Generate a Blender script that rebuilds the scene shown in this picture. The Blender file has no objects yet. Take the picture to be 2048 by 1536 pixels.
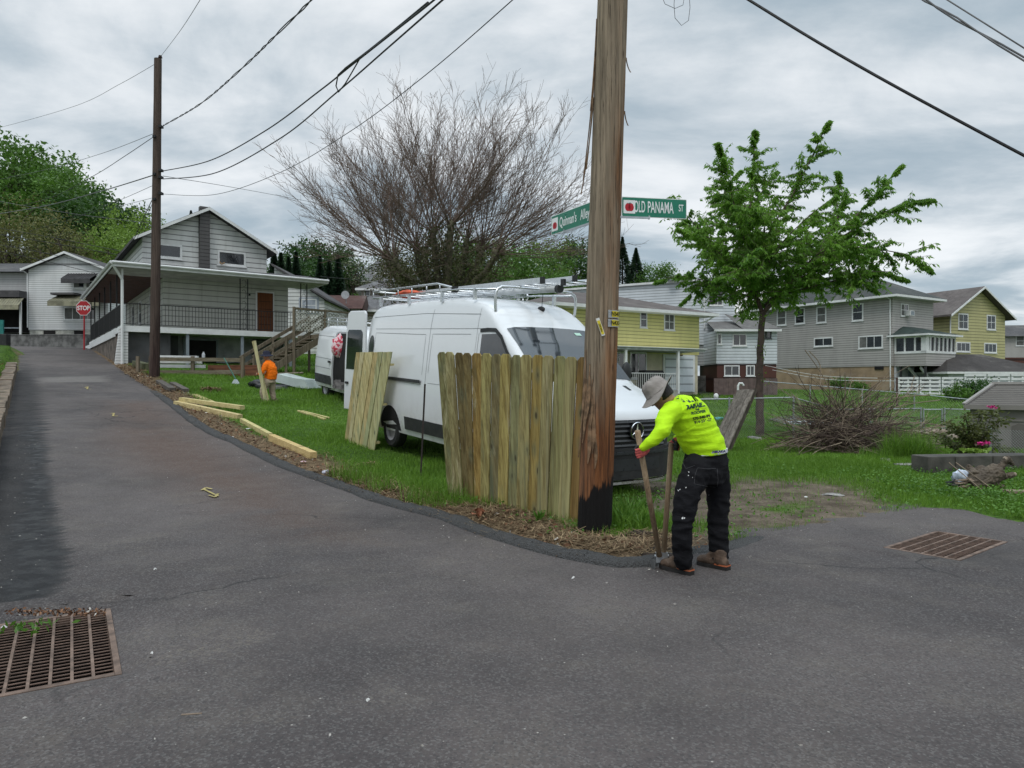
import bpy, math, random
import numpy as np
from mathutils import Vector, Matrix, noise
from mathutils.bvhtree import BVHTree
random.seed(7); RNG = np.random.default_rng(11)
SC = bpy.context.scene
COL = SC.collection
R = math.radians
# ---------------- camera ----------------
FPX = 1420.0; CH = 1.55
cam = bpy.data.cameras.new('camera'); camo = bpy.data.objects.new('camera', cam)
COL.objects.link(camo); camo.location = (0, 0, CH); camo.rotation_euler = (R(90), 0, 0)
cam.sensor_width = 36; cam.lens = 36*FPX/2048; cam.clip_end = 3000; cam.clip_start = .05
SC.camera = camo
# ---------------- world ----------------
SUN_EL, SUN_AZ = 58, 200      # hidden sun, behind and above the camera
w = bpy.data.worlds.new('World'); SC.world = w; w.use_nodes = True
nt = w.node_tree; nt.nodes.clear()
def wn(t, **k):
    n = nt.nodes.new(t)
    for a, b in k.items(): setattr(n, a, b)
    return n
def wmath(op, a, b=None, c=None, clamp=False):
    n = wn('ShaderNodeMath', operation=op, use_clamp=clamp)
    for i, v in enumerate((a, b, c)):
        if v is None: continue
        if isinstance(v, (int, float)): n.inputs[i].default_value = v
        else: nt.links.new(v, n.inputs[i])
    return n.outputs[0]
def wmix(f, a, b):
    n = wn('ShaderNodeMix', data_type='RGBA')
    for i, v in ((0, f), (6, a), (7, b)):
        if isinstance(v, (int, float, tuple)): n.inputs[i].default_value = v
        else: nt.links.new(v, n.inputs[i])
    return n.outputs[2]
sky = wn('ShaderNodeTexSky', sky_type='NISHITA', sun_disc=False)
sky.sun_elevation = R(SUN_EL); sky.sun_rotation = R(SUN_AZ)
tc = wn('ShaderNodeTexCoord'); sep = wn('ShaderNodeSeparateXYZ'); nt.links.new(tc.outputs['Generated'], sep.inputs[0])
zz = wmath('MAXIMUM', sep.outputs[2], 0.0); den = wmath('ADD', zz, .16)
cmb = wn('ShaderNodeCombineXYZ')
nt.links.new(wmath('DIVIDE', sep.outputs[0], den), cmb.inputs[0]); nt.links.new(wmath('DIVIDE', sep.outputs[1], den), cmb.inputs[1])
cmb.inputs[2].default_value = 3.7
def wnoise(scale, detail, dist, rough=.55, off=0):
    mp = wn('ShaderNodeMapping'); mp.inputs['Location'].default_value = (off, off*.7, 0); mp.inputs['Scale'].default_value = (1, 1.35, 1)
    mp.inputs['Rotation'].default_value = (0, 0, .35)
    nt.links.new(cmb.outputs[0], mp.inputs[0])
    n = wn('ShaderNodeTexNoise'); n.inputs['Scale'].default_value = scale; n.inputs['Detail'].default_value = detail
    n.inputs['Distortion'].default_value = dist; n.inputs['Roughness'].default_value = rough
    nt.links.new(mp.outputs[0], n.inputs['Vector']); return n.outputs[0]
n1 = wnoise(.62, 9, .5, .55, 2.3); n2 = wnoise(1.6, 8, .3, .6, 9.1); n3 = wnoise(.3, 3, 0, .5, 5.2)
mixn = wmath('ADD', wmath('MULTIPLY', n1, .58), wmath('ADD', wmath('MULTIPLY', n2, .24), wmath('MULTIPLY', n3, .18)))
ramp = wn('ShaderNodeMapRange', interpolation_type='SMOOTHSTEP'); ramp.inputs[1].default_value = .41; ramp.inputs[2].default_value = .58
nt.links.new(mixn, ramp.inputs[0])
cloud = wmix(ramp.outputs[0], (3.7, 4.55, 5.2, 1), (8.4, 8.7, 8.95, 1))
# breaks of brighter cloud low on the right
hor = wn('ShaderNodeMapRange', interpolation_type='SMOOTHSTEP'); hor.inputs[1].default_value = .26; hor.inputs[2].default_value = .02
nt.links.new(sep.outputs[2], hor.inputs[0])
rt = wn('ShaderNodeMapRange', interpolation_type='SMOOTHSTEP'); rt.inputs[1].default_value = -.3; rt.inputs[2].default_value = .7
nt.links.new(sep.outputs[0], rt.inputs[0])
hf = wmath('MULTIPLY', wmath('MULTIPLY', hor.outputs[0], wmath('ADD', wmath('MULTIPLY', rt.outputs[0], .6), .35)), wmath('ADD', wmath('MULTIPLY', ramp.outputs[0], 1.0), .0))
cloud = wmix(hf, cloud, (9.4, 9.7, 9.9, 1))
# overcast skies are brighter overhead than near the horizon
up = wn('ShaderNodeMapRange', interpolation_type='SMOOTHSTEP'); up.inputs[1].default_value = .5; up.inputs[2].default_value = .95
up.inputs[3].default_value = 1.0; up.inputs[4].default_value = 2.9
nt.links.new(sep.outputs[2], up.inputs[0])
vm = wn('ShaderNodeVectorMath', operation='SCALE'); nt.links.new(cloud, vm.inputs[0]); nt.links.new(up.outputs[0], vm.inputs['Scale'])
skc = wmix(.93, sky.outputs[0], vm.outputs[0])
bg = wn('ShaderNodeBackground'); bg.inputs['Strength'].default_value = .1
out = wn('ShaderNodeOutputWorld')
nt.links.new(skc, bg.inputs['Color']); nt.links.new(bg.outputs[0], out.inputs['Surface'])
# ---------------- sun (veiled) ----------------
sl = bpy.data.lights.new('sun', 'SUN'); sl.energy = 1.2; sl.angle = R(22); sl.color = (1, .96, .9)
so = bpy.data.objects.new('sun', sl); COL.objects.link(so); so.rotation_euler = (R(90-SUN_EL), 0, R(180-SUN_AZ+0)); so.location = (0, -5, 30)
vs = SC.view_settings; vs.view_transform = 'Standard'; vs.look = 'None'; vs.exposure = 0.13; vs.gamma = 1; vs.use_curve_mapping = False
# ---------------- helpers ----------------
def P(px, py, d): return Vector(((px-1024)/FPX*d, d, CH-(py-768)/FPX*d))
def sp(x): return np.logaddexp(0, x)
def sst(x, a, b):
    t = np.clip((np.asarray(x, float)-a)/(b-a), 0, 1); return t*t*(3-2*t)
def gz(x, y):
    """height of the ground (asphalt level)"""
    x = np.asarray(x, float); y = np.asarray(y, float)
    s = .802*y-.597*x
    zl = .1018*sp(s-10.8); zl = 3.85-sp((3.85-zl)*4)/4
    zr = .0372*sp((y-22)*.8)/.8; zr = 1.1-sp((1.1-zr)*8)/8
    zr = zr-.5*np.exp(-((x-14)/6.5)**2-((y-23)/6.5)**2)
    k = sst(x, -.5, 5.5); z = zl*(1-k)+zr*k
    lf = sst(-x, 18, 45)
    z = z+(10*lf)*sst(y, 54, 80)+7*(1-sst(x/np.maximum(y, 1), .05, .3))*sst(y, 62, 115)
    return z
def g1(x, y): return float(gz(x, y))
def G(px, py):
    """where the view ray through a pixel of the photo meets the ground"""
    a = (px-1024)/FPX; b = (768-py)/FPX
    lo = 1.0
    for i in range(4000):
        d = 1.0*1.004**i
        if CH+b*d < g1(a*d, d): break
        lo = d
    hi = d
    for _ in range(30):
        m = (lo+hi)/2
        if CH+b*m < g1(a*m, m): hi = m
        else: lo = m
    return Vector((a*lo, lo, CH+b*lo))
def onG(x, y, dz=0): return Vector((x, y, g1(x, y)+dz))
def wmat_of(o):
    m = o.matrix_basis.copy()
    return wmat_of(o.parent) @ m if o.parent else m
class Fr:
    """a local frame: origin and three unit axes"""
    def __init__(s, o, u, v=None, w=None):
        s.o = Vector(o); s.u = Vector(u).normalized(); s.w = Vector(w).normalized() if w else Vector((0, 0, 1))
        s.v = Vector(v).normalized() if v else s.w.cross(s.u).normalized()
    def __call__(s, x, y, z): return s.o+s.u*x+s.v*y+s.w*z
ID = Fr((0, 0, 0), (1, 0, 0))
class MB:
    def __init__(s): s.v = []; s.f = []; s.m = []; s.mi = 0
    def add(s, vs, fs):
        b = len(s.v); s.v.extend([tuple(v) for v in vs])
        for f in fs: s.f.append([b+i for i in f]); s.m.append(s.mi)
    def box(s, fr, x0, x1, y0, y1, z0, z1):
        vs = [fr(x, y, z) for z in (z0, z1) for x, y in ((x0, y0), (x1, y0), (x1, y1), (x0, y1))]
        s.add(vs, [(3, 2, 1, 0), (4, 5, 6, 7), (0, 1, 5, 4), (1, 2, 6, 5), (2, 3, 7, 6), (3, 0, 4, 7)]); return s
    def poly(s, pts): s.add(pts, [list(range(len(pts)))]); return s
    def beam(s, a, b, wx, wy, up=(0, 0, 1)):
        a = Vector(a); b = Vector(b); d = (b-a); L = d.length; d.normalize()
        u = d.cross(Vector(up))
        if u.length < 1e-4: u = d.cross(Vector((0, 1, 0)))
        u.normalize(); v = u.cross(d)
        fr = Fr(a, u, v, d); fr.w = d; s.box(fr, -wx/2, wx/2, -wy/2, wy/2, 0, L); return s
    def tube(s, pts, rad, n=8, cap=True):
        pts = [Vector(p) for p in pts]; N = len(pts)
        if not hasattr(rad, '__len__'): rad = [rad]*N
        vs = []; ref = None
        for i, p in enumerate(pts):
            t = (pts[min(i+1, N-1)]-pts[max(i-1, 0)])
            if t.length < 1e-9: t = Vector((0, 0, 1))
            t.normalize()
            if ref is None:
                ref = t.cross(Vector((0, 0, 1)))
                if ref.length < .05: ref = t.cross(Vector((0, 1, 0)))
            ref = (ref-t*ref.dot(t))
            if ref.length < 1e-6: ref = t.orthogonal()
            ref.normalize(); b = t.cross(ref)
            for k in range(n):
                a = 2*math.pi*k/n; vs.append(p+(ref*math.cos(a)+b*math.sin(a))*rad[i])
        fs = []
        for i in range(N-1):
            for k in range(n):
                k2 = (k+1) % n; fs.append((i*n+k, i*n+k2, (i+1)*n+k2, (i+1)*n+k))
        if cap: fs.append(tuple(range(n))[::-1]); fs.append(tuple((N-1)*n+k for k in range(n)))
        s.add(vs, fs); return s
    def prism(s, fr, pts, y0, y1):
        """polygon in the frame's x,z plane, thick along y"""
        n = len(pts); vs = [fr(x, y0, z) for x, z in pts]+[fr(x, y1, z) for x, z in pts]
        s.add(vs, [list(range(n)), list(range(2*n-1, n-1, -1))]+[(i, n+i, n+(i+1) % n, (i+1) % n) for i in range(n)]); return s
    def grid(s, rows, close=False):
        n = len(rows[0]); vs = [p for r in rows for p in r]; fs = []
        for i in range(len(rows)-1):
            for k in range(n if close else n-1):
                k2 = (k+1) % n; fs.append((i*n+k, i*n+k2, (i+1)*n+k2, (i+1)*n+k))
        s.add(vs, fs); return s
    def blob(s, c, r, n=10, seed=0, amp=.25, fr=ID):
        rows = []
        for i in range(n+1):
            th = math.pi*i/n; row = []
            for k in range(2*n):
                ph = math.pi*k/n; d = Vector((math.sin(th)*math.cos(ph), math.sin(th)*math.sin(ph), math.cos(th)))
                q = 1+amp*noise.noise(d*1.7+Vector((seed*3.1, seed, 0)))+amp*.5*noise.noise(d*4+Vector((seed, 0, 9)))
                row.append(fr(c[0]+d.x*r[0]*q, c[1]+d.y*r[1]*q, c[2]+d.z*r[2]*q))
            rows.append(row)
        s.grid(rows, True); return s
    def build(s, name, mats, parent=None, smooth=False, origin=None, local=False, color=None, bevel=0, auto=None):
        me = bpy.data.meshes.new(name)
        if parent is not None and not local:
            inv = wmat_of(parent).inverted(); V = [inv @ Vector(v) for v in s.v]
        elif origin is not None and not local: V = [Vector(v)-Vector(origin) for v in s.v]
        else: V = s.v
        me.from_pydata([tuple(v) for v in V], [], s.f)
        if not isinstance(mats, (list, tuple)): mats = [mats]
        for m in mats: me.materials.append(m)
        if len(mats) > 1: me.polygons.foreach_set('material_index', s.m)
        if smooth: me.polygons.foreach_set('use_smooth', [True]*len(me.polygons))
        o = bpy.data.objects.new(name, me); COL.objects.link(o)
        if parent is not None: o.parent = parent
        elif origin is not None: o.location = origin
        if color: o.color = (*color, 1)
        if bevel:
            b = o.modifiers.new('bevel', 'BEVEL'); b.width = bevel; b.segments = 2; b.limit_method = 'ANGLE'
        if auto:
            try: me.set_sharp_from_angle(angle=R(auto))
            except Exception: pass
        me.update(); return o
def tag(o, label=None, cat=None, group=None, kind=None):
    if label: o['label'] = label
    if cat: o['category'] = cat
    if group: o['group'] = group
    if kind: o['kind'] = kind
    return o
def thing(name, label, cat, loc=(0, 0, 0), group=None, mat=None):
    o = bpy.data.objects.new(name, None); COL.objects.link(o); o.empty_display_size = .3
    if mat is not None: o.matrix_basis = mat
    else: o.location = loc
    return tag(o, label, cat, group)
def copy_tree(o, parent=None):
    c = o.copy(); COL.objects.link(c); c.parent = parent
    for ch in [x for x in bpy.data.objects if x.parent == o]: copy_tree(ch, c)
    return c
# ---------------- materials ----------------
MATS = {}
class NT:
    def __init__(s, name):
        s.m = bpy.data.materials.new(name); s.m.use_nodes = True; s.t = s.m.node_tree
        s.b = s.t.nodes['Principled BSDF']; s.tc = s.n('ShaderNodeTexCoord')
    def n(s, t, **k):
        x = s.t.nodes.new(t)
        for a, b in k.items(): setattr(x, a, b)
        return x
    def put(s, sock, v):
        if isinstance(v, bpy.types.NodeSocket): s.t.links.new(v, sock)
        elif isinstance(v, (tuple, list)) and len(v) == 3 and sock.type == 'RGBA': sock.default_value = (*v, 1)
        else: sock.default_value = v
    def math(s, op, a, b=None, clamp=False):
        x = s.n('ShaderNodeMath', operation=op, use_clamp=clamp); s.put(x.inputs[0], a)
        if b is not None: s.put(x.inputs[1], b)
        return x.outputs[0]
    def mix(s, f, a, b, blend='MIX'):
        x = s.n('ShaderNodeMix', data_type='RGBA', blend_type=blend); s.put(x.inputs[0], f); s.put(x.inputs[6], a); s.put(x.inputs[7], b); return x.outputs[2]
    def rng(s, v, a, b, c=0, d=1, smooth=True):
        x = s.n('ShaderNodeMapRange'); x.interpolation_type = 'SMOOTHSTEP' if smooth else 'LINEAR'
        for i, q in enumerate((v, a, b, c, d)): s.put(x.inputs[i], q)
        return x.outputs[0]
    def noise(s, scale, detail=4, rough=.55, vec=None, stretch=None, dist=0, coord='Object', off=None):
        if vec is None: vec = s.pos if coord == 'World' else s.tc.outputs[coord]
        if stretch or off:
            mp = s.n('ShaderNodeMapping'); s.put(mp.inputs[0], vec)
            if stretch: mp.inputs['Scale'].default_value = stretch
            if off: s.put(mp.inputs['Location'], off)
            vec = mp.outputs[0]
        x = s.n('ShaderNodeTexNoise'); x.inputs['Scale'].default_value = scale; x.inputs['Detail'].default_value = detail
        x.inputs['Roughness'].default_value = rough; x.inputs['Distortion'].default_value = dist; s.put(x.inputs['Vector'], vec); return x.outputs[0]
    @property
    def pos(s): return s.n('ShaderNodeNewGeometry').outputs['Position']
    def voro(s, scale, vec=None, feature='F1'):
        x = s.n('ShaderNodeTexVoronoi', feature=feature); x.inputs['Scale'].default_value = scale; s.put(x.inputs['Vector'], vec or s.tc.outputs['Object']); return x
    def attr(s, name, vec=False):
        x = s.n('ShaderNodeAttribute', attribute_name=name); return x.outputs['Color' if vec else 'Fac']
    def xyz(s, vec=None):
        x = s.n('ShaderNodeSeparateXYZ'); s.put(x.inputs[0], vec or s.tc.outputs['Object']); return x.outputs
    def bump(s, h, strength=.4, dist=.02):
        x = s.n('ShaderNodeBump'); x.inputs['Strength'].default_value = strength; x.inputs['Distance'].default_value = dist; s.put(x.inputs['Height'], h)
        s.t.links.new(x.outputs[0], s.b.inputs['Normal']); return x
    def done(s, col, rough=.7, metal=0, spec=.4):
        s.put(s.b.inputs['Base Color'], col); s.put(s.b.inputs['Roughness'], rough); s.b.inputs['Metallic'].default_value = metal
        s.b.inputs['Specular IOR Level'].default_value = spec; return s.m
def mul(c, k): return tuple(min(1, x*k) for x in c)
def M(name, col, rough=.7, var=.18, scale=3, bump=.15, bscale=40, metal=0, spec=.35, dirt=0, dirtc=(.08, .07, .05), coat=0):
    if name in MATS: return MATS[name]
    s = NT(name); n = s.noise(scale, 6, .6); c = s.mix(s.rng(n, .3, .7), mul(col, 1-var), mul(col, 1+var))
    if dirt:
        d = s.noise(scale*.7, 8, .7, off=(3, 7, 1)); c = s.mix(s.rng(d, .5, .75, 0, dirt), c, dirtc)
    r = s.rng(s.noise(scale*2, 4), .3, .7, max(0, rough-.1), min(1, rough+.1))
    if bump: s.bump(s.noise(bscale, 5, .6), bump, .01)
    if coat: s.b.inputs['Coat Weight'].default_value = coat; s.b.inputs['Coat Roughness'].default_value = .08
    MATS[name] = s.done(c, r, metal, spec); return MATS[name]
def siding(name, col, pitch=.2, dirt=.3, dirtc=(.16, .15, .12), line=.42):
    if name in MATS: return MATS[name]
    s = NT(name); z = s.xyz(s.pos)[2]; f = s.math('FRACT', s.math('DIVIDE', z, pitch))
    g = s.rng(f, .10, .24, line*.8, 1)  # shade under each lap, painted into the colour as a dark line
    n = s.noise(1.2, 7, .65, stretch=(1, 1, .25)); c = s.mix(s.rng(n, .3, .75), mul(col, 1.04), mul(col, .86))
    d = s.noise(2.2, 8, .7, stretch=(1.6, 1.6, .12), off=(5, 1, 0)); c = s.mix(s.rng(d, .5, .8, 0, dirt), c, dirtc)
    cell = s.math('FLOOR', s.math('DIVIDE', z, pitch))
    wn_ = s.n('ShaderNodeTexWhiteNoise', noise_dimensions='1D'); s.put(wn_.inputs['W'], cell)
    c = s.mix(s.rng(wn_.outputs['Value'], 0, 1, 0, .12), c, mul(col, .7))
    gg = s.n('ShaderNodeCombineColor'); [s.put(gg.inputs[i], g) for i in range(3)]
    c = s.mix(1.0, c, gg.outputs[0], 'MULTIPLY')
    s.bump(s.math('SUBTRACT', 1.0, f), .5, .02)
    MATS[name] = s.done(c, .55, 0, .35); return MATS[name]
def shingle(name, col, sc=1):
    if name in MATS: return MATS[name]
    s = NT(name); n = s.noise(.9, 6, .6, coord='World'); c = s.mix(s.rng(n, .3, .7), mul(col, .8), mul(col, 1.2))
    v = s.voro(5*sc, s.pos); c = s.mix(.25, c, s.mix(s.rng(v.outputs['Color'], 0, 1), mul(col, .5), mul(col, 1.6)))
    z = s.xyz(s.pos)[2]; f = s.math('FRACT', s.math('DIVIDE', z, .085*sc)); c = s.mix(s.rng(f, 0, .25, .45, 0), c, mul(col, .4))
    d = s.noise(.5, 6, .7, stretch=(1, 1, .3), off=(9, 2, 4)); c = s.mix(s.rng(d, .5, .75, 0, .4), c, (.2, .19, .17))
    s.bump(s.noise(30, 3, coord='World'), .5, .02); MATS[name] = s.done(c, .9, 0, .2); return MATS[name]
def wood(name, col, col2, axis='z', sc=1.0, tint=False, rough=.75, knots=True, bump=.4, stain=None):
    """long grain along an axis; tint multiplies by the object's own colour"""
    if name in MATS: return MATS[name]
    s = NT(name); st = {'z': (18, 18, .8), 'x': (.8, 18, 18), 'y': (18, .8, 18)}[axis]; st = tuple(q*sc for q in st)
    rnd = s.n('ShaderNodeObjectInfo').outputs['Random']; off = s.n('ShaderNodeCombineXYZ')
    for i in range(3): s.put(off.inputs[i], s.math('MULTIPLY', rnd, 37.0+i*11))
    n = s.noise(1.0, 7, .65, stretch=st, off=off.outputs[0], dist=.6); c = s.mix(s.rng(n, .34, .66), col, col2)
    st2 = tuple(q*3 for q in st); n2 = s.noise(1.6, 3, .5, stretch=st2); c = s.mix(s.rng(n2, .52, .72, 0, .55), c, mul(col2, .45))
    if tint:
        oi = s.n('ShaderNodeObjectInfo'); c = s.mix(1.0, c, oi.outputs['Color'], 'MULTIPLY')
    if stain:
        st3 = tuple(q*.12 for q in st); n3 = s.noise(2.5, 5, .6, stretch=st3, off=off.outputs[0]); c = s.mix(s.rng(n3, .52, .72, 0, .75), c, stain)
    if stain:
        n5 = s.noise(1.0, 6, .7, stretch=tuple(q*.35 for q in st), off=off.outputs[0], dist=1.2); c = s.mix(s.rng(n5, .55, .7, 0, .6), c, mul(col, 1.25)); n6 = s.noise(1.7, 5, .7, stretch=tuple(q*.2 for q in st), off=off.outputs[0]); c = s.mix(s.rng(n6, .56, .70, 0, .6), c, mul(col2, .55))
    if knots:
        kv = {'z': (5, 5, 2.2), 'x': (2.2, 5, 5), 'y': (5, 2.2, 5)}[axis]
        mp = s.n('ShaderNodeMapping'); s.put(mp.inputs[0], s.tc.outputs['Object']); mp.inputs['Scale'].default_value = kv; s.put(mp.inputs['Location'], off.outputs[0])
        v = s.voro(1.0, mp.outputs[0]); kn = v.outputs['Distance']; c = s.mix(s.rng(kn, .10, .34, .45, 0), c, (stain or mul(col2, .6))); c = s.mix(s.rng(kn, .05, .13, .9, 0), c, mul(col2, .25))
    s.bump(s.math('ADD', n, s.math('MULTIPLY', n2, .5)), bump, .01); MATS[name] = s.done(c, rough, 0, .25); return MATS[name]
def leafmat(name, dark, light, trans=.25):
    if name in MATS: return MATS[name]
    s = NT(name); a = s.attr('Col'); n = s.noise(.55, 3, .5); c = s.mix(s.rng(n, .35, .65), dark, light)
    c = s.mix(s.rng(a, 0, 1, 0, .85, False), c, s.mix(.5, mul(dark, .6), mul(light, 1.25))); c = s.mix(s.rng(a, .8, 1, 0, .6), c, mul(light, 1.35))
    s.done(c, .5, 0, .35); tr = s.n('ShaderNodeBsdfTranslucent'); s.put(tr.inputs[0], s.mix(.5, c, mul(light, 1.6)))
    ad = s.n('ShaderNodeMixShader'); ad.inputs[0].default_value = trans; s.t.links.new(s.b.outputs[0], ad.inputs[1]); s.t.links.new(tr.outputs[0], ad.inputs[2])
    s.t.links.new(ad.outputs[0], s.t.nodes['Material Output'].inputs['Surface']); MATS[name] = s.m; return s.m
GLASS = M('window_glass', (.018, .022, .026), .06, .5, .8, 0, spec=.9)
WHITE = M('white_paint', (.66, .67, .67), .5, .08, 2, .05, dirt=.3, dirtc=(.3, .28, .24))
BLACKIRON = M('black_iron', (.012, .012, .013), .5, .3, 10, .1)
GALV = M('galvanised_steel', (.42, .44, .46), .38, .15, 6, .05, metal=.85)
ALU = M('aluminium', (.62, .64, .66), .32, .1, 6, .03, metal=.9)
DARK = M('dark_interior', (.012, .011, .011), .9, .4, 2, 0)
CURTAIN = M('curtain', (.13, .13, .125), .9, .3, 3, 0)
# numpy mesh of many small faces (leaves, blades, litter)
def np_mesh(name, V, F4, mat, col=None, parent=None, tri=False, smooth=False):
    me = bpy.data.meshes.new(name); k = 3 if tri else 4
    me.vertices.add(len(V)); me.vertices.foreach_set('co', np.ascontiguousarray(V, dtype=np.float32).ravel())
    me.loops.add(len(F4)*k); me.loops.foreach_set('vertex_index', np.ascontiguousarray(F4, dtype=np.int32).ravel())
    me.polygons.add(len(F4)); me.polygons.foreach_set('loop_start', np.arange(len(F4), dtype=np.int32)*k)
    me.polygons.foreach_set('loop_total', np.full(len(F4), k, dtype=np.int32))
    if smooth: me.polygons.foreach_set('use_smooth', np.ones(len(F4), bool))
    if col is not None:
        a = me.attributes.new('Col', 'FLOAT', 'POINT'); a.data.foreach_set('value', np.ascontiguousarray(col, dtype=np.float32))
    me.materials.append(mat); me.update(); me.validate()
    o = bpy.data.objects.new(name, me); COL.objects.link(o)
    if parent is not None: o.parent = parent
    return o
def leaves(C, L, W, dirs=None, droop=0., rng=RNG, fold=.25):
    """rhombic leaves: centres C (n,3), length L, width W; returns verts, quads, tint"""
    n = len(C); L = np.broadcast_to(L, n); W = np.broadcast_to(W, n)
    d = rng.normal(size=(n, 3)) if dirs is None else np.array(dirs, float)+rng.normal(size=(n, 3))*.35
    d[:, 2] -= droop; d /= np.linalg.norm(d, axis=1)[:, None]+1e-9
    q = rng.normal(size=(n, 3)); s = np.cross(d, q); s /= np.linalg.norm(s, axis=1)[:, None]+1e-9
    nn = np.cross(d, s)
    V = np.empty((n, 4, 3)); V[:, 0] = C-d*L[:, None]*.5; V[:, 2] = C+d*L[:, None]*.5
    V[:, 1] = C+s*W[:, None]*.5+nn*W[:, None]*fold*.5; V[:, 3] = C-s*W[:, None]*.5+nn*W[:, None]*fold*.5
    return V.reshape(-1, 3), np.arange(n*4).reshape(n, 4), np.repeat(rng.random(n), 4)
def blades(Pt, H, W, lean=.35, rng=RNG, az=None):
    """grass blades, two bent segments; returns verts, quads, tint"""
    n = len(Pt); H = np.broadcast_to(H, n)[:, None]; W = np.broadcast_to(W, n)[:, None]
    a = rng.random(n)*6.283 if az is None else az; s = np.stack([np.cos(a), np.sin(a), 0*a], 1)*W
    b = rng.random(n)*6.283; ln = (rng.random(n)**1.5*lean*2)[:, None]; l = np.stack([np.cos(b), np.sin(b), 0*b], 1)*ln
    up = np.array([0, 0, 1.]); V = np.empty((n, 6, 3)); mid = Pt+up*H*.55+l*H*.3; top = Pt+up*H*(1-.25*ln)+l*H*.95
    V[:, 0] = Pt-s*.5; V[:, 1] = Pt+s*.5; V[:, 2] = mid+s*.38; V[:, 3] = mid-s*.38; V[:, 4] = top+s*.06; V[:, 5] = top-s*.06
    i = np.arange(n)[:, None]*6; F = np.concatenate([i+np.array([[0, 1, 2, 3]]), i+np.array([[3, 2, 4, 5]])], 0)
    return V.reshape(-1, 3), F, np.repeat(rng.random(n), 6)
def text_mesh(txt, size, mat, parent, fr, name='lettering', sx=1.0, depth=.002, align='CENTER', bold=0.0, wrap=None):
    """letters in the frame's x,z plane facing +y"""
    cu = bpy.data.curves.new(name, 'FONT'); cu.body = txt; cu.size = size; cu.extrude = depth; cu.align_x = align; cu.align_y = 'CENTER'; cu.offset = bold
    o = bpy.data.objects.new(name, cu); COL.objects.link(o); dg = bpy.context.evaluated_depsgraph_get(); dg.update()
    me = bpy.data.meshes.new_from_object(o.evaluated_get(dg)); bpy.data.objects.remove(o)
    inv = wmat_of(parent).inverted() if parent else Matrix()
    for v in me.vertices:
        p = fr(v.co.x*sx, v.co.z, v.co.y); p = wrap(p, v.co.z) if wrap else p; v.co = inv @ p
    me.materials.clear(); me.materials.append(mat)
    t = bpy.data.objects.new(name, me); COL.objects.link(t); t.parent = parent; return t
# ======================= ROAD, GROUND =======================
EDGE_PX = [(178,700),(219,726),(255,753),(300,780),(334,805),(385,845),(426,869),(457,882),(513,909),(570,936),(637,960),(704,984),(760,1005),(880,1036),(960,1068),(1031,1088),(1122,1112),(1237,1132),(1300,1130),(1335,1114),(1380,1106),(1450,1098),(1490,1087),(1560,1065),(1640,1048),(1760,1032),(1860,1016),(1930,1022),(2048,1046)]
EDGE = [G(*p) for p in EDGE_PX]
LW = [G(18, 830), G(45, 700)]
ld = (LW[1]-LW[0]); ld.z = 0; ld.normalize()
LWdir = ld
pl0 = LW[0]-ld*16; pl1 = LW[0]+ld*21
apoly = [(v.x, v.y) for v in EDGE]+[(8.6, 7.3), (16, 6.0), (16, -9), (-16, -9), (pl0.x-2, -3), (pl0.x, pl0.y), (pl1.x, pl1.y), (-48, 44), (-48, 48.6), (-24, 48.6), (-24.5, 42.2), (-23.4, 39.5)]
apoly = np.array(apoly, float)
def sdist(x, y, poly):
    x = np.asarray(x, float); y = np.asarray(y, float); d = np.full(x.shape, 1e9); ins = np.zeros(x.shape, bool); n = len(poly)
    for i in range(n):
        a = poly[i]; b = poly[(i+1) % n]; e = b-a; L = e@e
        t = np.clip(((x-a[0])*e[0]+(y-a[1])*e[1])/L, 0, 1); dx = x-a[0]-t*e[0]; dy = y-a[1]-t*e[1]; d = np.minimum(d, dx*dx+dy*dy)
        c = ((a[1] > y) != (b[1] > y)) & (x < (b[0]-a[0])*(y-a[1])/(b[1]-a[1]+1e-12)+a[0]); ins ^= c
    d = np.sqrt(d); return np.where(ins, -d, d)
def ladder(segs):
    out_ = [segs[0][0]]
    for a, b, st in segs:
        n = max(1, int(round((b-a)/st))); out_ += list(a+(b-a)*np.arange(1, n+1)/n)
    return np.array(out_)
xs = ladder([(-900, -120, 60), (-120, -40, 5), (-40, -22, .7), (-22, -9, .22), (-9, -5, .1), (-5, 7, .1), (7, 16, .3), (16, 45, 1), (45, 120, 5), (120, 900, 60)])
ys = ladder([(-60, -10, 10), (-10, 2, .6), (2, 3, .25), (3, 12, .1), (12, 24, .22), (24, 50, .5), (50, 130, 3), (130, 1300, 60)])
GX, GY = np.meshgrid(xs, ys); SD = sdist(GX, GY, apoly); GZ0 = gz(GX, GY)
def vnoise(x, y, sc, seed=0):
    """cheap smooth value noise in numpy"""
    x = np.asarray(x)*sc+seed*13.7; y = np.asarray(y)*sc+seed*7.3; xi = np.floor(x).astype(int); yi = np.floor(y).astype(int); fx = x-xi; fy = y-yi
    fx = fx*fx*(3-2*fx); fy = fy*fy*(3-2*fy)
    def h(a, b): v = np.sin(a*127.1+b*311.7+seed*74.7)*43758.5453; return v-np.floor(v)
    return (h(xi, yi)*(1-fx)+h(xi+1, yi)*fx)*(1-fy)+(h(xi, yi+1)*(1-fx)+h(xi+1, yi+1)*fx)*fy
def fbm(x, y, sc, seed=0, o=4):
    s = 0; a = .5
    for i in range(o): s = s+a*vnoise(x, y, sc*2**i, seed+i); a *= .5
    return s/(1-.5**o)
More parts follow.
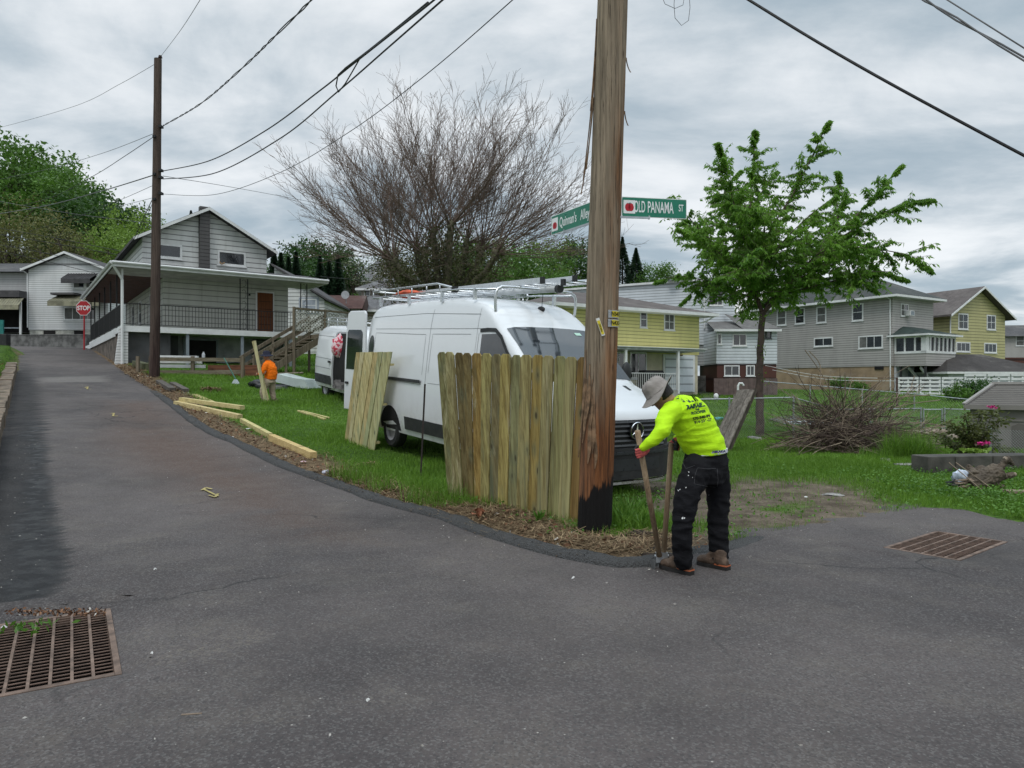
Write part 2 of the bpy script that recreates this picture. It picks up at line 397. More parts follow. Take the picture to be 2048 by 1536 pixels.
# storm drain rectangles (centre, long axis, length, width)
def rect_from(a, b, c):
    a, b, c = Vector(a), Vector(b), Vector(c); u = (b-a); L = u.length; u.normalize(); v = (c-a); v -= u*v.dot(u); W = v.length; v.normalize()
    return a, u, v, L, W
DRAINS = [rect_from((-2.18, 3.97, 0), (-2.90, 5.13, 0), (-3.1, 3.39, 0)), rect_from((3.57, 6.83, 0), (4.53, 7.59, 0), (3.88, 6.235, 0))]
def in_drain(x, y, m):
    r = np.zeros(np.shape(x), bool)
    for a, u, v, L, W in DRAINS:
        p = (x-a.x)*u.x+(y-a.y)*u.y; q = (x-a.x)*v.x+(y-a.y)*v.y; r |= (p > -m) & (p < L+m) & (q > -m) & (q < W+m)
    return r
def sheet(name, Z, keep, mat, attrs):
    ny, nx = GX.shape; idx = np.arange(ny*nx).reshape(ny, nx)
    Fq = np.stack([idx[:-1, :-1], idx[:-1, 1:], idx[1:, 1:], idx[1:, :-1]], -1).reshape(-1, 4); Fq = Fq[keep.ravel()]
    used = np.unique(Fq); rm = np.full(ny*nx, -1); rm[used] = np.arange(len(used))
    V = np.stack([GX.ravel(), GY.ravel(), Z.ravel()], 1)[used]; o = np_mesh(name, V, rm[Fq], mat, smooth=True)
    for k, a in attrs.items():
        at = o.data.attributes.new(k, 'FLOAT', 'POINT'); at.data.foreach_set('value', a.ravel()[used].astype(np.float32))
    return tag(o, kind='structure')
def cell(a, f): return f(np.stack([a[:-1, :-1], a[:-1, 1:], a[1:, 1:], a[1:, :-1]], 0))
cx = (GX[:-1, :-1]+GX[1:, 1:])/2; cy = (GY[:-1, :-1]+GY[1:, 1:])/2
anyd = cell(in_drain(GX, GY, .13).astype(float), lambda q: q.max(0)) > 0
# --- ground sheet
rag = (vnoise(GX, GY, 2.2, 3)-.5)*.16*sst(GX, 1.2, 2.2)+(vnoise(GX, GY, 5, 9)-.5)*.05
sdn = SD+rag
berm = sst(sdn, 0, .35)
bumps = (fbm(GX, GY, .9, 5)-.5)*.10+(fbm(GX, GY, 5, 8)-.5)*.05
near = 1-sst(GY, 30, 60)
flatY = sst(GX, 1.2, 1.8)*(1-sst(GY, 10.5, 12))   # the driveway lies level with the road
TZ = GZ0+np.clip(sdn*.6, -.16, .0)+np.clip(sdn, 0, 1)*0+(.05*(1-flatY*.8))*berm+bumps*berm*near*(1-.5*flatY)
# left bank behind the low wall
leftside = (GX < -3.2) & ((GX-LW[0].x)*ld.y-(GY-LW[0].y)*ld.x < 0)
TZ = np.where(leftside & (SD > 0), GZ0+np.clip((SD-.25)*4, -.16, .42)+bumps, TZ)
# dirt mask: verge by the alley, driveway by the corner
wv = .55+.45*vnoise(GX, GY, .6, 4)
verge = (1-sst(sdn, wv*.7, wv*1.25))*(1-sst(GX, 1.3, 2.0))*(SD > -.3)*(~leftside)
dw = sst(GX, 1.3, 1.9)*(1-sst(GX+.5*(vnoise(GX, GY, 1, 6)-.5)-(GY-8)*.15, 4.3, 5.3))*(1-sst(GY+.6*vnoise(GX, GY, .8, 3), 10.8, 12.6))
dw = dw*sst(fbm(GX*1.0, GY*1.5, .8, 12)+.30*dw, .40, .62)
under = .9*np.exp(-(((GX-5.0)/2.6)**2+((GY-16.2)/1.0)**2))
hole = np.exp(-(((GX-1.22)/.3)**2+((GY-6.55)/.2)**2))
DIRT = np.clip(verge+dw+under*.6+hole, 0, 1)
def dirt_at(x, y):
    sd = sdist(x, y, apoly); wv_ = .55+.45*vnoise(x, y, .6, 4)
    vg = (1-sst(sd, wv_*.7, wv_*1.25))*(1-sst(x, 1.3, 2.0))*(x > -30)
    d_ = sst(x, 1.3, 1.9)*(1-sst(x+.5*(vnoise(x, y, 1, 6)-.5)-(y-8)*.15, 4.3, 5.3))*(1-sst(y+.6*vnoise(x, y, .8, 3), 10.8, 12.6))
    return sd, vg, d_*sst(fbm(x, y*1.5, .8, 12)+.30*d_, .40, .62)
s = NT('ground'); at = s.attr('dirt'); vg = s.attr('verge')
gr = s.mix(s.rng(s.noise(.35, 5, coord='World'), .3, .7), (.045, .10, .014), (.10, .19, .024))
gr = s.mix(s.rng(s.noise(14, 4, coord='World'), .35, .7), gr, (.03, .06, .012))
so_ = s.mix(s.rng(s.noise(2.5, 7, .65, coord='World'), .3, .7), (.075, .058, .042), (.19, .155, .115))
so_ = s.mix(s.rng(s.noise(30, 5, .7, coord='World'), .45, .75), so_, (.05, .038, .028))
st = s.mix(s.rng(s.noise(24, 6, .7, coord='World', dist=1.5), .35, .65), (.05, .034, .022), (.24, .17, .10)); so_ = s.mix(vg, so_, st)
far = s.rng(s.xyz(s.pos)[1], 45, 70); c = s.mix(at, gr, so_); c = s.mix(far, c, (.03, .055, .015))
s.bump(s.noise(22, 6, .7, coord='World'), .9, .03); GROUNDM = s.done(c, .95, 0, .15)
keepT = ~anyd & (cell(SD, lambda q: q.max(0)) > -.6)
ground = sheet('ground', TZ, keepT, GROUNDM, {'dirt': DIRT, 'verge': np.clip(verge, 0, 1)})
_tv = {}
def tz(x, y):
    """height of the ground sheet at points (bilinear)"""
    x = np.asarray(x, float); y = np.asarray(y, float)
    i = np.clip(np.searchsorted(xs, x)-1, 0, len(xs)-2); j = np.clip(np.searchsorted(ys, y)-1, 0, len(ys)-2)
    fx = (x-xs[i])/(xs[i+1]-xs[i]); fy = (y-ys[j])/(ys[j+1]-ys[j])
    return (TZ[j, i]*(1-fx)+TZ[j, i+1]*fx)*(1-fy)+(TZ[j+1, i]*(1-fx)+TZ[j+1, i+1]*fx)*fy
def t1(x, y): return float(tz(x, y))
# --- asphalt
def pxpoly(pts): return np.array([(g.x, g.y) for g in (G(*p) for p in pts)])
darkp = np.array([(v.x, v.y) for v in (G(30, 705), G(52, 730), G(76, 775), G(82, 860), G(95, 960), G(128, 1130), G(112, 1170), G(60, 1222), G(0, 1235))]+[(-5, 4.2), (-12, 5), tuple((LW[0]+ld*(-3)).xy), tuple((LW[1]).xy)])
wetp = pxpoly([(75, 830), (85, 930), (98, 1010), (130, 1150), (110, 1172), (40, 1225), (-60, 1235), (-20, 1200), (20, 1150), (36, 1080), (60, 960), (62, 860)])
redp = pxpoly([(190, 800), (330, 800), (600, 960), (760, 1090), (560, 1080), (360, 1000), (180, 900)])
patp = pxpoly([(82, 755), (207, 752), (213, 764), (86, 764)])
dk = 1-sst(sdist(GX, GY, darkp)+(fbm(GX, GY, 1.3, 2)-.5)*.10, -.03, .03)
wt = 1-sst(sdist(GX, GY, wetp)+(fbm(GX, GY, 3, 2)-.5)*.32, -.03, .04)
rd = 1-sst(sdist(GX, GY, redp), -1.2, .5)
pt = 1-sst(sdist(GX, GY, patp), -.1, .1)
edg = 1-sst(-SD, .0, .35)
s = NT('asphalt'); dka = s.attr('dark'); wta = s.attr('wet'); rda = s.attr('red'); pta = s.attr('patch')
base = s.mix(s.rng(s.noise(.28, 7, .6, coord='World'), .34, .66), (.048, .041, .041), (.104, .088, .084))
base = s.mix(s.rng(s.noise(1.4, 6, .7, coord='World', off=(4, 2, 0)), .45, .75, 0, .5), base, (.125, .108, .092))
base = s.mix(s.math('MULTIPLY', rda, s.rng(s.noise(1.1, 5, .6, coord='World'), .2, .5)), base, (.088, .056, .043))
base = s.mix(dka, base, s.mix(s.rng(s.noise(1.2, 6, .7, coord='World'), .35, .65), (.020, .019, .020), (.045, .041, .040)))
base = s.mix(s.math('MULTIPLY', pta, .8), base, (.155, .142, .13))
ag = s.voro(95, s.pos)
sepc = s.n('ShaderNodeSeparateColor'); s.put(sepc.inputs[0], ag.outputs['Color'])
base = s.mix(s.rng(sepc.outputs[0], .55, .95, 0, .42), base, (.17, .162, .156)); base = s.mix(s.rng(sepc.outputs[1], .6, .95, 0, .45), base, (.03, .03, .031))
spk = s.voro(17, s.pos); sc2 = s.n('ShaderNodeSeparateColor'); s.put(sc2.inputs[0], spk.outputs['Color'])
base = s.mix(s.math('MULTIPLY', s.rng(spk.outputs['Distance'], .06, .12, 1, 0), s.rng(sc2.outputs[0], .86, .9)), base, (.34, .32, .29))
base = s.mix(s.math('MULTIPLY', wta, .85), base, s.mix(s.rng(s.noise(6, 6, .7, coord='World'), .4, .7), (.006, .006, .007), (.017, .015, .014)))
base = s.mix(s.math('MULTIPLY', s.rng(s.noise(.55, 6, .72, coord='World', off=(1, 8, 0)), .55, .68), s.rng(s.noise(34, 5, .8, coord='World'), .45, .68, 0, .7)), base, (.18, .158, .128))
base = s.mix(s.rng(s.noise(.30, 5, .6, coord='World', off=(11, 3, 0)), .5, .68, 0, .45), base, (.045, .040, .038))
crk = s.voro(.42, s.n('ShaderNodeVectorMath').outputs[0], 'DISTANCE_TO_EDGE')
vmx = s.n('ShaderNodeVectorMath', operation='ADD'); s.put(vmx.inputs[0], s.pos)
nz = s.n('ShaderNodeTexNoise'); nz.inputs['Scale'].default_value = 1.3; nz.inputs['Detail'].default_value = 6; s.put(nz.inputs['Vector'], s.pos); s.put(vmx.inputs[1], nz.outputs['Color'])
s.t.links.new(vmx.outputs[0], crk.inputs['Vector'])
base = s.mix(s.math('MULTIPLY', s.rng(crk.outputs['Distance'], .002, .008, .75, 0), s.rng(s.noise(.35, 2, coord='World', off=(7, 3, 0)), .5, .62)), base, (.016, .016, .016))
base = s.mix(s.math('MULTIPLY', dka, .48), base, (.006, .006, .007)); base = s.mix(s.math('MULTIPLY', wta, .6), base, (.004, .004, .005))
hb = s.math('ADD', s.math('MULTIPLY', ag.outputs['Distance'], .6), s.noise(45, 4, .7, coord='World')); s.bump(hb, .55, .008)
rr = s.mix(wta, s.rng(s.noise(3, 4, coord='World'), .3, .7, .78, .92), s.rng(s.noise(5, 5, coord='World'), .4, .6, .35, .7)); ASPH = s.done(base, rr, 0, .3)
RZ = GZ0+(fbm(GX, GY, .7, 21)-.5)*.012
RZ -= .05*np.exp(-((GX+2.9)/1.1)**2-((GY-4.4)/1.1)**2)*(SD < 0)
keepR = ~anyd & (cell(SD, lambda q: q.min(0)) < .3)
road = sheet('road', RZ, keepR, ASPH, {'dark': dk, 'wet': wt, 'red': rd, 'patch': pt})
# --- rolled asphalt lip along the verge
s = NT('fresh_asphalt'); v = s.voro(70, s.pos); c = s.mix(s.rng(s.noise(4, 5, coord='World'), .3, .7), (.030, .028, .027), (.06, .055, .052)); c = s.mix(s.rng(v.outputs['Distance'], .1, .5), c, mul((.05, .05, .05), 1.4))
s.bump(s.math('ADD', v.outputs['Distance'], s.noise(30, 5, .7, coord='World')), .9, .02); LIPM = s.done(c, .88, 0, .25)
def smooth_line(pts, step):
    out_ = []
    P_ = [pts[0]]+list(pts)+[pts[-1]]
    for i in range(1, len(P_)-2):
        a, b, c_, d_ = P_[i-1], P_[i], P_[i+1], P_[i+2]; n = max(1, int((c_-b).length/step))
        for k in range(n):
            t = k/n; out_.append(.5*((2*b)+(c_-a)*t+(2*a-5*b+4*c_-d_)*t*t+(3*b-a-3*c_+d_)*t**3))
    out_.append(pts[-1]); return out_
ln = smooth_line([Vector((e.x, e.y, 0)) for e in EDGE[3:24]], .15); mb = MB(); rows = []
for i, p in enumerate(ln):
    t = (ln[min(i+1, len(ln)-1)]-ln[max(i-1, 0)]).normalized(); nrm = Vector((t.y, -t.x, 0))
    if i == 0: pass
    q = 1 if nrm.y < 0 or nrm.x < 0 else 1
    fade = min(1, i/10, (len(ln)-1-i)/14); row = []
    for k in range(9):
        a = math.pi*k/8; off = 0; h = math.sin(a)*.07*fade*(1+.35*noise.noise(p*4+Vector((k*.2, 0, 0))))
        off2 = -.06+(.125+.03*noise.noise(p*1.7))*math.cos(a); pp = p-nrm*(-off2)*1.0
        row.append((pp.x, pp.y, g1(pp.x, pp.y)-.006+h))
    rows.append(row)
mb.grid(rows); kerb = tag(mb.build('kerb', LIPM, smooth=True), kind='structure')
# --- storm drains
RUST = M('rusty_steel', (.165, .115, .09), .75, .4, 9, .3, 60, metal=.2, dirt=.5, dirtc=(.28, .22, .18))
RUST2 = M('rust_orange', (.22, .085, .035), .85, .4, 12, .3, 60, metal=.1)
PITM = M('drain_pit', (.006, .004, .0035), .95, .4, 5, .2)
_rz = {}
def rz1(x, y):
    i = int(np.clip(np.searchsorted(xs, x)-1, 0, len(xs)-2)); j = int(np.clip(np.searchsorted(ys, y)-1, 0, len(ys)-2)); fx = (x-xs[i])/(xs[i+1]-xs[i]); fy = (y-ys[j])/(ys[j+1]-ys[j])
    return float((RZ[j, i]*(1-fx)+RZ[j, i+1]*fx)*(1-fy)+(RZ[j+1, i]*(1-fx)+RZ[j+1, i+1]*fx)*fy)
def drain(i, label):
    a, u, v, L, W = DRAINS[i]; z0 = rz1(a.x+u.x*L/2+v.x*W/2, a.y+u.y*L/2+v.y*W/2)-.03
    fr = Fr((a.x, a.y, z0), u, v); t = thing('storm_drain', label, 'drain', (a.x, a.y, z0), 'storm drain grates')
    mb = MB()
    for x0, x1, y0, y1 in ((0, L, 0, .035), (0, L, W-.035, W), (0, .035, .035, W-.035), (L-.035, L, .035, W-.035)): mb.box(fr, x0, x1, y0, y1, -.06, .012)
    mb.build('frame', RUST, t, bevel=.003)
    n = max(4, round(W/.105)); cb = MB()
    for k in range(1, n):
        y = .035+(W-.07)*k/n; b = MB().box(fr, .036, L-.036, y-.008, y+.008, -.03, .010); b.build('bar', RUST2 if (i == 0 and k > n-4) else RUST, t)
    n = round(L/.056)
    for k in range(1, n): x = L*k/n; cb.box(fr, x-.0035, x+.0035, .036, W-.036, -.0005, .005)
    cb.build('crossbars', M('bar_steel', (.15, .10, .078), .8, .4, 9, .2), t)
    pb = MB()
    for q in ([(0, 0), (L, 0)], [(L, 0), (L, W)], [(L, W), (0, W)], [(0, W), (0, 0)]):
        pb.poly([fr(q[0][0], q[0][1], -.05), fr(q[1][0], q[1][1], -.05), fr(q[1][0], q[1][1], -.7), fr(q[0][0], q[0][1], -.7)])
    pb.poly([fr(0, 0, -.7), fr(L, 0, -.7), fr(L, W, -.7), fr(0, W, -.7)]); pb.build('pit', PITM, t)
    # asphalt collar joining grate and road, dips towards the grate
    mb = MB(); m = .34; N = 22
    def ring(q, zf):
        pts = []
        cs = [(-q, -q), (L+q, -q), (L+q, W+q), (-q, W+q)]
        for c_ in range(4):
            x0, y0 = cs[c_]; x1, y1 = cs[(c_+1) % 4]
            for k in range(N): f = k/N; p = fr(x0+(x1-x0)*f, y0+(y1-y0)*f, 0); p.z = zf(p); pts.append(p)
        return pts
    rows = [ring(-.002, lambda p: z0+.002), ring(.012, lambda p: z0+.010), ring(.09, lambda p: (z0*.5+rz1(p.x, p.y)*.5)+.006), ring(.20, lambda p: rz1(p.x, p.y)+.009), ring(m, lambda p: rz1(p.x, p.y)+.009), ring(m+.05, lambda p: rz1(p.x, p.y)-.012)]
    mb.grid(rows, True); o = mb.build('road_collar', ASPH, smooth=True); tag(o, kind='structure')
    return t
drain(0, 'rusty steel storm drain grate in the lower left corner with weeds on it')
drain(1, 'rusty steel storm drain grate right of the worker beside the grassy driveway edge')
# --- painted survey marks
YEL = M('survey_paint', (.34, .28, .11), .8, .35, 12, .2)
def paint(name, label, strokes, wd):
    mb = MB()
    for st_ in strokes:
        pp = [G(*q) for q in st_]
        for a, b in zip(pp[:-1], pp[1:]):
            d = (b-a); d.z = 0; L = d.length; d.normalize(); nn = Vector((-d.y, d.x, 0))*wd/2; k = max(1, int(L/.1))
            for i in range(k):
                p = a+(b-a)*(i/k); q = a+(b-a)*((i+1)/k); pts = [p-nn, q-nn, q+nn, p+nn]
                mb.poly([(r.x, r.y, float(g1(r.x, r.y))+.014) for r in pts])
    o = mb.build(name, YEL); return tag(o, kind='structure')
paint('painted_arrow', '', [[(408, 980), (436, 994)], [(403, 982), (412, 977), (424, 980)], [(418, 992), (430, 996), (436, 989)]], .035)
paint('painted_squiggle', '', [[(222, 828), (228, 827), (226, 833), (236, 833)]], .04)
paint('painted_squiggle', '', [[(170, 776), (176, 774), (174, 779), (182, 779)]], .04)
# ======================= GRASS =======================
def field(n, x0, x1, y0, y1, dens, rng=RNG):
    x = rng.uniform(x0, x1, n); y = rng.uniform(y0, y1, n); ok = dens(x, y) > rng.random(n); a = x/np.maximum(y, .1)
    ok &= (a > -.80) & (a < .80); return x[ok], y[ok]
def bare(x, y):
    r = np.zeros(np.shape(x))
    for a in HOUSE_RECTS: r = np.maximum(r, (sdist(x, y, a) < .1)*1.0)
    return r
HOUSE_RECTS = [np.array([(-16.6, 29.6), (-10, 34.3), (-19, 47), (-25.5, 42.3)]), np.array([(1.5, 38), (11.8, 44), (7, 51), (-3, 45)])]
def lawn(x, y):
    sd, vg, dv = dirt_at(x, y); d = 1-np.clip(vg*1.1+dv*.97+.0, 0, 1)
    d *= (sd > .04); d *= (1-bare(x, y)); d *= .35+.65*sst(fbm(x, y, 1.3, 31), .2, .5)
    d *= 1-.8*np.exp(-(((x-1.22)/.35)**2+((y-6.6)/.25)**2)); return d
segs = [(150000, -3.5, 8, 6.4, 11, .07, .0045), (230000, -9, 12, 9.5, 17, .085, .007), (230000, -17, 18, 17, 27, .09, .012), (130000, -16, 36, 27, 52, .10, .03)]
Vs, Fs, Cs = [], [], []; off = 0
for n, x0, x1, y0, y1, h, wd in segs:
    x, y = field(n, x0, x1, y0, y1, lawn); tall = .6+1.1*sst(fbm(x, y, .8, 17), .35, .7)
    p = np.stack([x, y, tz(x, y)-.01], 1); H = h*tall*RNG.uniform(.5, 1.3, len(x)); v, f, c = blades(p, H, wd*RNG.uniform(.7, 1.4, len(x)), .5); c = np.clip(c*.6+.4*np.repeat(fbm(x, y, 1.5, 40), 6), 0, 1)
    Vs.append(v); Fs.append(f+off); Cs.append(c); off += len(v)
s = NT('grass_blades'); a = s.attr('Col'); c = s.mix(s.rng(a, 0, 1, 0, 1, False), (.062, .155, .014), (.20, .36, .040)); c = s.mix(s.rng(s.noise(.6, 4, coord='World'), .35, .7), c, (.10, .20, .02)); c = s.mix(s.rng(a, .93, .97), c, (.27, .22, .1))
s.done(c, .5, 0, .3); tr = s.n('ShaderNodeBsdfTranslucent'); s.put(tr.inputs[0], c); mx = s.n('ShaderNodeMixShader'); mx.inputs[0].default_value = .25
s.t.links.new(s.b.outputs[0], mx.inputs[1]); s.t.links.new(tr.outputs[0], mx.inputs[2]); s.t.links.new(mx.outputs[0], s.t.nodes['Material Output'].inputs['Surface']); GRASSM = s.m
tag(np_mesh('grass', np.concatenate(Vs), np.concatenate(Fs), GRASSM, np.concatenate(Cs)), 'short green grass of the lawn and yard', 'grass', kind='stuff')
# taller weeds: along the fence panel, by the post, at the right edge, on the left bank
def tuft(cx, cy, rx, ry, n, h, wd=.006, lean=.5):
    r = np.sqrt(RNG.random(n)); t = RNG.random(n)*6.283; x = cx+rx*r*np.cos(t); y = cy+ry*r*np.sin(t); k_ = sdist(x, y, apoly) > .12; x = x[k_]; y = y[k_]; n = len(x); return blades(np.stack([x, y, tz(x, y)-.01], 1), h*RNG.uniform(.4, 1.2, n), wd, lean)
parts_ = [tuft(-2.6, 10.6, .8, .5, 1300, .38), tuft(-1.3, 9.9, .8, .35, 900, .3), tuft(-.3, 8.75, 1.0, .22, 1200, .16), tuft(-1.0, 9.0, .5, .25, 500, .3), tuft(1.35, 7.7, .35, .5, 1100, .22), tuft(1.75, 7.6, .4, .4, 500, .17), tuft(2.3, 7.1, .3, .12, 300, .1),
          tuft(8.15, 14.6, .5, .3, 1300, .62, .008, .7), tuft(7.4, 14.4, .35, .3, 400, .3), tuft(.2, 12.5, 1.3, 1.0, 1500, .2), tuft(6.3, 16.2, 3, .5, 3500, .16), tuft(5.2, 12.3, 1.6, 1.5, 3500, .13)]
o_ = 0; V_, F_, C_ = [], [], []
for v, f, c in parts_: V_.append(v); F_.append(f+o_); C_.append(c*.8); o_ += len(v)
tag(np_mesh('tall_grass', np.concatenate(V_), np.concatenate(F_), GRASSM, np.concatenate(C_)), 'taller grass tufts along the fence panel and yard edge', 'grass', kind='stuff')
# clover and broad-leaved weeds
x, y = field(60000, 1.3, 12, 6.9, 12.5, lambda x, y: (sst(x-(y-8)*.1+1.6*(fbm(x, y, .7, 77)-.5), 4.7, 6.0)*(.35+.65*sst(fbm(x, y, 1.1, 57), .4, .6))*(1-.7*sst(y, 9.5, 12))+.10*sst(fbm(x, y, 1.3, 55), .55, .65))*(sdist(x, y, apoly) > .05))
x2, y2 = field(9000, -3, 2.4, 6.9, 10.5, lambda x, y: .5*sst(fbm(x, y, 2, 88), .5, .6)*(sdist(x, y, apoly) > .25)); x = np.r_[x, x2]; y = np.r_[y, y2]
h = RNG.uniform(.015, .10, len(x)); dirs = np.stack([RNG.normal(size=len(x)), RNG.normal(size=len(x)), RNG.normal(size=len(x))*.25], 1)*2
v, f, c = leaves(np.stack([x, y, tz(x, y)+h], 1), RNG.uniform(.02, .055, len(x)), RNG.uniform(.018, .04, len(x)), dirs)
CLOV = leafmat('weed_leaf', (.04, .105, .014), (.10, .22, .026))
tag(np_mesh('ground_weeds', v, f, CLOV, c), 'low broad leaved weeds and clover on the driveway edge', 'weeds', kind='stuff')
# straw, dead grass and leaf litter of the verge
def vergef(x, y): sd, vg, dv = dirt_at(x, y); return vg*(sd > .03)
x, y = field(60000, -3.5, 2.2, 6.3, 11.5, vergef); xb, yb = field(60000, -16, -2, 9.5, 30, vergef); x = np.r_[x, xb]; y = np.r_[y, yb]; n = len(x)
a = RNG.random(n)*6.283; el = RNG.uniform(-.15, .35, n); d = np.stack([np.cos(a), np.sin(a), el], 1)
sc = np.clip(y/9, 1, 2.2); L = RNG.uniform(.04, .17, n)*sc**.5; Wd = .0028*sc*RNG.uniform(.6, 1.6, n); p = np.stack([x, y, tz(x, y)+RNG.uniform(.0, .04, n)], 1)
side = np.stack([-np.sin(a), np.cos(a), 0*a], 1)*Wd[:, None]; V = np.empty((n, 4, 3)); V[:, 0] = p-side; V[:, 1] = p+side; V[:, 2] = p+d*L[:, None]+side; V[:, 3] = p+d*L[:, None]-side
s = NT('straw'); a_ = s.attr('Col'); c = s.mix(s.rng(a_, 0, 1, 0, 1, False), (.10, .062, .036), (.36, .27, .16)); STRAWM = s.done(c, .9, 0, .15)
tag(np_mesh('straw', V.reshape(-1, 3), np.arange(n*4).reshape(n, 4), STRAWM, np.repeat(RNG.random(n)**1.5, 4)), 'dead straw and cut stems along the verge', 'straw', kind='stuff')
x, y = field(16000, -3, 2, 6.4, 11.5, lambda x, y: .22*vergef(x, y)); xb, yb = field(36000, -18, -2, 9.5, 34, lambda x, y: .8*vergef(x, y)); x = np.r_[x, xb]; y = np.r_[y, yb]; n = len(x)
dirs = np.stack([RNG.normal(size=n), RNG.normal(size=n), RNG.normal(size=n)*.2], 1)*2; v, f, cl = leaves(np.stack([x, y, tz(x, y)+RNG.uniform(.005, .04, n)], 1), RNG.uniform(.03, .09, n), RNG.uniform(.02, .05, n), dirs)
s = NT('leaf_litter'); a_ = s.attr('Col'); c = s.mix(s.rng(a_, 0, .9, 0, 1, False), (.06, .03, .02), (.24, .13, .075)); c = s.mix(s.rng(a_, .93, .95), c, (.5, .47, .43)); LITM = s.done(c, .85, 0, .2)
tag(np_mesh('leaf_litter', v, f, LITM, cl), 'brown leaf litter between the asphalt and the lawn', 'leaf litter', kind='stuff')
# pale grit scattered on the road
x, y = field(5200, -9, 9, 2, 16, lambda x, y: (sdist(x, y, apoly) < -.02)*(.10+.9*np.exp(-((sdist(x, y, apoly)+.25)/.25)**2)+.8*(sdist(x, y, wetp) < 0))*~in_drain(x, y, .3)); n = len(x)
dirs = np.stack([RNG.normal(size=n), RNG.normal(size=n), 0*x], 1)*4; v, f, c = leaves(np.stack([x, y, gz(x, y)+.016], 1), RNG.uniform(.006, .028, n), RNG.uniform(.004, .012, n), dirs)
tag(np_mesh('road_grit', v, f, M('pale_grit', (.36, .34, .31), .9, .4, 30, 0), c), 'pale grit and crumbs scattered over the asphalt', 'grit', kind='stuff')
# ======================= POLES, SIGNS =======================
def pole_mesh(base, top, r0, r1, nseg, nring, groove, seed, gfreq=9):
    mb = MB(); rows = []; base = Vector(base); top = Vector(top)
    for i in range(nring+1):
        t = i/nring; c = base.lerp(top, t); z = c.z; row = []; r = r0+(r1-r0)*t
        for k in range(nseg):
            a = 2*math.pi*k/nseg; ca, sa = math.cos(a), math.sin(a)
            n = noise.noise(Vector((ca*gfreq, sa*gfreq, z*.35+seed))); n2 = noise.noise(Vector((ca*gfreq*2.6, sa*gfreq*2.6, z*.9+seed+9)))
            crack = -max(0, .42-abs(n)*3.2)*groove*1.6; q = 1+crack+n2*groove*.6+.02*noise.noise(Vector((ca, sa, z*.8+seed)))
            row.append((c.x+ca*r*q, c.y+sa*r*q, z))
        rows.append(row)
    mb.grid(rows, True); mb.poly(rows[-1]); return mb
def polemat(name, grey, brown, tar_z, basez, foot=.8):
    s = NT(name); p = s.tc.outputs['Object']; n = s.noise(1, 7, .65, stretch=(28, 28, .9)); xz = s.xyz()
    warm = s.rng(s.math('ADD', s.math('ADD', s.math('MULTIPLY', xz[0], 2.2), s.math('MULTIPLY', xz[2], -.22)), s.math('MULTIPLY', s.noise(1, 4, .6, stretch=(4, 4, .6)), 2.2)), .45, 1.25)
    c = s.mix(warm, s.mix(s.rng(n, .3, .7), mul(grey, .6), mul(grey, 1.25)), s.mix(s.rng(n, .3, .7), mul(brown, .5), mul(brown, 1.5)))
    n2 = s.noise(1, 5, .7, stretch=(60, 60, 1.6)); c = s.mix(s.rng(n2, .56, .66, 0, .8), c, (.025, .017, .012))
    n4 = s.voro(1, None); 
    mp = s.n('ShaderNodeMapping'); s.put(mp.inputs[0], p); mp.inputs['Scale'].default_value = (7, 7, 2.3); s.t.links.new(mp.outputs[0], n4.inputs['Vector'])
    c = s.mix(s.rng(n4.outputs['Distance'], .06, .15, .8, 0), c, (.05, .022, .012))
    red = s.rng(s.math('ADD', xz[2], s.math('MULTIPLY', s.noise(1, 5, .7, stretch=(5, 5, 1)), .9)), 1.35, 2.1, foot, 0); c = s.mix(red, c, s.mix(s.rng(n, .35, .65), (.045, .016, .009), (.26, .095, .032)))
    if tar_z:
        e = s.math('ADD', xz[2], s.math('MULTIPLY', s.math('SUBTRACT', s.noise(1, 5, .7, stretch=(9, 9, 1.2)), .5), .75)); e = s.math('ADD', e, s.math('MULTIPLY', xz[0], -.9))
        c = s.mix(s.rng(e, tar_z-.03, tar_z+.03, 1, 0), c, (.010, .009, .009))
    s.bump(s.math('ADD', n, n2), .8, .02); return s.done(c, .85, 0, .2)
pb = Vector((.845, 7.3, g1(.845, 7.3)-.05)); ptop = Vector((1.16, 7.3, 9.2))
PM = polemat('weathered_pole_wood', (.27, .215, .155), (.21, .105, .05), .55, 0)
tpole = thing('utility_pole', 'big weathered brown utility pole with black tarred foot beside the fence panel', 'utility pole', pb)
pole_mesh(pb, ptop, .176, .138, 96, 260, .05, 3.3, 8).build('pole_shaft', PM, tpole, smooth=True)
def pole_at(z):
    t = (z-pb.z)/(ptop.z-pb.z); c = pb.lerp(ptop, t); return c, .176+(.138-.176)*t
mb = MB()   # splinters lifting off the left side and the damaged foot
for (z0, z1, ang, lift, wd) in ((3.65, 5.0, 182, .075, .012), (3.75, 4.9, 188, .05, .016), (3.5, 4.5, 178, .09, .008), (4.35, 5.3, 186, .03, .014), (4.75, 4.9, -2, .05, .008), (4.2, 4.35, -4, .04, .006), (1.1, 1.9, 205, .03, .03), (.95, 1.6, 215, .028, .03), (1.2, 1.75, 228, .03, .025), (.8, 1.5, 196, .03, .022), (.75, 1.25, 236, .022, .028), (.85, 1.35, 249, .02, .022), (.7, 1.05, 258, .02, .02), (1.1, 1.6, 240, .02, .016)):
    rows = []
    for i in range(9):
        t = i/8; z = z0+(z1-z0)*t; c, r = pole_at(z); a = R(ang+2*math.sin(t*5)); rr = r*1.0+lift*(1-t)**1.6+.004; n_ = Vector((math.cos(a), math.sin(a), 0)); tg = Vector((-n_.y, n_.x, 0)); w_ = wd*(1-.7*(1-t)**3)*(.3+.7*math.sin(math.pi*min(1, t+.12)))
        q = Vector((c.x, c.y, z))+n_*rr; rows.append([q-tg*w_, q+n_*.006, q+tg*w_, q-n_*.006])
    mb.grid(rows, True)
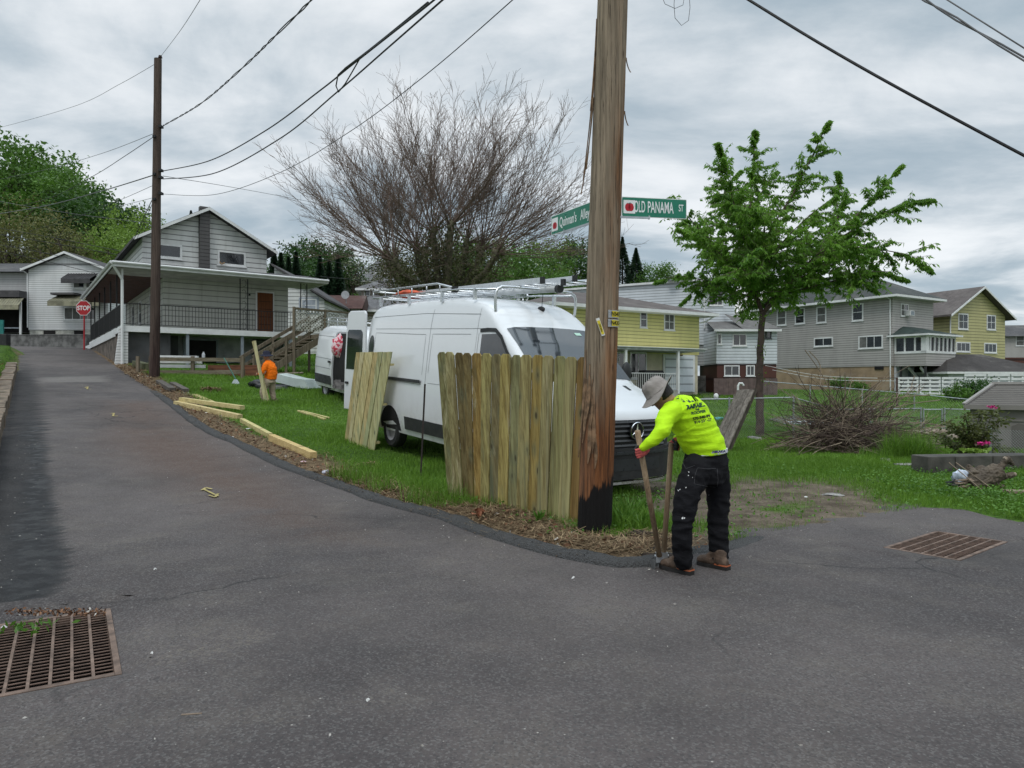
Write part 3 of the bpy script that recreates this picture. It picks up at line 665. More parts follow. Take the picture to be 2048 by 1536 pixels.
mb.build('splinters', M('torn_wood', (.17, .105, .06), .85, .5, 14, .3), tpole)
PLATE = M('tag_plate', (.36, .37, .38), .35, .2, 20, .1, metal=.7); YLAB = M('yellow_label', (.62, .5, .03), .5, .1, 20, 0); BLKT = M('black_lettering', (.012, .012, .012), .6, .1, 5, 0); TEALT = M('dark_print', (.012, .05, .045), .6, .2, 5, 0)
def wrapband(z, h, a0, a1, dr, n=14):
    mb = MB(); rows = []
    for k in range(n+1):
        a = R(a0+(a1-a0)*k/n); c0, r = pole_at(z); nn = Vector((math.cos(a), math.sin(a), 0)); b = c0+nn*(r+dr+.006); b.z = z
        rows.append([b-Vector((0, 0, h/2)), b+Vector((0, 0, h/2)), b+Vector((0, 0, h/2))-nn*.004, b-Vector((0, 0, h/2))-nn*.004])
    mb.grid(rows, True); return mb
for z, txt, lb in ((2.255, 'N5431', 'upper grey metal tag with yellow number strip nailed to the utility pole'), (2.165, 'N4302', 'lower grey metal tag with yellow number strip nailed to the utility pole')):
    t = thing('pole_tag', lb, 'tag', pole_at(z)[0]); wrapband(z, .078, 284, 338, .006).build('plate', PLATE, t); wrapband(z, .06, 297, 334, .009).build('label', YLAB, t)
    c0, r = pole_at(z)
    def wr(p, zz_, z=z, c0=c0, r=r):
        a = R(316)+(p.x)/(r+.01); q = c0+Vector((math.cos(a), math.sin(a), 0))*(r+.021); return Vector((q.x, q.y, z+p.z))
    text_mesh(txt, .058, BLKT, t, Fr((0, 0, 0), (1, 0, 0), (0, -1, 0)), sx=.85, wrap=wr, depth=.001, bold=.001)
c0, r = pole_at(2.14); fr = Fr(c0+Vector((-.035, -r-.012, 0)), (1, 0, .34), (0, -1, 0), (-.34, 0, 1)); fr.o.z = 2.13
t = thing('pole_tag', 'slanted white edged yellow label nailed to the middle of the pole', 'tag', fr.o)
MB().box(fr, -.018, .018, -.002, .002, -.10, .085).build('plate', WHITE, t); MB().box(fr, -.014, .014, .002, .005, -.085, .06).build('label', YLAB, t)
text_mesh('N4302', .03, BLKT, t, Fr(fr(0, .007, -.015), (-.34, 0, 1), (0, -1, 0), (-1, 0, -.34)), sx=1, depth=.0005)
# street name signs
SIGNG = M('sign_green', (.004, .16, .095), .35, .08, 6, .02, spec=.5, dirt=.15, dirtc=(.05, .12, .08)); SIGNW = M('sign_white', (.72, .74, .74), .4, .05, 6, 0, spec=.5); REDP = M('tomato_red', (.42, .012, .022), .4, .1, 10, 0)
def roundrect(x0, x1, z0, z1, r, n=5):
    pts = []
    for cx_, cz_, a0 in ((x1-r, z1-r, 0), (x0+r, z1-r, 90), (x0+r, z0+r, 180), (x1-r, z0+r, 270)):
        for k in range(n+1): a = R(a0+90*k/n); pts.append((cx_+r*math.cos(a), cz_+r*math.sin(a)))
    return pts
def tomato(fr, x, z, s_, t, leafc=TEALT):
    mb = MB()
    for ex, ew in ((-.45, .55), (0, .62), (.45, .55)):
        pts = [(x+s_*(ex*.75+ew*math.cos(a)), z+s_*.78*math.sin(a)) for a in np.linspace(0, 2*math.pi, 25)[:-1]]; mb.prism(fr, pts, .0045+abs(ex)*.0008, .0056+abs(ex)*.0008)
    mb.build('fruit_emblem', REDP, t); mb = MB()
    for a in (60, 95, 130, 25, 160):
        d = Vector((math.cos(R(a)), 0, math.sin(R(a)))); p = (x, z+s_*.7); q = (p[0]+d.x*s_*.5, p[1]+d.z*s_*.35-.002); mb.prism(fr, [(p[0]-.002, p[1]), (q[0], q[1]+.002), (p[0]+.002, p[1]-.004)], .007, .008)
    mb.build('emblem_leaf', leafc, t)
def street_sign(o, u, L, H, label, words_, hidden):
    u = Vector(u).normalized(); v = Vector((u.y, -u.x, 0)); fr = Fr(o, u, v); t = thing('street_sign', label, 'street sign', o)
    MB().prism(fr, roundrect(-hidden, L, -H/2, H/2, .012), -.0015, .0015).build('border', SIGNW, t)
    MB().prism(fr, roundrect(-hidden+.007, L-.007, -H/2+.007, H/2-.007, .009), .0012, .003).build('panel', SIGNG, t); return fr, t
fr, t = street_sign(P(1243, 413, 7.25), (.985, .17, -.0), .705, .205, 'green OLD PANAMA ST sign on the right of the pole', '', .0)
MB().prism(fr, roundrect(.02, .145, -.068, .068, .006), .003, .0042).build('emblem_panel', SIGNW, t); tomato(fr, .083, -.004, .052, t)
text_mesh('OLD', .165, SIGNW, t, Fr(fr(.193, .0035, 0), fr.u, fr.v), sx=.36, bold=.0016, depth=.0008); text_mesh('PANAMA', .165, SIGNW, t, Fr(fr(.418, .0035, 0), fr.u, fr.v), sx=.42, bold=.0016, depth=.0008); text_mesh('ST', .10, SIGNW, t, Fr(fr(.642, .0035, .006), fr.u, fr.v), sx=.5, bold=.0012, depth=.0008)
mb = MB(); mb.beam(fr(-.02, .012, -.112), fr(.3, .012, -.108), .012, .02); mb.box(fr, .285, .3, -.006, .016, -.12, -.085); mb.build('bracket', GALV, t)
A_ = P(1103, 452, 8.02); B_ = P(1181, 426, 7.38); u = (B_-A_); u.z = 0
fr, t = street_sign(A_, u, .95, .215, "green Quinnan's Alley sign disappearing behind the left of the pole", '', 0)
MB().prism(fr, roundrect(.015, .135, -.07, .075, .006), .003, .0042).build('emblem_panel', SIGNW, t); tomato(fr, .075, -.012, .045, t, REDP)
text_mesh("Quinnan's", .15, SIGNW, t, Fr(fr(.33, .0035, 0), fr.u, fr.v), sx=.54, bold=.0016, depth=.0008); text_mesh("Alley", .15, SIGNW, t, Fr(fr(.645, .0035, 0), fr.u, fr.v), sx=.54, bold=.0016, depth=.0008)
mb = MB(); mb.beam(fr(.27, .012, -.118), fr(.8, .012, -.118), .014, .022); mb.box(fr, .26, .275, -.006, .016, -.13, -.09); mb.build('bracket', GALV, t)
# ---- far utility pole by the alley
b2 = G(309, 757); d2 = b2.y; t2 = P(316, 118, d2); LP = t2
OLDP = polemat('dark_old_pole_wood', (.085, .062, .052), (.045, .028, .025), 0, 0, 0); tp2 = thing('utility_pole', 'tall thin dark brown utility pole beside the alley in front of the porch house', 'utility pole', b2)
pole_mesh(b2-Vector((0, 0, .1)), t2, .175, .125, 40, 160, .05, 7.1, 6).build('pole_shaft', OLDP, tp2, smooth=True)
mb = MB(); mb.tube([t2+Vector((.05, 0, .0)), t2+Vector((.08, 0, .1))], .02, 8); mb.tube([t2+Vector((.08, 0, .04)), t2+Vector((.08, 0, .07))], .07, 12); mb.tube([t2+Vector((.08, 0, .09)), t2+Vector((.08, 0, .12))], .055, 12); mb.build('insulator', M('insulator_brown', (.05, .03, .025), .3, .1, 5, 0), tp2)
mb = MB()
for yy in (255, 275, 342, 356, 388, 350, 400): q = P(312 if yy in (275, 350, 400) else 324, yy, d2-.05); mb.box(Fr(q, (1, 0, 0)), -.05, .05, -.16, .02, -.04, .04)
mb.build('brackets', BLACKIRON, tp2)
# ---- wires
WIREM = M('wire_black', (.018, .018, .02), .55, .2, 5, 0); WIREG = M('wire_grey', (.12, .12, .125), .5, .2, 5, 0)
def wire(label, pts, r, m=WIREM, name='cable', twist=0):
    pp = smooth_line([P(*p) for p in pts], .25); mb = MB(); r = r*1.15
    if twist:
        for ph in (0, math.pi):
            q = []
            for i, p in enumerate(pp): a = i*.25/.45*twist+ph+math.sin(i*.37)*1.2; q.append(p+Vector((math.cos(a)*r*1.6, 0, math.sin(a)*r*1.6)))
            mb.tube(q, r, 6)
    else: mb.tube(pp, r, 6)
    o = mb.build(name, m, origin=pp[0]); return tag(o, label, 'cable', 'overhead cables')
D = d2
wire('thin wire rising steeply from the tip of the dark pole', [(322, 112, D), (360, 62, 19), (400, 0, 14), (440, -70, 11)], .006, WIREG)
wire('twisted black cable climbing from the dark pole to the top edge', [(325, 252, D), (400, 208, 20.5), (480, 140, 16.5), (560, 62, 13.2), (622, 0, 11.4), (690, -80, 10)], .009, twist=1.6)
wire('upper thick black cable sagging from the dark pole over the bare tree', [(326, 342, D), (420, 321, 22), (530, 262, 18), (640, 181, 14.5), (700, 133, 13), (790, 62, 11.2), (868, 0, 10), (960, -80, 9)], .013)
wire('short dark splice sleeve on the upper thick cable', [(690, 138, 13.1), (740, 100, 12.2), (800, 52, 11.1), (856, 6, 10.2)], .020, name='splice')
wire('lower thick black cable sagging from the dark pole over the bare tree', [(326, 358, D), (430, 346, 22), (560, 277, 18), (672, 186, 14.2), (780, 92, 12), (885, 0, 10), (960, -65, 9)], .013)
wire('black loop of cable hanging between the two thick cables', [(700, 130, 13), (676, 150, 13.4), (672, 172, 13.8), (677, 184, 14), (690, 168, 13.6), (718, 120, 12.7)], .011, name='cable_loop')
wire('thin slack wire from the dark pole crossing in front of the bare tree', [(324, 388, D), (430, 389, 22.5), (560, 345, 19), (700, 263, 15), (850, 151, 12), (1025, 0, 9.5), (1100, -70, 8.7)], .0065)
wire('thin wire descending left from the tip of the dark pole', [(310, 128, D), (240, 168, 29), (150, 212, 34), (0, 255, 42), (-90, 275, 48)], .007, WIREG)
wire('thin grey wire sagging left below the twisted cable', [(308, 267, D), (200, 308, 32), (80, 342, 39), (-60, 370, 47)], .008, WIREG)
wire('slack dark cable curving down left into the green trees', [(308, 273, D), (250, 312, 27), (190, 350, 30), (110, 392, 35), (40, 412, 40)], .010)
wire('thick grey cable crossing left in front of the green trees', [(308, 350, D), (200, 383, 31), (80, 414, 38), (-60, 436, 47)], .017, WIREG)
wire('thin wire running left just below the thick grey cable', [(308, 370, D), (240, 400, 29), (150, 436, 34), (60, 462, 40)], .007)
wire('lowest thin wire leaving the dark pole towards the left', [(308, 395, D), (240, 412, 29), (160, 430, 34), (100, 438, 38)], .006)
wire('left service wire from the dark pole down to the porch house eave', [(306, 396, D), (285, 440, 28), (262, 492, 30.5)], .012)
wire('right service wire from the dark pole down to the porch house eave', [(309, 396, D), (291, 440, 28), (268, 490, 30.5)], .007)
for i, (a, b, c_) in enumerate((((0, 403, 60), (150, 428, 58), (300, 446, 58)), ((-20, 453, 46), (120, 478, 44), (245, 503, 40)), ((-20, 466, 46), (110, 487, 44), (240, 510, 40)), ((-20, 486, 46), (100, 508, 44), (200, 532, 41)), ((-20, 498, 46), (90, 522, 44), (190, 546, 41)))):
    wire(['topmost', 'second', 'third', 'fourth', 'lowest'][i]+' of the dark lines strung above the far left white house', [a, b, c_], .016, WIREG if i == 0 else WIREM)
wire('thick black cable slanting down across the upper right sky', [(1470, -18, 9.6), (1498, 0, 9.4), (1640, 87, 9.0), (1800, 178, 8.6), (2048, 311, 8.2), (2150, 362, 8)], .0165)
wire('left one of the paired grey cables in the top right corner', [(1820, -20, 9.2), (1850, 0, 9), (1950, 60, 8.7), (2048, 118, 8.4), (2120, 160, 8.3)], .010, WIREG, twist=2)
wire('right one of the paired grey cables in the top right corner', [(1862, -22, 9.2), (1895, 0, 9), (1970, 47, 8.7), (2048, 96, 8.5), (2120, 140, 8.3)], .008, WIREG)
wire('loose thin loop of wire hanging from the top edge right of the pole', [(1322, -12, 7.4), (1330, 8, 7.4), (1350, 17, 7.4), (1366, 10, 7.4), (1370, -14, 7.4)], .0022, name='cable_loop')
wire('long narrow loop of thin wire hanging from the top edge right of the pole', [(1350, -20, 7.4), (1348, 10, 7.4), (1350, 36, 7.4), (1363, 51, 7.4), (1377, 41, 7.4), (1380, 15, 7.4), (1378, -20, 7.4)], .0024, name='cable_loop')
wire('faint distant wire running right from the dark pole behind the bare tree', [(326, 352, D), (450, 372, 34), (560, 392, 42), (760, 430, 55)], .010, WIREG)
for i, (a, b, c_) in enumerate((((545, 487, 38), (640, 500, 44), (760, 520, 50)), ((630, 515, 38), (700, 530, 42), (790, 545, 48)), ((640, 553, 36), (720, 560, 42), (800, 566, 48)))):
    wire(['upper', 'middle', 'lower'][i]+' wire crossing behind the porch house towards the bare tree', [a, b, c_], .014)
# ======================= FENCE PANELS =======================
def board(parent, BL, BR, TL, TR, th, mat, tint, ear=.034, name='board', out_=None):
    BL, BR, TL, TR = map(Vector, (BL, BR, TL, TR)); n = (BR-BL).cross(TL-BL).normalized(); n = -n if n.y > 0 else n   # towards the camera
    ut = (TR-TL).normalized(); wv_ = (TL-BL).normalized(); e = ear
    pts = [BL, BR, TR-wv_*e*1.1, TR-ut*e, TL+ut*e, TL-wv_*e*1.1] if e else [BL, BR, TR, TL]
    k = len(pts); mb = MB(); c = sum(pts, Vector())/k
    mb.add([p-c for p in pts]+[p-n*th-c for p in pts], [list(range(k))[::-1], list(range(k, 2*k))]+[(i, (i+1) % k, k+(i+1) % k, k+i) for i in range(k)])
    inv = wmat_of(parent).inverted(); o = mb.build(name, mat, color=tint, bevel=.002, local=True); o.parent = parent; o.location = inv @ c; return o
BW = wood('treated_pine', (.46, .41, .26), (.22, .175, .095), 'z', 1, tint=True, stain=(.115, .135, .085))
tf = thing('board_fence', 'treated picket fence panel with dog eared boards standing left of the utility pole', 'fence panel', G(1060, 1010))
topx = [874, 891, 909, 926, 943, 963.5, 984, 1002, 1023, 1042, 1065, 1087, 1109, 1132, 1155, 1178]; botx = [895, 909, 927, 938, 948, 962, 978, 996, 1015, 1033, 1055, 1073, 1094, 1116, 1137, 1160]
topy = [705, 704, 705, 706, 706, 707, 707.5, 708, 709, 710, 710, 711, 712, 713, 714, 714]; boty = [983, 989, 994, 999, 1004, 1009, 1015, 1021, 1027, 1035, 1040, 1044, 1048, 1051, 1054, 1056]
tints = [(.62, .70, .50), (.74, .76, .58), (.26, .21, .13), (.36, .28, .16), (.78, .55, .22), (.80, .80, .48), (.52, .50, .40), (.88, .80, .40), (.62, .72, .56), (.72, .70, .46), (.82, .66, .28), (.66, .66, .48), (.60, .66, .44), (.78, .80, .60), (.55, .34, .14)]
MB().prism(Fr(P(893, 712, 9.07), (P(1172, 716, 7.74)-P(893, 712, 9.07))), [(0, -1.62), (2.24, -1.62), (2.24, -.03), (0, -.03)], .03, .034).build('backing_shadow_gap', OLDW0, tf) if False else None
def dt(x): return 8.95+(7.62-8.95)*(x-874)/(1178-874)
def db(x): return 9.28+(7.66-9.28)*(x-895)/(1160-895)
for i in range(15):
    j = .016*(i % 2)+random.uniform(0, .004); q = Vector((-.6*j, -.8*j, 0)); tw = random.uniform(-.5, .5)
    TL, TR = P(topx[i]+.35, topy[i]+tw, dt(topx[i])), P(topx[i+1]-.25, topy[i+1]+tw, dt(topx[i+1])); BL, BR = P(botx[i]+.35, boty[i]+7, db(botx[i])), P(botx[i+1]-.25, boty[i+1]+7, db(botx[i+1]))
    kt = (1.08 if i % 2 else .93) if i not in (2, 3, 4) else 1.05; tints[i] = tuple(a_*.75+b_*.25 for a_, b_ in zip(tints[i], (.80, .78, .58))); board(tf, BL+q, BR+q, TL+q, TR+q, .017, BW, tuple(x*kt for x in tints[i]))
for f in (.14, .5, .86):
    a = P(885, 700, 9).lerp(P(905, 985, 9.3), 1-f); b = P(1200, 714, 7.58).lerp(P(1200, 1058, 7.6), 1-f); o_ = Vector((.04, .05, 0)); MB().beam(a+o_, b+o_, .038, .088).build('rail', wood('rail_pine', (.42, .40, .26), (.28, .25, .14), 'x', 1, tint=True), tf, color=(.9, .9, .7))
gp = G(1222, 1066); tpst = MB(); a = Vector((gp.x, 7.66, gp.z-.1)); b = Vector((gp.x+.005, 7.66, 1.97)); tpst.beam(a, b, .09, .09, up=(0, 1, 0)); o = tpst.build('fence_post', BW, origin=a, color=(.62, .66, .42), bevel=.004); tag(o, 'square green treated fence post just behind the utility pole', 'fence post')
tl = thing('board_fence', 'pale new fence panel of vertical boards leaning against the white van', 'fence panel', G(715, 892)); n = 8
_b1, _b2 = G(748, 906), G(688, 883); FB = [_b1.y-.06, _b2.y-.06]; cTL, cTR, cBR, cBL = P(712, 705, 14.0), P(785, 704, 13.15), P(748, 910, FB[0]), P(688, 886, FB[1]); print('PANEL', _b1.y, _b2.y)
PALE = wood('pale_pine', (.60, .55, .35), (.36, .31, .17), 'z', .9, tint=True, stain=(.27, .31, .19))
for i in range(n):
    f0, f1 = i/n+.006, (i+1)/n-.006; k = Vector((-.4, -.8, .3))*(.012*(i % 2)+.006*random.random()); board(tl, cBL.lerp(cBR, f0)+k, cBL.lerp(cBR, f1)+k, cTL.lerp(cTR, f0)+k, cTL.lerp(cTR, f1)+k, .018, PALE, random.choice([(1.1, 1.08, 1), (.85, .9, .75), (1, .88, .68), (.8, .9, .78), (1.15, 1.1, .9)]), ear=.0)
nn = (cBR-cBL).cross(cTL-cBL).normalized(); nn = nn if nn.y > 0 else -nn
for f in (.12, .5, .88): MB().beam(cBL.lerp(cTL, f)+nn*.045, cBR.lerp(cTR, f)+nn*.045, .038, .085, up=nn).build('rail', PALE, tl, color=(.95, .9, .7))
b = G(840, 958); mb = MB(); mb.beam(b-Vector((0, 0, .2)), P(850, 768, b.y+.02), .028, .012, up=(0, 1, 0)); tag(mb.build('metal_stake', M('rusty_dark_iron', (.03, .022, .02), .8, .5, 12, .3), origin=b), 'thin dark metal stake stuck in the grass in front of the van', 'stake')
# weathered boards leaning by the cherry tree
OLD = wood('grey_old_wood', (.25, .22, .19), (.11, .095, .08), 'z', 1, tint=True)
tw_ = thing('old_gate', 'grey weathered wooden gate leaning beside the leafy tree trunk', 'gate', G(1452, 905))
A1, A2, B1, B2 = P(1474, 778, 16.3), P(1508, 780, 15.9), P(1425, 882, 16.1), P(1453, 902, 15.6)
for i in range(4): f0, f1 = i/4+.01, (i+1)/4-.01; j = random.uniform(-.03, .03); board(tw_, B1.lerp(B2, f0), B1.lerp(B2, f1), A1.lerp(A2, f0)+Vector((0, 0, j)), A1.lerp(A2, f1)+Vector((0, 0, j*.5)), .03, OLD, random.choice([(1, 1, 1), (.8, .8, .8), (1.1, 1.05, 1)]), ear=0, name='plank')
for f in (.25, .85): MB().beam(B1.lerp(A1, f)+Vector((.03, .05, 0)), B2.lerp(A2, f)+Vector((.03, .05, 0)), .05, .09).build('batten', OLD, tw_)
MB().beam(B2+Vector((.06, .1, -.05)), A2+Vector((.07, .1, .02)), .09, .05, up=(0, 1, 0)).build('side_rail', OLD, tw_, color=(.35, .33, .3))
# ======================= CHAIN LINK =======================
CHMESH = M('dull_galvanised_wire', (.26, .28, .28), .6, .1, 6, 0, metal=.3)
def chain_fence(label, pts, h, posts, mesh_p=.075, wr=.0028, rail=True, name='chain_link_fence', rm=None, gate=False):
    """pts: world points along the TOP rail"""
    t = thing(name, label, 'gate' if gate else 'fence', Vector((pts[0].x, pts[0].y, t1(pts[0].x, pts[0].y)))); mb = MB(); lens = [(b-a).length for a, b in zip(pts[:-1], pts[1:])]; tot = sum(lens)
    def at(s_):
        for (a, b), L in zip(zip(pts[:-1], pts[1:]), lens):
            if s_ <= L or b is pts[-1]: return a.lerp(b, min(1, s_/L))
            s_ -= L
    n = int(tot/mesh_p)
    for k in range(-int(h/mesh_p), n):
        for sgn in (1, -1):
            s0 = k*mesh_p; s1 = s0+h*.98; z0, z1 = (0, -h)
            if sgn < 0: z0, z1 = z1, z0
            c0, c1 = max(0, s0), min(tot, s1)
            if c1-c0 < .03: continue
            q0, q1 = at(c0), at(c1); f0, f1 = (c0-s0)/(s1-s0), (c1-s0)/(s1-s0); q0 = q0+Vector((0, 0, z0+(z1-z0)*f0)); q1 = q1+Vector((0, 0, z0+(z1-z0)*f1)); mb.tube([q0, q1], wr, 3, cap=False)
    mb.build('mesh', rm or CHMESH, t)
    if rail: MB().tube(pts, .021, 8).build('top_rail', GALV, t)
    for s_ in posts:
        q = at(s_*tot); MB().tube([Vector((q.x, q.y, q.z-h-.25)), q+Vector((0, 0, .05))], .03, 10).build('post', GALV, t)
    return t
chain_fence('long far chain link fence running from the white annex to the grey shed', [P(1522, 762, 37), P(1700, 777, 34), P(1840, 789, 31), P(1948, 800, 29)], 1.15, (0, .25, .5, .75), .12, .0022)
chain_fence('near chain link fence ending at the leafy tree', [P(1370, 799, 20.5), P(1452, 798, 20.5), P(1587, 795, 21)], 1.15, (.38, 1), .075, .0016)
chain_fence('chain link fence behind the brush pile leading to the small gate', [P(1590, 796, 21), P(1669, 819, 23.5), P(1760, 818, 25), P(1842, 817, 26)], 1.1, (.33, .66, 1), .08, .0018)
chain_fence('small chain link garden gate behind the pink flowered bush', [P(1847, 819, 26), P(1884, 819, 26)], 1.05, (0, 1), .08, .0018, name='garden_gate', gate=True)
chain_fence('short chain link fence right of the small gate', [P(1889, 818, 26), P(1965, 820, 26.5)], 1.1, (0, 1), .08, .0018)
chain_fence('galvanised chain link fence in front of the grey shed at the right edge', [P(1980, 858, 14.2), P(2048, 861, 13.6), P(2110, 864, 13.2)], .85, (0, 1), .055, .0024, rail=False)
for px, py, d_, hh, lb in ((1794, 756, 33, 1.9, 'thin rusty post standing in the far yard near the white pallet fence'), ):
    b = P(px, py, d_); mb = MB().tube([Vector((b.x, b.y, t1(b.x, b.y)-.1)), b], .045, 8); mb.tube([b-Vector((.9, 0, 0)), b], .02, 6); tag(mb.build('clothes_post', M('rusty_post', (.07, .035, .03), .8, .3, 10, .1), origin=b), lb, 'post')
for i, (a, b) in enumerate((((1530, 731, 44), (1792, 757, 33)), ((1545, 740, 44), (1800, 762, 33)))):
    p, q = P(*a), P(*b); m_ = (p+q)/2-Vector((0, 0, .25)); tag(MB().tube(smooth_line([p, m_, q], .5), .012, 5).build('clothes_line', WHITE, origin=p), ['upper', 'lower'][i]+' white clothes line in front of the grey house', 'clothes line')
# ======================= VANS =======================
def carpaint(name, col):
    s = NT(name); n = s.noise(1.5, 6, .65, stretch=(1, 1, .4)); z = s.xyz()[2]
    d = s.math('MULTIPLY', s.rng(s.math('ADD', z, s.math('MULTIPLY', n, .8)), .5, 1.6, .62, .07), s.rng(s.noise(5, 6, .7), .3, .7, .5, 1)); c = s.mix(d, col, (.32, .30, .26))
    s.b.inputs['Coat Weight'].default_value = .6; s.b.inputs['Coat Roughness'].default_value = .06; return s.done(c, .26, 0, .55)
VANW = carpaint('van_paint', (.70, .72, .74)); BLKP = M('black_plastic', (.022, .023, .024), .55, .25, 6, .15, 80, dirt=.35, dirtc=(.09, .085, .08)); RUBBER = M('tyre_rubber', (.018, .018, .018), .85, .3, 12, .3, 60, dirt=.5, dirtc=(.08, .07, .06))
SEAM = M('panel_gap', (.10, .105, .11), .7, .1, 3, 0); WSH = M('windscreen_glass', (.03, .036, .042), .04, .3, .8, 0, spec=1.0); CHR = M('chrome', (.75, .76, .78), .12, .04, 5, 0, metal=1)
def interp(pts, x):
    if x <= pts[0][0]: return pts[0][1]
    for (a, b), (c, d) in zip(pts[:-1], pts[1:]):
        if x <= c: t = (x-a)/(c-a); return b+(d-b)*t
    return pts[-1][1]
class Van:
    def __init__(s, T, W, L, zb=.32):
        s.T, s.W, s.L, s.zb = T, W, L, zb
    def top(s, x): return interp(s.T, x)
    def plan(s, x): p = min(1, (max(0, x+.02)/.30*.75)**.25); return p*(1-.035*max(0, (x-s.L+.5)/.5)**2)
    def half(s, x, z): return interp(s.W, z)*s.plan(x)
    def prof(s, x):
        T = s.top(x); zs = T-.17; pts = []
        for i in range(17): z = s.zb+(zs-s.zb)*i/16; pts.append((s.half(x, z), z))
        w0 = s.half(x, zs)
        k = min(1, w0/.3)
        for a, b in ((.015, .12), (.045, .07), (.10, .03), (.20, .006)): pts.append((w0-a*k, T-b))
        pts.append((w0*.5, T+.008)); pts.append((0, T+.015)); return pts
    def body(s, t, mat, xs_):
        mb = MB(); rows = []
        for x in xs_:
            p = s.prof(x); rows.append([(x, y, z) for y, z in p]+[(x, -y, z) for y, z in p[-2::-1]])
        mb.grid(rows); mb.poly(rows[-1]); mb.poly([(xs_[0], 0, s.zb)]+list(rows[0])[:]) ; o = mb.build('body', mat, t, smooth=True, local=True, auto=40); return o
    def side(s, poly, off=.004, sgn=1): return [(x, sgn*(s.half(x, z)+off), z) for x, z in poly]
    def strip(s, mb, x0, x1, z0, z1, off=.004, sgn=1, n=24, th=0):
        rows = []
        for i in range(n+1):
            x = x0+(x1-x0)*i/n; a = z0(x) if callable(z0) else z0; b = z1(x) if callable(z1) else z1; rows.append([(x, sgn*(s.half(x, z)+off+(th if 0 < k < 3 else 0)), z) for k, z in enumerate((a, a+.003, b-.003, b))])
        mb.grid(rows)
    def seam(s, mb, pts, w=.007, off=.004, sgn=1):
        q = []
        for a, b in zip(pts[:-1], pts[1:]):
            n = max(1, int(math.dist(a, b)/.12))
            for k in range(n): q.append((a[0]+(b[0]-a[0])*k/n, a[1]+(b[1]-a[1])*k/n))
        q.append(pts[-1]); rows = []
        for i, (x, z) in enumerate(q):
            a = q[max(0, i-1)]; b = q[min(len(q)-1, i+1)]; dx, dz = b[0]-a[0], b[1]-a[1]; L = math.hypot(dx, dz)+1e-9; nx, nz = -dz/L*w/2, dx/L*w/2
            rows.append([(x+nx, sgn*(s.half(x+nx, z+nz)+off), z+nz), (x-nx, sgn*(s.half(x-nx, z-nz)+off), z-nz)])
        mb.grid(rows)
def wheel(t, x, y, r=.34, sgn=1, w_=.22):
    th = thing; mb = MB(); fr = Fr((x, y, r), (1, 0, 0), (0, sgn, 0)); prof_ = [(r*.62, 0), (r*.9, 0.004), (r, -.035), (r, -w_+.03), (r*.9, -w_), (r*.3, -w_)]
    rows = [[fr(q*math.cos(2*math.pi*k/28), d, q*math.sin(2*math.pi*k/28)) for k in range(28)] for q, d in prof_]; mb.grid(rows, True); wt_ = mb.build('wheel', RUBBER, t, smooth=True, local=True, auto=40)
    mb = MB(); pr = [(r*.63, -.004), (r*.55, -.03), (r*.5, -.05), (r*.2, -.035), (0.001, -.03)]; mb.grid([[fr(q*math.cos(2*math.pi*k/28), d, q*math.sin(2*math.pi*k/28)) for k in range(28)] for q, d in pr], True); o = mb.build('rim', M('steel_rim', (.3, .3, .31), .45, .2, 8, .05, metal=.6), wt_, smooth=True, local=True)
    for k in range(6):
        a = k*math.pi/3; MBb = None
    return wt_
def van_matrix(F, h, pitch):
    X = Vector((-h[0], -h[1], pitch)).normalized(); Y = Vector((h[1], -h[0], 0)).normalized(); Z = X.cross(Y); return Matrix(((X.x, Y.x, Z.x, F[0]), (X.y, Y.y, Z.y, F[1]), (X.z, Y.z, Z.z, F[2]), (0, 0, 0, 1)))
h1 = (.562, -.827); F1 = Vector((1.60, 9.62, .0)); VM = van_matrix(F1, h1, .060)
vt = thing('cargo_van', 'large white high roof cargo van with ladder rack parked behind the fence panels', 'van', mat=VM)
V1 = Van([(-.02, 1.02), (0, 1.08), (.06, 1.16), (.2, 1.24), (.5, 1.37), (.95, 1.52), (1.25, 1.79), (1.6, 2.07), (1.95, 2.31), (2.1, 2.44), (2.3, 2.58), (2.6, 2.71), (3.0, 2.78), (3.6, 2.82), (5, 2.83), (6.3, 2.80), (6.75, 2.76), (6.92, 2.68), (7.0, 2.55)],
         [(.3, .94), (.5, .985), (.8, 1.0), (1.15, 1.0), (1.35, .985), (1.6, .965), (2.0, .93), (2.3, .895), (2.5, .86), (2.7, .80)], 7.0)
xs1 = [-.02, -.015, -.005, .01, .03, .06, .1, .15, .2, .3, .4, .5, .65, .8, .95, 1.1, 1.25, 1.42, 1.6, 1.78, 1.95, 2.02, 2.1, 2.2, 2.3, 2.45, 2.6, 2.8, 3.0, 3.3, 3.6, 4, 4.5, 5, 5.5, 6, 6.3, 6.55, 6.75, 6.85, 6.92, 6.97, 7.0]
V1.body(vt, VANW, xs1)
mb = MB()   # windscreen
rows = []
for i in range(15):
    x = 1.0+.93*i/14; p = V1.prof(x); w0 = V1.half(x, V1.top(x)-.17); row = []
    for k in range(13): q = -1+2*k/12; y = q*(w0-.10); zt = interp(sorted([(a, b) for a, b in p[-7:]]), abs(y)); row.append((x-.006, y, zt+.007))
    rows.append(row)
mb.grid(rows); mb.build('windscreen', WSH, vt, smooth=True, local=True)
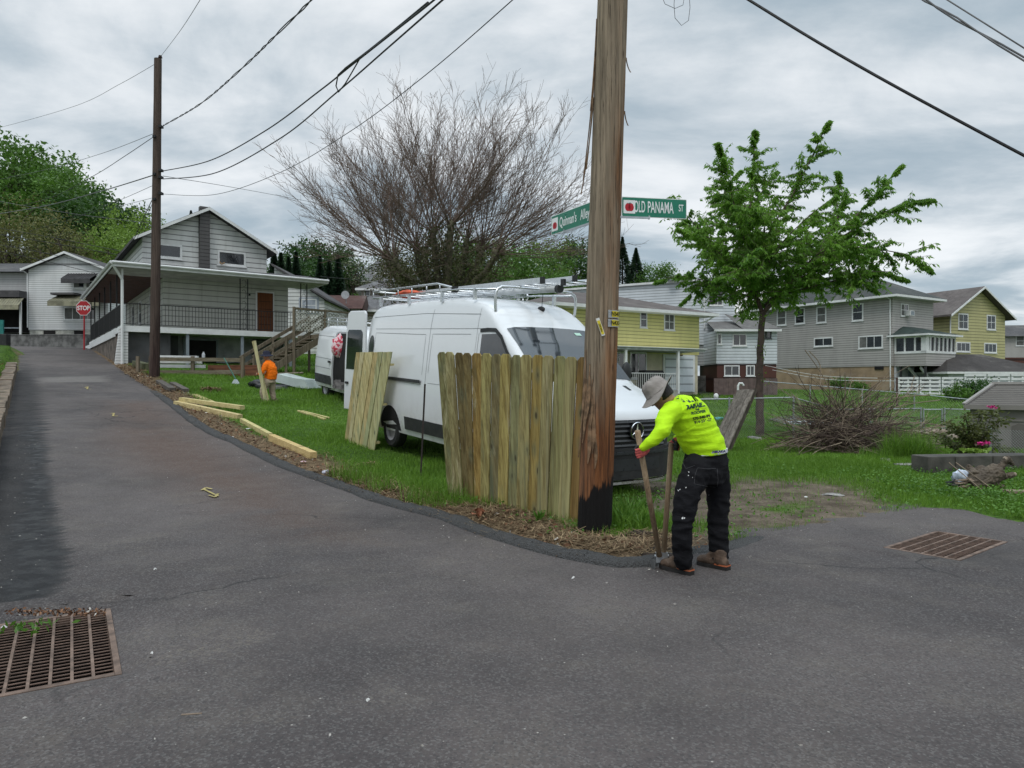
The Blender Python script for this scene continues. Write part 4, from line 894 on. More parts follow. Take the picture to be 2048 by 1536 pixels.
for sgn in (1, -1):
    mb = MB(); mb.poly(V1.side([(1.42, 1.46), (2.47, 1.46), (2.47, 2.18), (2.05, 2.19), (1.86, 2.08), (1.6, 1.78)], .006, sgn)); mb.build('door_window', GLASS, vt, local=True)
    mb = MB(); V1.seam(mb, [(1.3, 1.5), (1.62, 1.83), (1.9, 2.14), (2.08, 2.245), (2.3, 2.25), (2.52, 2.24)], .06, .012, sgn); mb.build('window_deflector', BLKP, vt, smooth=True, local=True)
    mb = MB()
    for x0, x1, x2, x3 in ((1.6, 4.95, 1.45, 5.2), ): V1.strip(mb, x0, x1, .42, lambda x: .64+.004*x, .012, sgn, 30, .012)
    V1.strip(mb, 6.3, 6.97, .42, .68, .012, sgn, 8, .012); V1.strip(mb, .0, .55, .32, .78, .012, sgn, 10, .01); mb.build('side_moulding', BLKP, vt, local=True)
    mb = MB(); S_ = lambda pts, w=.008: V1.seam(mb, pts, w, .003, sgn)
    S_([(2.56, .42), (2.56, 2.2)]); S_([(4.2, .42), (4.2, 2.62)]); S_([(2.62, .42), (2.62, 2.6)], .005); S_([(1.25, 1.5), (1.22, .9), (1.45, .45)]); S_([(1.2, 2.0-.45), (2.1, 2.26), (2.56, 2.27), (6.6, 2.28)], .006); S_([(2.75, 1.32), (4.1, 1.32)], .006)
    S_([(4.35, 1.28), (6.7, 1.3)], .006); S_([(2.8, 2.18), (4.1, 2.18), (4.12, 1.5)], .007); S_([(4.35, 1.45), (4.35, 2.17), (6.55, 2.2), (6.6, 1.5)], .007); S_([(2.6, 2.5), (4.5, 2.55), (6.8, 2.52)], .007); S_([(6.9, .5), (6.88, 2.5)], .008); mb.build('panel_seams', SEAM, vt, local=True)
    mb = MB(); mb.poly(V1.side([(x, z) for x, z in ((1.05+.43*math.cos(a), .34+.43*math.sin(a)) for a in np.linspace(math.pi, 0, 18))], .004, sgn)); mb.build('wheel_arch', DARK, vt, local=True)
    mb = MB(); mb.poly(V1.side([(x, z) for x, z in ((5.62+.45*math.cos(a), .36+.45*math.sin(a)) for a in np.linspace(math.pi, 0, 18))], .004, sgn)); mb.build('wheel_arch', DARK, vt, local=True)
    wheel(vt, 1.05, sgn*.97, .35, sgn); wheel(vt, 5.62, sgn*.97, .35, sgn)
mb = MB(); V1.strip(mb, 4.35, 6.35, 1.30, 1.36, .014, 1, 10, .02); mb.build('door_rail', BLKP, vt, local=True)
mb = MB(); mb.poly(V1.side([(6.74+.13*math.cos(a), 1.93+.2*math.sin(a)) for a in np.linspace(0, 2*math.pi, 25)[:-1]], .006)); mb.build('porthole_window', GLASS, vt, local=True); mb = MB(); rows = [V1.side([(6.74+(.13+e)*math.cos(a), 1.93+(.2+e)*math.sin(a)) for a in np.linspace(0, 2*math.pi, 25)[:-1]], .008) for e in (0, .02)]; mb.grid(rows, True); mb.build('porthole_rim', BLKP, vt, local=True)
mb = MB(); mb.box(Fr((2.7, 1.02, 1.0), (1, 0, 0)), -.07, .07, -.01, .025, -.015, .02); mb.box(Fr((2.35, 1.02, 1.0), (1, 0, 0)), -.07, .07, -.01, .025, -.015, .02); mb.build('door_handles', BLKP, vt, local=True)
# front
def ff(y): return -.02+.30/.75*abs(y)**4
def front_band(mb, y0, y1, z0, z1, out_, n=18, lean=0):
    rows = []
    for i in range(n+1):
        y = y0+(y1-y0)*i/n; s_ = ff(y); rows.append([(s_+.03, y, z1), (s_-out_+lean, y, z1), (s_-out_, y, z0), (s_+.03, y, z0)])
    mb.grid(rows); mb.poly(rows[0]); mb.poly(rows[-1])
mb = MB(); front_band(mb, -.62, .62, .70, 1.07, .010); mb.build('grille', M('grille_black', (.006, .006, .007), .5, .2, 6, 0), vt, local=True)
mb = MB()
for z in (.735, .80, .865, .93, .995, 1.05): front_band(mb, -.60, .60, z-.012, z+.012, .035, lean=.012)
mb.build('grille_slats', M('grille_slat', (.028, .03, .032), .3, .1, 6, 0, spec=.6), vt, local=True)
mb = MB(); front_band(mb, -.93, .93, .28, .70, .06, 30); mb.build('bumper', BLKP, vt, local=True); mb = MB(); front_band(mb, -.80, .80, .62, .655, .085, 30); front_band(mb, -.45, .45, .40, .56, .066, 10); mb.build('bumper_trim', M('bumper_ridge', (.03, .033, .036), .35, .1, 6, 0), vt, local=True)
mb = MB(); front_band(mb, -.75, .75, .215, .25, .03, 30); mb.build('step_strip', ALU, vt, local=True)
for sgn in (1, -1):
    mb = MB(); rows = []
    for i in range(9):
        y = sgn*(.64+.31*i/8); s_ = ff(y); rows.append([(s_-.012, y, 1.02-.012*i), (s_-.016, y, .9), (s_-.012, y, .76+.012*i)])
    mb.grid(rows); mb.build('headlight', M('lamp_glass', (.25, .27, .29), .08, .4, 8, 0, spec=.8), vt, smooth=True, local=True)
    mb = MB(); pts = [(.62, sgn*.50), (.80, sgn*.52), (.86, sgn*.80), (.72, sgn*.78)]; mb.poly([(x, y, V1.top(x)+.012-(.0 if abs(y) < .7 else .03)) for x, y in pts]); mb.build('hood_vent', BLKP, vt, local=True)
    mb = MB(); mb.blob((1.45, sgn*1.2, 1.62), (.07, .10, .2), 8, 3, .05); mb.tube([(1.5, sgn*.98, 1.5), (1.47, sgn*1.15, 1.52)], .03, 6); mb.build('mirror', BLKP, vt, smooth=True, local=True)
fr = Fr((-.085, 0, .93), (0, 1, 0), (-1, 0, 0)); em = MB()
rows = []
for k in range(36):
    a = 2*math.pi*k/36; rows.append([fr((.112+dx)*math.cos(a), dy, (.112+dx)*math.sin(a)) for dx, dy in ((.007, 0), (0, .008), (-.007, 0), (0, -.006))])
em.grid(rows+[rows[0]], True)
for k in range(3):
    a = math.pi/2+k*2*math.pi/3; c_, s_ = math.cos(a), math.sin(a); nx, nz = -s_*.020, c_*.020; tip = fr(.108*c_, .004, .108*s_); em.add([fr(nx, 0, nz), tip, fr(-nx, 0, -nz), fr(0, .018, 0)], [(0, 1, 3), (1, 2, 3)]); em.add([fr(nx*1, 0, nz*1), fr(0, .018, 0), fr(-nx, 0, -nz)], [(0, 1, 2)])
em.build('star_emblem', CHR, vt, local=True)
mb = MB(); pts = [fr(.125*math.cos(a), -.02, .125*math.sin(a)) for a in np.linspace(0, 2*math.pi, 31)[:-1]]; mb.poly(pts); mb.build('emblem_plate', M('grille_black', (0, 0, 0)), vt, local=True)
mb = MB(); pts = [(1.78, -.52), (1.84, -.52), (1.84, -.40), (1.78, -.40)]; mb.poly([(x-.008, y, V1.top(x)+.020) for x, y in pts]); mb.build('sticker', M('pale_green_sticker', (.4, .6, .5), .5, .1, 4, 0), vt, local=True)
mb = MB(); mb.blob((2.35, -.12, V1.top(2.35)+.02), (.10, .035, .05), 8, 2, .05); mb.tube([(2.33, -.12, V1.top(2.33)+.04), (2.30, -.12, V1.top(2.33)+.42)], .006, 5); mb.build('antenna', BLKP, vt, smooth=True, local=True)
mb = MB(); mb.box(Fr((0, 0, 0), (1, 0, 0)), .4, 6.9, -.85, .85, .30, .42); mb.box(Fr((0, 0, 0), (1, 0, 0)), 6.92, 7.03, -.88, .88, .38, .52); mb.build('underbody', BLKP, vt, local=True)
mb = MB(); mb.box(Fr((7.004, 0, 0), (0, 1, 0), (1, 0, 0)), -.80, .80, 0, .004, .62, 2.42); mb.build('rear_opening', DARK, vt, local=True)
# open rear door
Dw = VM.to_3x3().inverted() @ Vector((-.66, .68, 0)); Dw.z = 0; Dw.normalize(); fr = Fr((7.0, .93, 0), Dw); dr = MB(); dr.prism(fr, [(.02, .55), (.80, .55), (.80, 1.6), (.76, 2.2), (.70, 2.60), (.60, 2.66), (.06, 2.66), (.02, 2.6)], -.03, .03); dd = dr.build('rear_door', VANW, vt, local=True, bevel=.02)
MB().prism(fr, [(.10, 1.42), (.72, 1.42), (.69, 2.2), (.64, 2.26), (.16, 2.26), (.10, 2.2)], -.036, .036).build('door_window', GLASS, vt, local=True); MB().box(fr, .62, .72, -.06, .06, 1.1, 1.15).build('door_handle', BLKP, vt, local=True)
# rack
mb = MB(); rt_ = V1.top
def arc_bar(x, zc, r=.02, hw=.78, base=None):
    pts = [(x, -hw, rt_(x)-.06), (x, -hw-.01, zc-.10), (x, -hw+.08, zc-.02), (x, -hw+.22, zc)]; return pts+[(a, -b, c) for a, b, c in pts[::-1]]
for x, z_ in ((2.3, 2.93), ): mb.tube(smooth_line([Vector(p) for p in arc_bar(x, z_)], .05), .024, 10)
for sgn in (1, -1):
    mb.tube([(7.02, sgn*.80, 3.06), (4.2, sgn*.80, 3.07), (3.7, sgn*.78, 2.98), (3.62, sgn*.76, 2.92)], .018, 8); mb.tube([(7.02, sgn*.80, 2.92), (3.4, sgn*.80, 2.93), (2.3, sgn*.78, 2.88)], .018, 8)
    for x in (7.0, 6.4, 5.8, 5.2, 4.6, 4.1): mb.tube([(x, sgn*.80, 2.92), (x, sgn*.80, 3.06)], .012, 6)
for x in np.linspace(3.6, 7.0, 9): mb.tube([(x, -.80, 2.92), (x, .80, 2.92)], .014, 6)
mb.tube([(7.02, -.8, 3.06), (7.02, .8, 3.06)], .018, 8); mb.build('roof_rack', ALU, vt, smooth=True, local=True)
for x in (6.6, 5.3, 4.0, 2.9):
    for sgn in (1, -1): MB().box(Fr((x, sgn*.80, 0), (1, 0, 0)), -.025, .025, -.025, .025, 2.74, 2.92).build('rack_foot', ALU, vt, local=True)
MB().box(Fr((3.62, .77, 2.93), (1, 0, 0)), -.05, .05, -.04, .04, -.04, .06).build('rack_clamp', BLKP, vt, local=True)
def in_van(p, M_=VM): return M_ @ Vector(p)
def ladder_thing(label, a, b, side_, w_, group='ladders on the roof rack'):
    t = thing('extension_ladder', label, 'ladder', a, group); d = (b-a).normalized(); sd_ = Vector(side_).normalized(); mb = MB()
    for k, nm in ((-1, 'side_rail'), (1, 'side_rail')): MB().beam(a+sd_*k*w_/2, b+sd_*k*w_/2, .03, .085).build(nm, ALU, t)
    n = int((b-a).length/.3)
    for k in range(n): q = a+d*(.15+k*.3); mb.tube([q-sd_*w_/2, q+sd_*w_/2], .018, 6)
    mb.build('rungs', ALU, t); mb = MB()
    for k in (-1, 1): mb.box(Fr(b+sd_*k*w_/2, d), -.03, .05, -.022, .022, -.05, .05)
    mb.build('rubber_feet', BLKP, t); return t
sdv = VM.to_3x3() @ Vector((0, 1, 0))
ladder_thing('aluminium extension ladder with black end caps on the van roof rack, nearer the camera', in_van((6.2, .12, 3.01)), in_van((1.75, .12, 3.02)), sdv, .40)
ladder_thing('aluminium extension ladder on the van roof rack, farther from the camera', in_van((5.9, -.42, 3.04)), in_van((1.62, -.42, 3.08)), sdv, .44)
a, b = in_van((5.2, -.12, 2.97)), in_van((1.9, -.10, 2.93)); t = thing('carry_tube', 'grey plastic carry tube with a black cap under the ladders', 'tube', a); MB().tube([a, b], .055, 12).build('tube', M('pvc_grey', (.5, .52, .53), .4, .1, 5, 0), t, smooth=True); MB().tube([b, b+(b-a).normalized()*.07], .068, 12).build('cap', BLKP, t)
mb = MB(); mb.blob(in_van((6.1, .42, 2.99)), (.32, .25, .07), 9, 4, .5); tag(mb.build('folded_tarp', M('orange_red_strap', (.5, .09, .04), .8, .4, 9, .4), smooth=True, origin=in_van((6.1, .4, 2.97))), 'orange red folded tarp lying in the roof rack', 'tarp')
# ---- second van
g0 = G(634, 790); h2 = (.56, -.828); F2 = Vector((g0.x+.62, g0.y+.9, 0))+Vector((h2[0], h2[1], 0))*5.9; F2.z = g1(F2.x, F2.y)+.0; pit2 = (g1(g0.x, g0.y)-F2.z)/5.9; VM2 = van_matrix(F2, h2, pit2)
v2 = thing('cargo_van', 'second white cargo van farther back with its side door slid open', 'van', mat=VM2)
V2 = Van([(-.02, .95), (0, 1.0), (.06, 1.1), (.3, 1.2), (.9, 1.4), (1.3, 1.7), (1.8, 2.1), (2.1, 2.26), (2.5, 2.34), (3.5, 2.36), (5.2, 2.34), (5.6, 2.30), (5.8, 2.22), (5.9, 2.08)], [(.3, .92), (.5, .97), (.9, 1.0), (1.25, .99), (1.5, .96), (2.0, .90), (2.3, .82)], 5.9)
V2.body(v2, VANW, [-.02, 0, .03, .06, .15, .3, .6, .9, 1.1, 1.3, 1.5, 1.8, 2.1, 2.5, 3, 3.5, 4, 4.6, 5.2, 5.5, 5.7, 5.8, 5.87, 5.9])
mb = MB(); mb.grid([[(x, V2.half(x, z)+.006, z) for z in np.linspace(.42, 2.13, 16)] for x in (2.75, 3.2, 3.7, 4.12)]); mb.build('door_opening', DARK, v2, local=True)
mb = MB(); V2.seam(mb, [(4.13, .42), (4.13, 2.14), (2.74, 2.16)], .05, .012); mb.build('opening_frame', M('grey_sill', (.28, .29, .3), .5, .2, 4, 0), v2, local=True)
mb = MB(); rows = [[(x, V2.half(x, z)+.10-.02*abs((x-4.9)/.8)**4, z) for z in np.linspace(.40, 2.14, 14)] for x in np.linspace(4.10, 5.62, 14)]; mb.grid(rows); mb.grid([[(4.10, V2.half(4.1, z)+.03, z) for z in np.linspace(.40, 2.14, 14)], rows[0]]); mb.build('sliding_door', VANW, v2, smooth=True, local=True, auto=40)
mb = MB(); rows = [[(x, V2.half(x, z)+.112, z) for z in (.50, .78)] for x in np.linspace(4.12, 5.60, 8)]; mb.grid(rows); V2.strip(mb, 5.62, 5.88, .5, .78, .01, 1, 4); V2.strip(mb, 1.4, 2.7, .5, .78, .01, 1, 6); mb.build('side_moulding', BLKP, v2, local=True)
mb = MB(); mb.box(Fr((4.22, V2.half(4.2, 1.2)+.11, 1.22), (1, 0, 0)), -.06, .08, -.01, .035, -.03, .03); mb.build('door_handle', BLKP, v2, local=True)
mb = MB()
for z in (1.0, 1.3, 2.0): rows = [[(x, V2.half(x, z+e)+.104, z+e) for e in (-.006, .006)] for x in np.linspace(4.14, 5.58, 8)]; mb.grid(rows)
mb.build('panel_seams', SEAM, v2, local=True)
mb = MB(); mb.poly(V2.side([(4.85+.42*math.cos(a), .34+.42*math.sin(a)) for a in np.linspace(math.pi, 0, 18)], .004)); mb.build('wheel_arch', DARK, v2, local=True)
for x in (1.0, 4.95):
    for sg in (1, -1): wheel(v2, x, sg*.95, .34, sg)
mb = MB(); mb.box(ID, .4, 5.8, -.8, .8, .28, .42); mb.build('underbody', BLKP, v2, local=True); mb = MB()
for sg in (1, -1):
    for z in (2.48, 2.58): mb.tube([(5.8, sg*.72, z-.05), (5.4, sg*.75, z), (2.6, sg*.75, z), (2.3, sg*.72, z-.06)], .018, 6)
    for x in (5.4, 4.6, 3.8, 3.0): mb.tube([(x, sg*.75, 2.3), (x, sg*.75, 2.58)], .014, 6)
for x in np.linspace(2.6, 5.5, 7): mb.tube([(x, -.75, 2.48), (x, .75, 2.48)], .014, 6)
mb.build('roof_rack', ALU, v2, smooth=True, local=True)
s = NT('patterned_cloth'); v = s.voro(14); sc_ = s.n('ShaderNodeSeparateColor'); s.put(sc_.inputs[0], v.outputs['Color']); c = s.mix(s.rng(sc_.outputs[0], .45, .55), (.55, .06, .10), (.75, .55, .58)); PATT = s.done(c, .8)
mb = MB(); mb.blob((0, 0, 0), (.2, .12, .34), 10, 5, .35); p = VM2 @ Vector((3.75, V2.half(3.7, 1.6)+.06, 1.72)); o = mb.build('hanging_bag', PATT, smooth=True, local=True); o.location = p; tag(o, 'red and pink patterned bag hanging in the side door of the second van', 'bag')
mb = MB()
for i in range(7): mb.box(Fr(VM2 @ Vector((random.uniform(2.9, 4.0), 1.02, .45)), (1, 0, 0)), -.12, .1, -.03, .03, 0, random.uniform(.06, .3))
mb.build('tools', M('tool_clutter', (.14, .13, .13), .7, .6, 9, .1), v2)
# ======================= HOUSES =======================
def FrH(o, u):
    u = Vector((u[0], u[1], 0)).normalized(); return Fr(o, u, Vector((u.y, -u.x, 0)))   # y of the frame points out of the wall (towards the viewer)
def window(par, fr, x, z, w_, h, mull=(1, 0), frame=WHITE, pane=GLASS, t=.07, proud=.035, sill=True, rail=False, curtain=None, name='window', y0=0):
    """window on a wall: x,z of its lower left corner"""
    mb = MB(); e = y0+proud; mb.box(fr, x, x+w_, y0, e, z, z+t); mb.box(fr, x, x+w_, y0, e, z+h-t, z+h); mb.box(fr, x, x+t, y0, e, z+t, z+h-t); mb.box(fr, x+w_-t, x+w_, y0, e, z+t, z+h-t)
    for k in range(1, mull[0]): q = x+t+(w_-2*t)*k/mull[0]; mb.box(fr, q-.02, q+.02, y0, e-.006, z+t, z+h-t)
    for k in range(1, mull[1]+1 if mull[1] > 0 else 1):
        if mull[1] > 0: q = z+t+(h-2*t)*k/(mull[1]+1); mb.box(fr, x+t, x+w_-t, y0, e-.004, q-.02, q+.02)
    if sill: mb.box(fr, x-.04, x+w_+.04, y0, e+.03, z-.05, z-.002)
    o = mb.build(name, frame, par); p = MB().box(fr, x+t*.6, x+w_-t*.6, y0-.02, y0+.010, z+t*.6, z+h-t*.6); p.build('pane', pane, o)
    if curtain is None and random.random() < .45: curtain = random.choice((.3, .5, 1))
    if curtain: MB().box(fr, x+t, x+t+(w_-2*t)*curtain, y0+.008, y0+.013, z+t, z+h-t).build('curtain', CURTAIN, o)
    return o
def wallbox(par, fr, x0, x1, depth, z0, z1, mat, name='wall'): return MB().box(fr, x0, x1, -depth, 0, z0, z1).build(name, mat, par)
def hiproof(par, fr, x0, x1, y0, y1, ze, zr, rx0, rx1, mat, over=.4, fasc=.16, trim=WHITE, ry=None):
    """hip roof on the rectangle (y1 back .. y0 front)"""
    ym = (y0+y1)/2 if ry is None else ry; a, b, c, d = (x0-over, y1-over), (x1+over, y1-over), (x1+over, y0+over), (x0-over, y0+over); mb = MB(); e = [fr(p[0], p[1], ze) for p in (a, b, c, d)]; r = [fr(rx0, ym, zr), fr(rx1, ym, zr)]
    mb.add(e+r, [(0, 1, 5, 4), (1, 2, 5), (2, 3, 4, 5), (3, 0, 4)]); mb.build('roof', mat, par); mb = MB(); mb.box(fr, x0-over, x1+over, y1-over, y0+over, ze-fasc, ze-.002); mb.build('fascia', trim, par)
def gable(par, fr, x0, x1, depth, ze, zp, mat, roofm, over=.35, ov_f=.35, th=.14, trim=WHITE, xp=None):
    """gable facing the viewer, ridge running back"""
    xp = (x0+x1)/2 if xp is None else xp; mb = MB(); mb.prism(fr, [(x0, ze), (x1, ze), (xp, zp)], -depth, 0); mb.build('gable_wall', mat, par)
    for s_, xe in ((-1, x0), (1, x1)):
        sl_ = (zp-ze)/abs(xp-xe); xo = xe+s_*over; zo = ze-sl_*over; mb = MB(); mb.prism(fr, [(xp, zp+.02), (xo, zo+.02), (xo, zo+.02+th), (xp, zp+.02+th)], -depth-ov_f, ov_f-.02); mb.build('roof', roofm, par)
        mb = MB(); mb.prism(fr, [(xp, zp-.02), (xo, zo-.02), (xo, zo+th), (xp, zp+th)], ov_f-.018, ov_f+.02); mb.build('barge_board', trim, par)
def gutter_pipe(par, pts, m=WHITE, r=.045, name='downpipe'): return MB().tube(pts, r, 6).build(name, m, par)
# ---------- porch house ----------
O = Vector((-16.5, 30, 0)); fr = Fr(O, (.817, .577, 0), (.577, -.817, 0)); uf = Vector((.817, .577, 0))
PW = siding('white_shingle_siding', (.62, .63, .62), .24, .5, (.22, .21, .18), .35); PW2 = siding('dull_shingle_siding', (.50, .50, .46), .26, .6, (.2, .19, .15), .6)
ph = thing('porch_house', 'white gabled house with raised black railed porch on the alley', 'house', O)
FZ, EZ, WX, DP = 4.03, 6.45, 8.1, 15.0      # porch floor, porch eave, front width, length
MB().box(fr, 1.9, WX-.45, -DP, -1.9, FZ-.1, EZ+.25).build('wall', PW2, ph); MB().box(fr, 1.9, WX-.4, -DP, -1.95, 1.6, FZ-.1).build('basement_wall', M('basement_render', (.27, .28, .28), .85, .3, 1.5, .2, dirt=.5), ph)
MB().box(fr, 0, WX+.1, -1.95, 0, FZ-.25, FZ).build('porch_floor', WHITE, ph); MB().box(fr, 0, 1.95, -DP, -1.95, FZ-.25, FZ).build('porch_floor', WHITE, ph)
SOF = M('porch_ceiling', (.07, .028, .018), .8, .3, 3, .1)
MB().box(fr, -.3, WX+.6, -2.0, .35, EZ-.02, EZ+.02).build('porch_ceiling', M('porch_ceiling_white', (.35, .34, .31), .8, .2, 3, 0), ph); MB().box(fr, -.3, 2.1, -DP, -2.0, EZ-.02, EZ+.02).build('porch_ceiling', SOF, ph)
RF = shingle('dark_roof', (.075, .072, .075))
mb = MB(); e0 = EZ+.20; q = [fr(-.35, .4, e0), fr(WX+.75, .4, e0), fr(WX+.75, -2.6, e0+.55), fr(1.7, -2.6, e0+.55), fr(1.7, -DP-.3, e0+.55), fr(-.35, -DP-.3, e0)]
mb.add(q, [(0, 1, 2, 3), (0, 3, 4, 5)]); mb.build('porch_roof', RF, ph)
mb = MB(); mb.box(fr, -.36, WX+.76, .385, .42, EZ, e0+.015); mb.box(fr, -.385, -.35, -DP-.3, .42, EZ, e0+.015); mb.box(fr, WX+.76, WX+.79, -2.6, .42, EZ, e0+.04); mb.tube([fr(-.4, .47, e0-.03), fr(WX+.8, .47, e0-.06)], .06, 6); mb.tube([fr(-.44, .45, e0-.03), fr(-.44, -DP, e0-.03)], .06, 6); mb.build('gutter', WHITE, ph)
# upper storey with gable
GX0, GX1, GY_, GE, GP = 1.0, 6.5, -1.6, 8.15, 9.68
gfr = Fr(fr(0, GY_, 0), fr.u, fr.v); MB().box(gfr, GX0, GX1, -9.5, 0, EZ+.1, GE).build('upper_wall', PW, ph); gable(ph, gfr, GX0, GX1, 9.5, GE, GP, PW, RF, .4, .45, .12)
MB().box(gfr, 3.36, 3.80, .0, .30, EZ+.3, GP+.15).build('chimney', (lambda: (siding('chimney_slate', (.075, .072, .072), .17, .3, (.15, .15, .15), .25)))(), ph)
window(ph, gfr, 1.6, 7.3, 1.05, .66, (1, 0), t=.09); window(ph, gfr, 4.2, 7.22, 1.3, .70, (1, 0), t=.09)
MB().tube([gfr(4.3, .02, 7.35), gfr(4.35, .12, 7.25), gfr(4.5, .15, 7.32)], .03, 6).build('flood_light', M('brass_lamp', (.25, .14, .05), .5), ph)
# porch front wall features
pf = Fr(fr(0, -1.9, 0), fr.u, fr.v); MB().box(pf, 6.05, 6.95, 0, .05, FZ, FZ+2.12).build('door_frame', WHITE, ph); dr_ = MB().box(pf, 6.12, 6.88, .03, .07, FZ+.02, FZ+2.04).build('door', wood('brown_door', (.16, .055, .02), (.09, .03, .012), 'z', .5, knots=False), ph)
for k in range(1, 5): MB().box(pf, 6.2, 6.8, .068, .075, FZ+.1+k*.38-.02, FZ+.1+k*.38).build('door_groove', DARK, dr_)
for x0 in (2.6, ): pass
lf = Fr(fr(1.9, -DP, 0), -fr.v*-1 if False else fr.v, -fr.u)   # the wall along the alley, seen from the left; x runs towards the camera
for xx in (3.0, 5.6, 9.3, 11.3): window(ph, lf, xx, FZ+.75 if xx != 9.3 else FZ+.02, .9, 1.25 if xx != 9.3 else 2.0, (1, 1))
MB().tube([pf(5.75, .03, FZ+1.95), pf(5.75, .03, FZ+1.85)], .05, 6).build('porch_lamp', BLACKIRON, ph)
# posts, railing, legs
IR = BLACKIRON
def scroll_post(x, y=-.08, w_=.34):
    mb = MB()
    for dx in (0, w_): mb.box(fr, x+dx-.02, x+dx+.02, y-.02, y+.02, FZ, EZ)
    for k in range(5):
        z = FZ+.2+k*.5; pts = [fr(x+w_/2+.1*math.cos(a), y, z+.2*math.sin(a)*(1 if k % 2 else .8)) for a in np.linspace(-2, 2.4, 9)]; mb.tube(pts, .009, 4)
    mb.build('scroll_post', IR, ph)
scroll_post(4.85); scroll_post(WX-.42, -.05, .3)
for k, yy in enumerate((-2.2, -4.6, -7.2, -9.8, -12.4, -14.7)): MB().box(fr, .03, .09, yy-.03, yy+.03, FZ, EZ).build('porch_post', IR, ph)
MB().box(fr, .0, .07, -.08, -.01, FZ-1.3, EZ).build('corner_downpipe', WHITE, ph); gutter_pipe(ph, [fr(-.4, .42, e0-.08), fr(-.1, .12, EZ-.3), fr(.02, .05, EZ-.5), fr(.02, .05, 2.2)], r=.06)
def railing(par, a, b, z0, h, n, m=IR, r=.009, name='railing', bottom=.08):
    mb = MB(); a = Vector(a); b = Vector(b)
    for zz_, rr_ in ((h, .022), (bottom, .016)): mb.beam(a+Vector((0, 0, zz_)), b+Vector((0, 0, zz_)), rr_*1.6, rr_*1.6)
    for k in range(n+1): p = a.lerp(b, k/n); mb.beam(p+Vector((0, 0, bottom)), p+Vector((0, 0, h)), r*1.7, r*1.7, up=(0, 1, 0))
    return mb.build(name, m, par)
railing(ph, fr(.05, -.06, FZ), fr(WX-.1, -.06, FZ), FZ, .95, 58); railing(ph, fr(.05, -.06, FZ), fr(.05, -DP+.2, FZ), FZ, .95, 120, r=.014)
for x in (2.6, 4.95, 7.2): MB().box(fr, x-.06, x+.06, -.18, -.06, 1.7, FZ-.25).build('porch_leg', M('grey_post', (.20, .23, .26), .6, .2, 4, .1), ph)
MB().box(fr, .25, 1.95, -.5, -.35, 1.5, FZ-.25).build('lower_panel', M('dark_render', (.07, .07, .075), .8, .3, 2, .2, dirt=.3), ph); MB().box(fr, 1.9, 2.5, -1.9, -1.7, 1.5, FZ-.25).build('lower_panel', M('dark_render', (0, 0, 0)), ph)
MB().box(pf, 2.75, 4.3, -.03, .04, 1.6, FZ-.35).build('basement_door_frame', M('grey_post', (0, 0, 0)), ph); MB().box(pf, 2.85, 4.2, .03, .05, 1.6, FZ-.42).build('basement_opening', DARK, ph); window(ph, pf, 5.9, 3.05, 1.5, .7, (1, 0), frame=M('dark_render', (0, 0, 0)))
mb = MB(); mb.prism(fr, [(-.25, 2.1), (.25, 2.1), (.25, FZ-.1), (-.05, FZ-.1)], -.5, -.02); mb.build('corner_pier', siding('pier_siding', (.6, .6, .59), .12, .4), ph)
MB().box(fr, -.15, .25, -DP, -.5, 1.4, FZ-.45).build('stone_base', M('stone_base', (.11, .09, .075), .9, .6, 3, .8, 12, dirt=.4, dirtc=(.25, .22, .18)), ph)
mb = MB(); mb.prism(Fr(fr(-.16, 0, 0), fr.v, -fr.u), [(-DP, FZ-.5), (-.6, FZ-.45), (-.6, FZ-.25), (-DP, FZ-.25)], 0, .04); mb.build('porch_skirt', WHITE, ph)
# stairs with lattice to the right of the porch
OW = wood('old_deck_wood', (.20, .165, .12), (.10, .08, .055), 'z', .8, knots=False); OWX = wood('old_beam_wood', (.21, .18, .13), (.11, .09, .06), 'x', .8, knots=False)
stt = thing('wooden_stairs', 'weathered wooden stairs with handrails climbing to the porch house deck', 'stairs', P(560, 770, 30)); a0, a1 = P(505, 735, 28.6), P(648, 640, 31.0)
a0.z -= .55; a1.z -= .75
sdir = (a1-a0); run = Vector((sdir.x, sdir.y, 0)); L = run.length; run.normalize(); bk = Vector((-run.y, run.x, 0)); rise = sdir.z
for off in (0, 1.1):
    MB().beam(a0+bk*off, a1+bk*off, .05, .28).build('stringer', OW, stt); MB().beam(a0+bk*off+Vector((0, 0, .95)), a1+bk*off+Vector((0, 0, .95)), .05, .14).build('handrail', OW, stt); MB().beam(a0+bk*off+Vector((0, 0, .55)), a1+bk*off+Vector((0, 0, .55)), .04, .12).build('handrail', OW, stt)
    for f in (.02, .45, .98): p = a0.lerp(a1, f)+bk*off; MB().beam(Vector((p.x, p.y, t1(p.x, p.y)-.1)), p+Vector((0, 0, 1.0)), .09, .09, up=(0, 1, 0)).build('post', OW, stt)
n = 13
for k in range(n): p = a0.lerp(a1, (k+.5)/n)+bk*.02; MB().box(Fr(p, run, bk), -.15, .15, .0, 1.06, .0, .04).build('tread', OWX, stt)
dk_ = thing('wooden_deck', 'wooden deck landing with white lattice panels behind the stairs', 'deck', P(690, 700, 31)); fd = Fr(a1, run, bk); MB().box(fd, 0, 3.0, -.1, 2.2, .0, .16).build('floor', OWX, dk_)
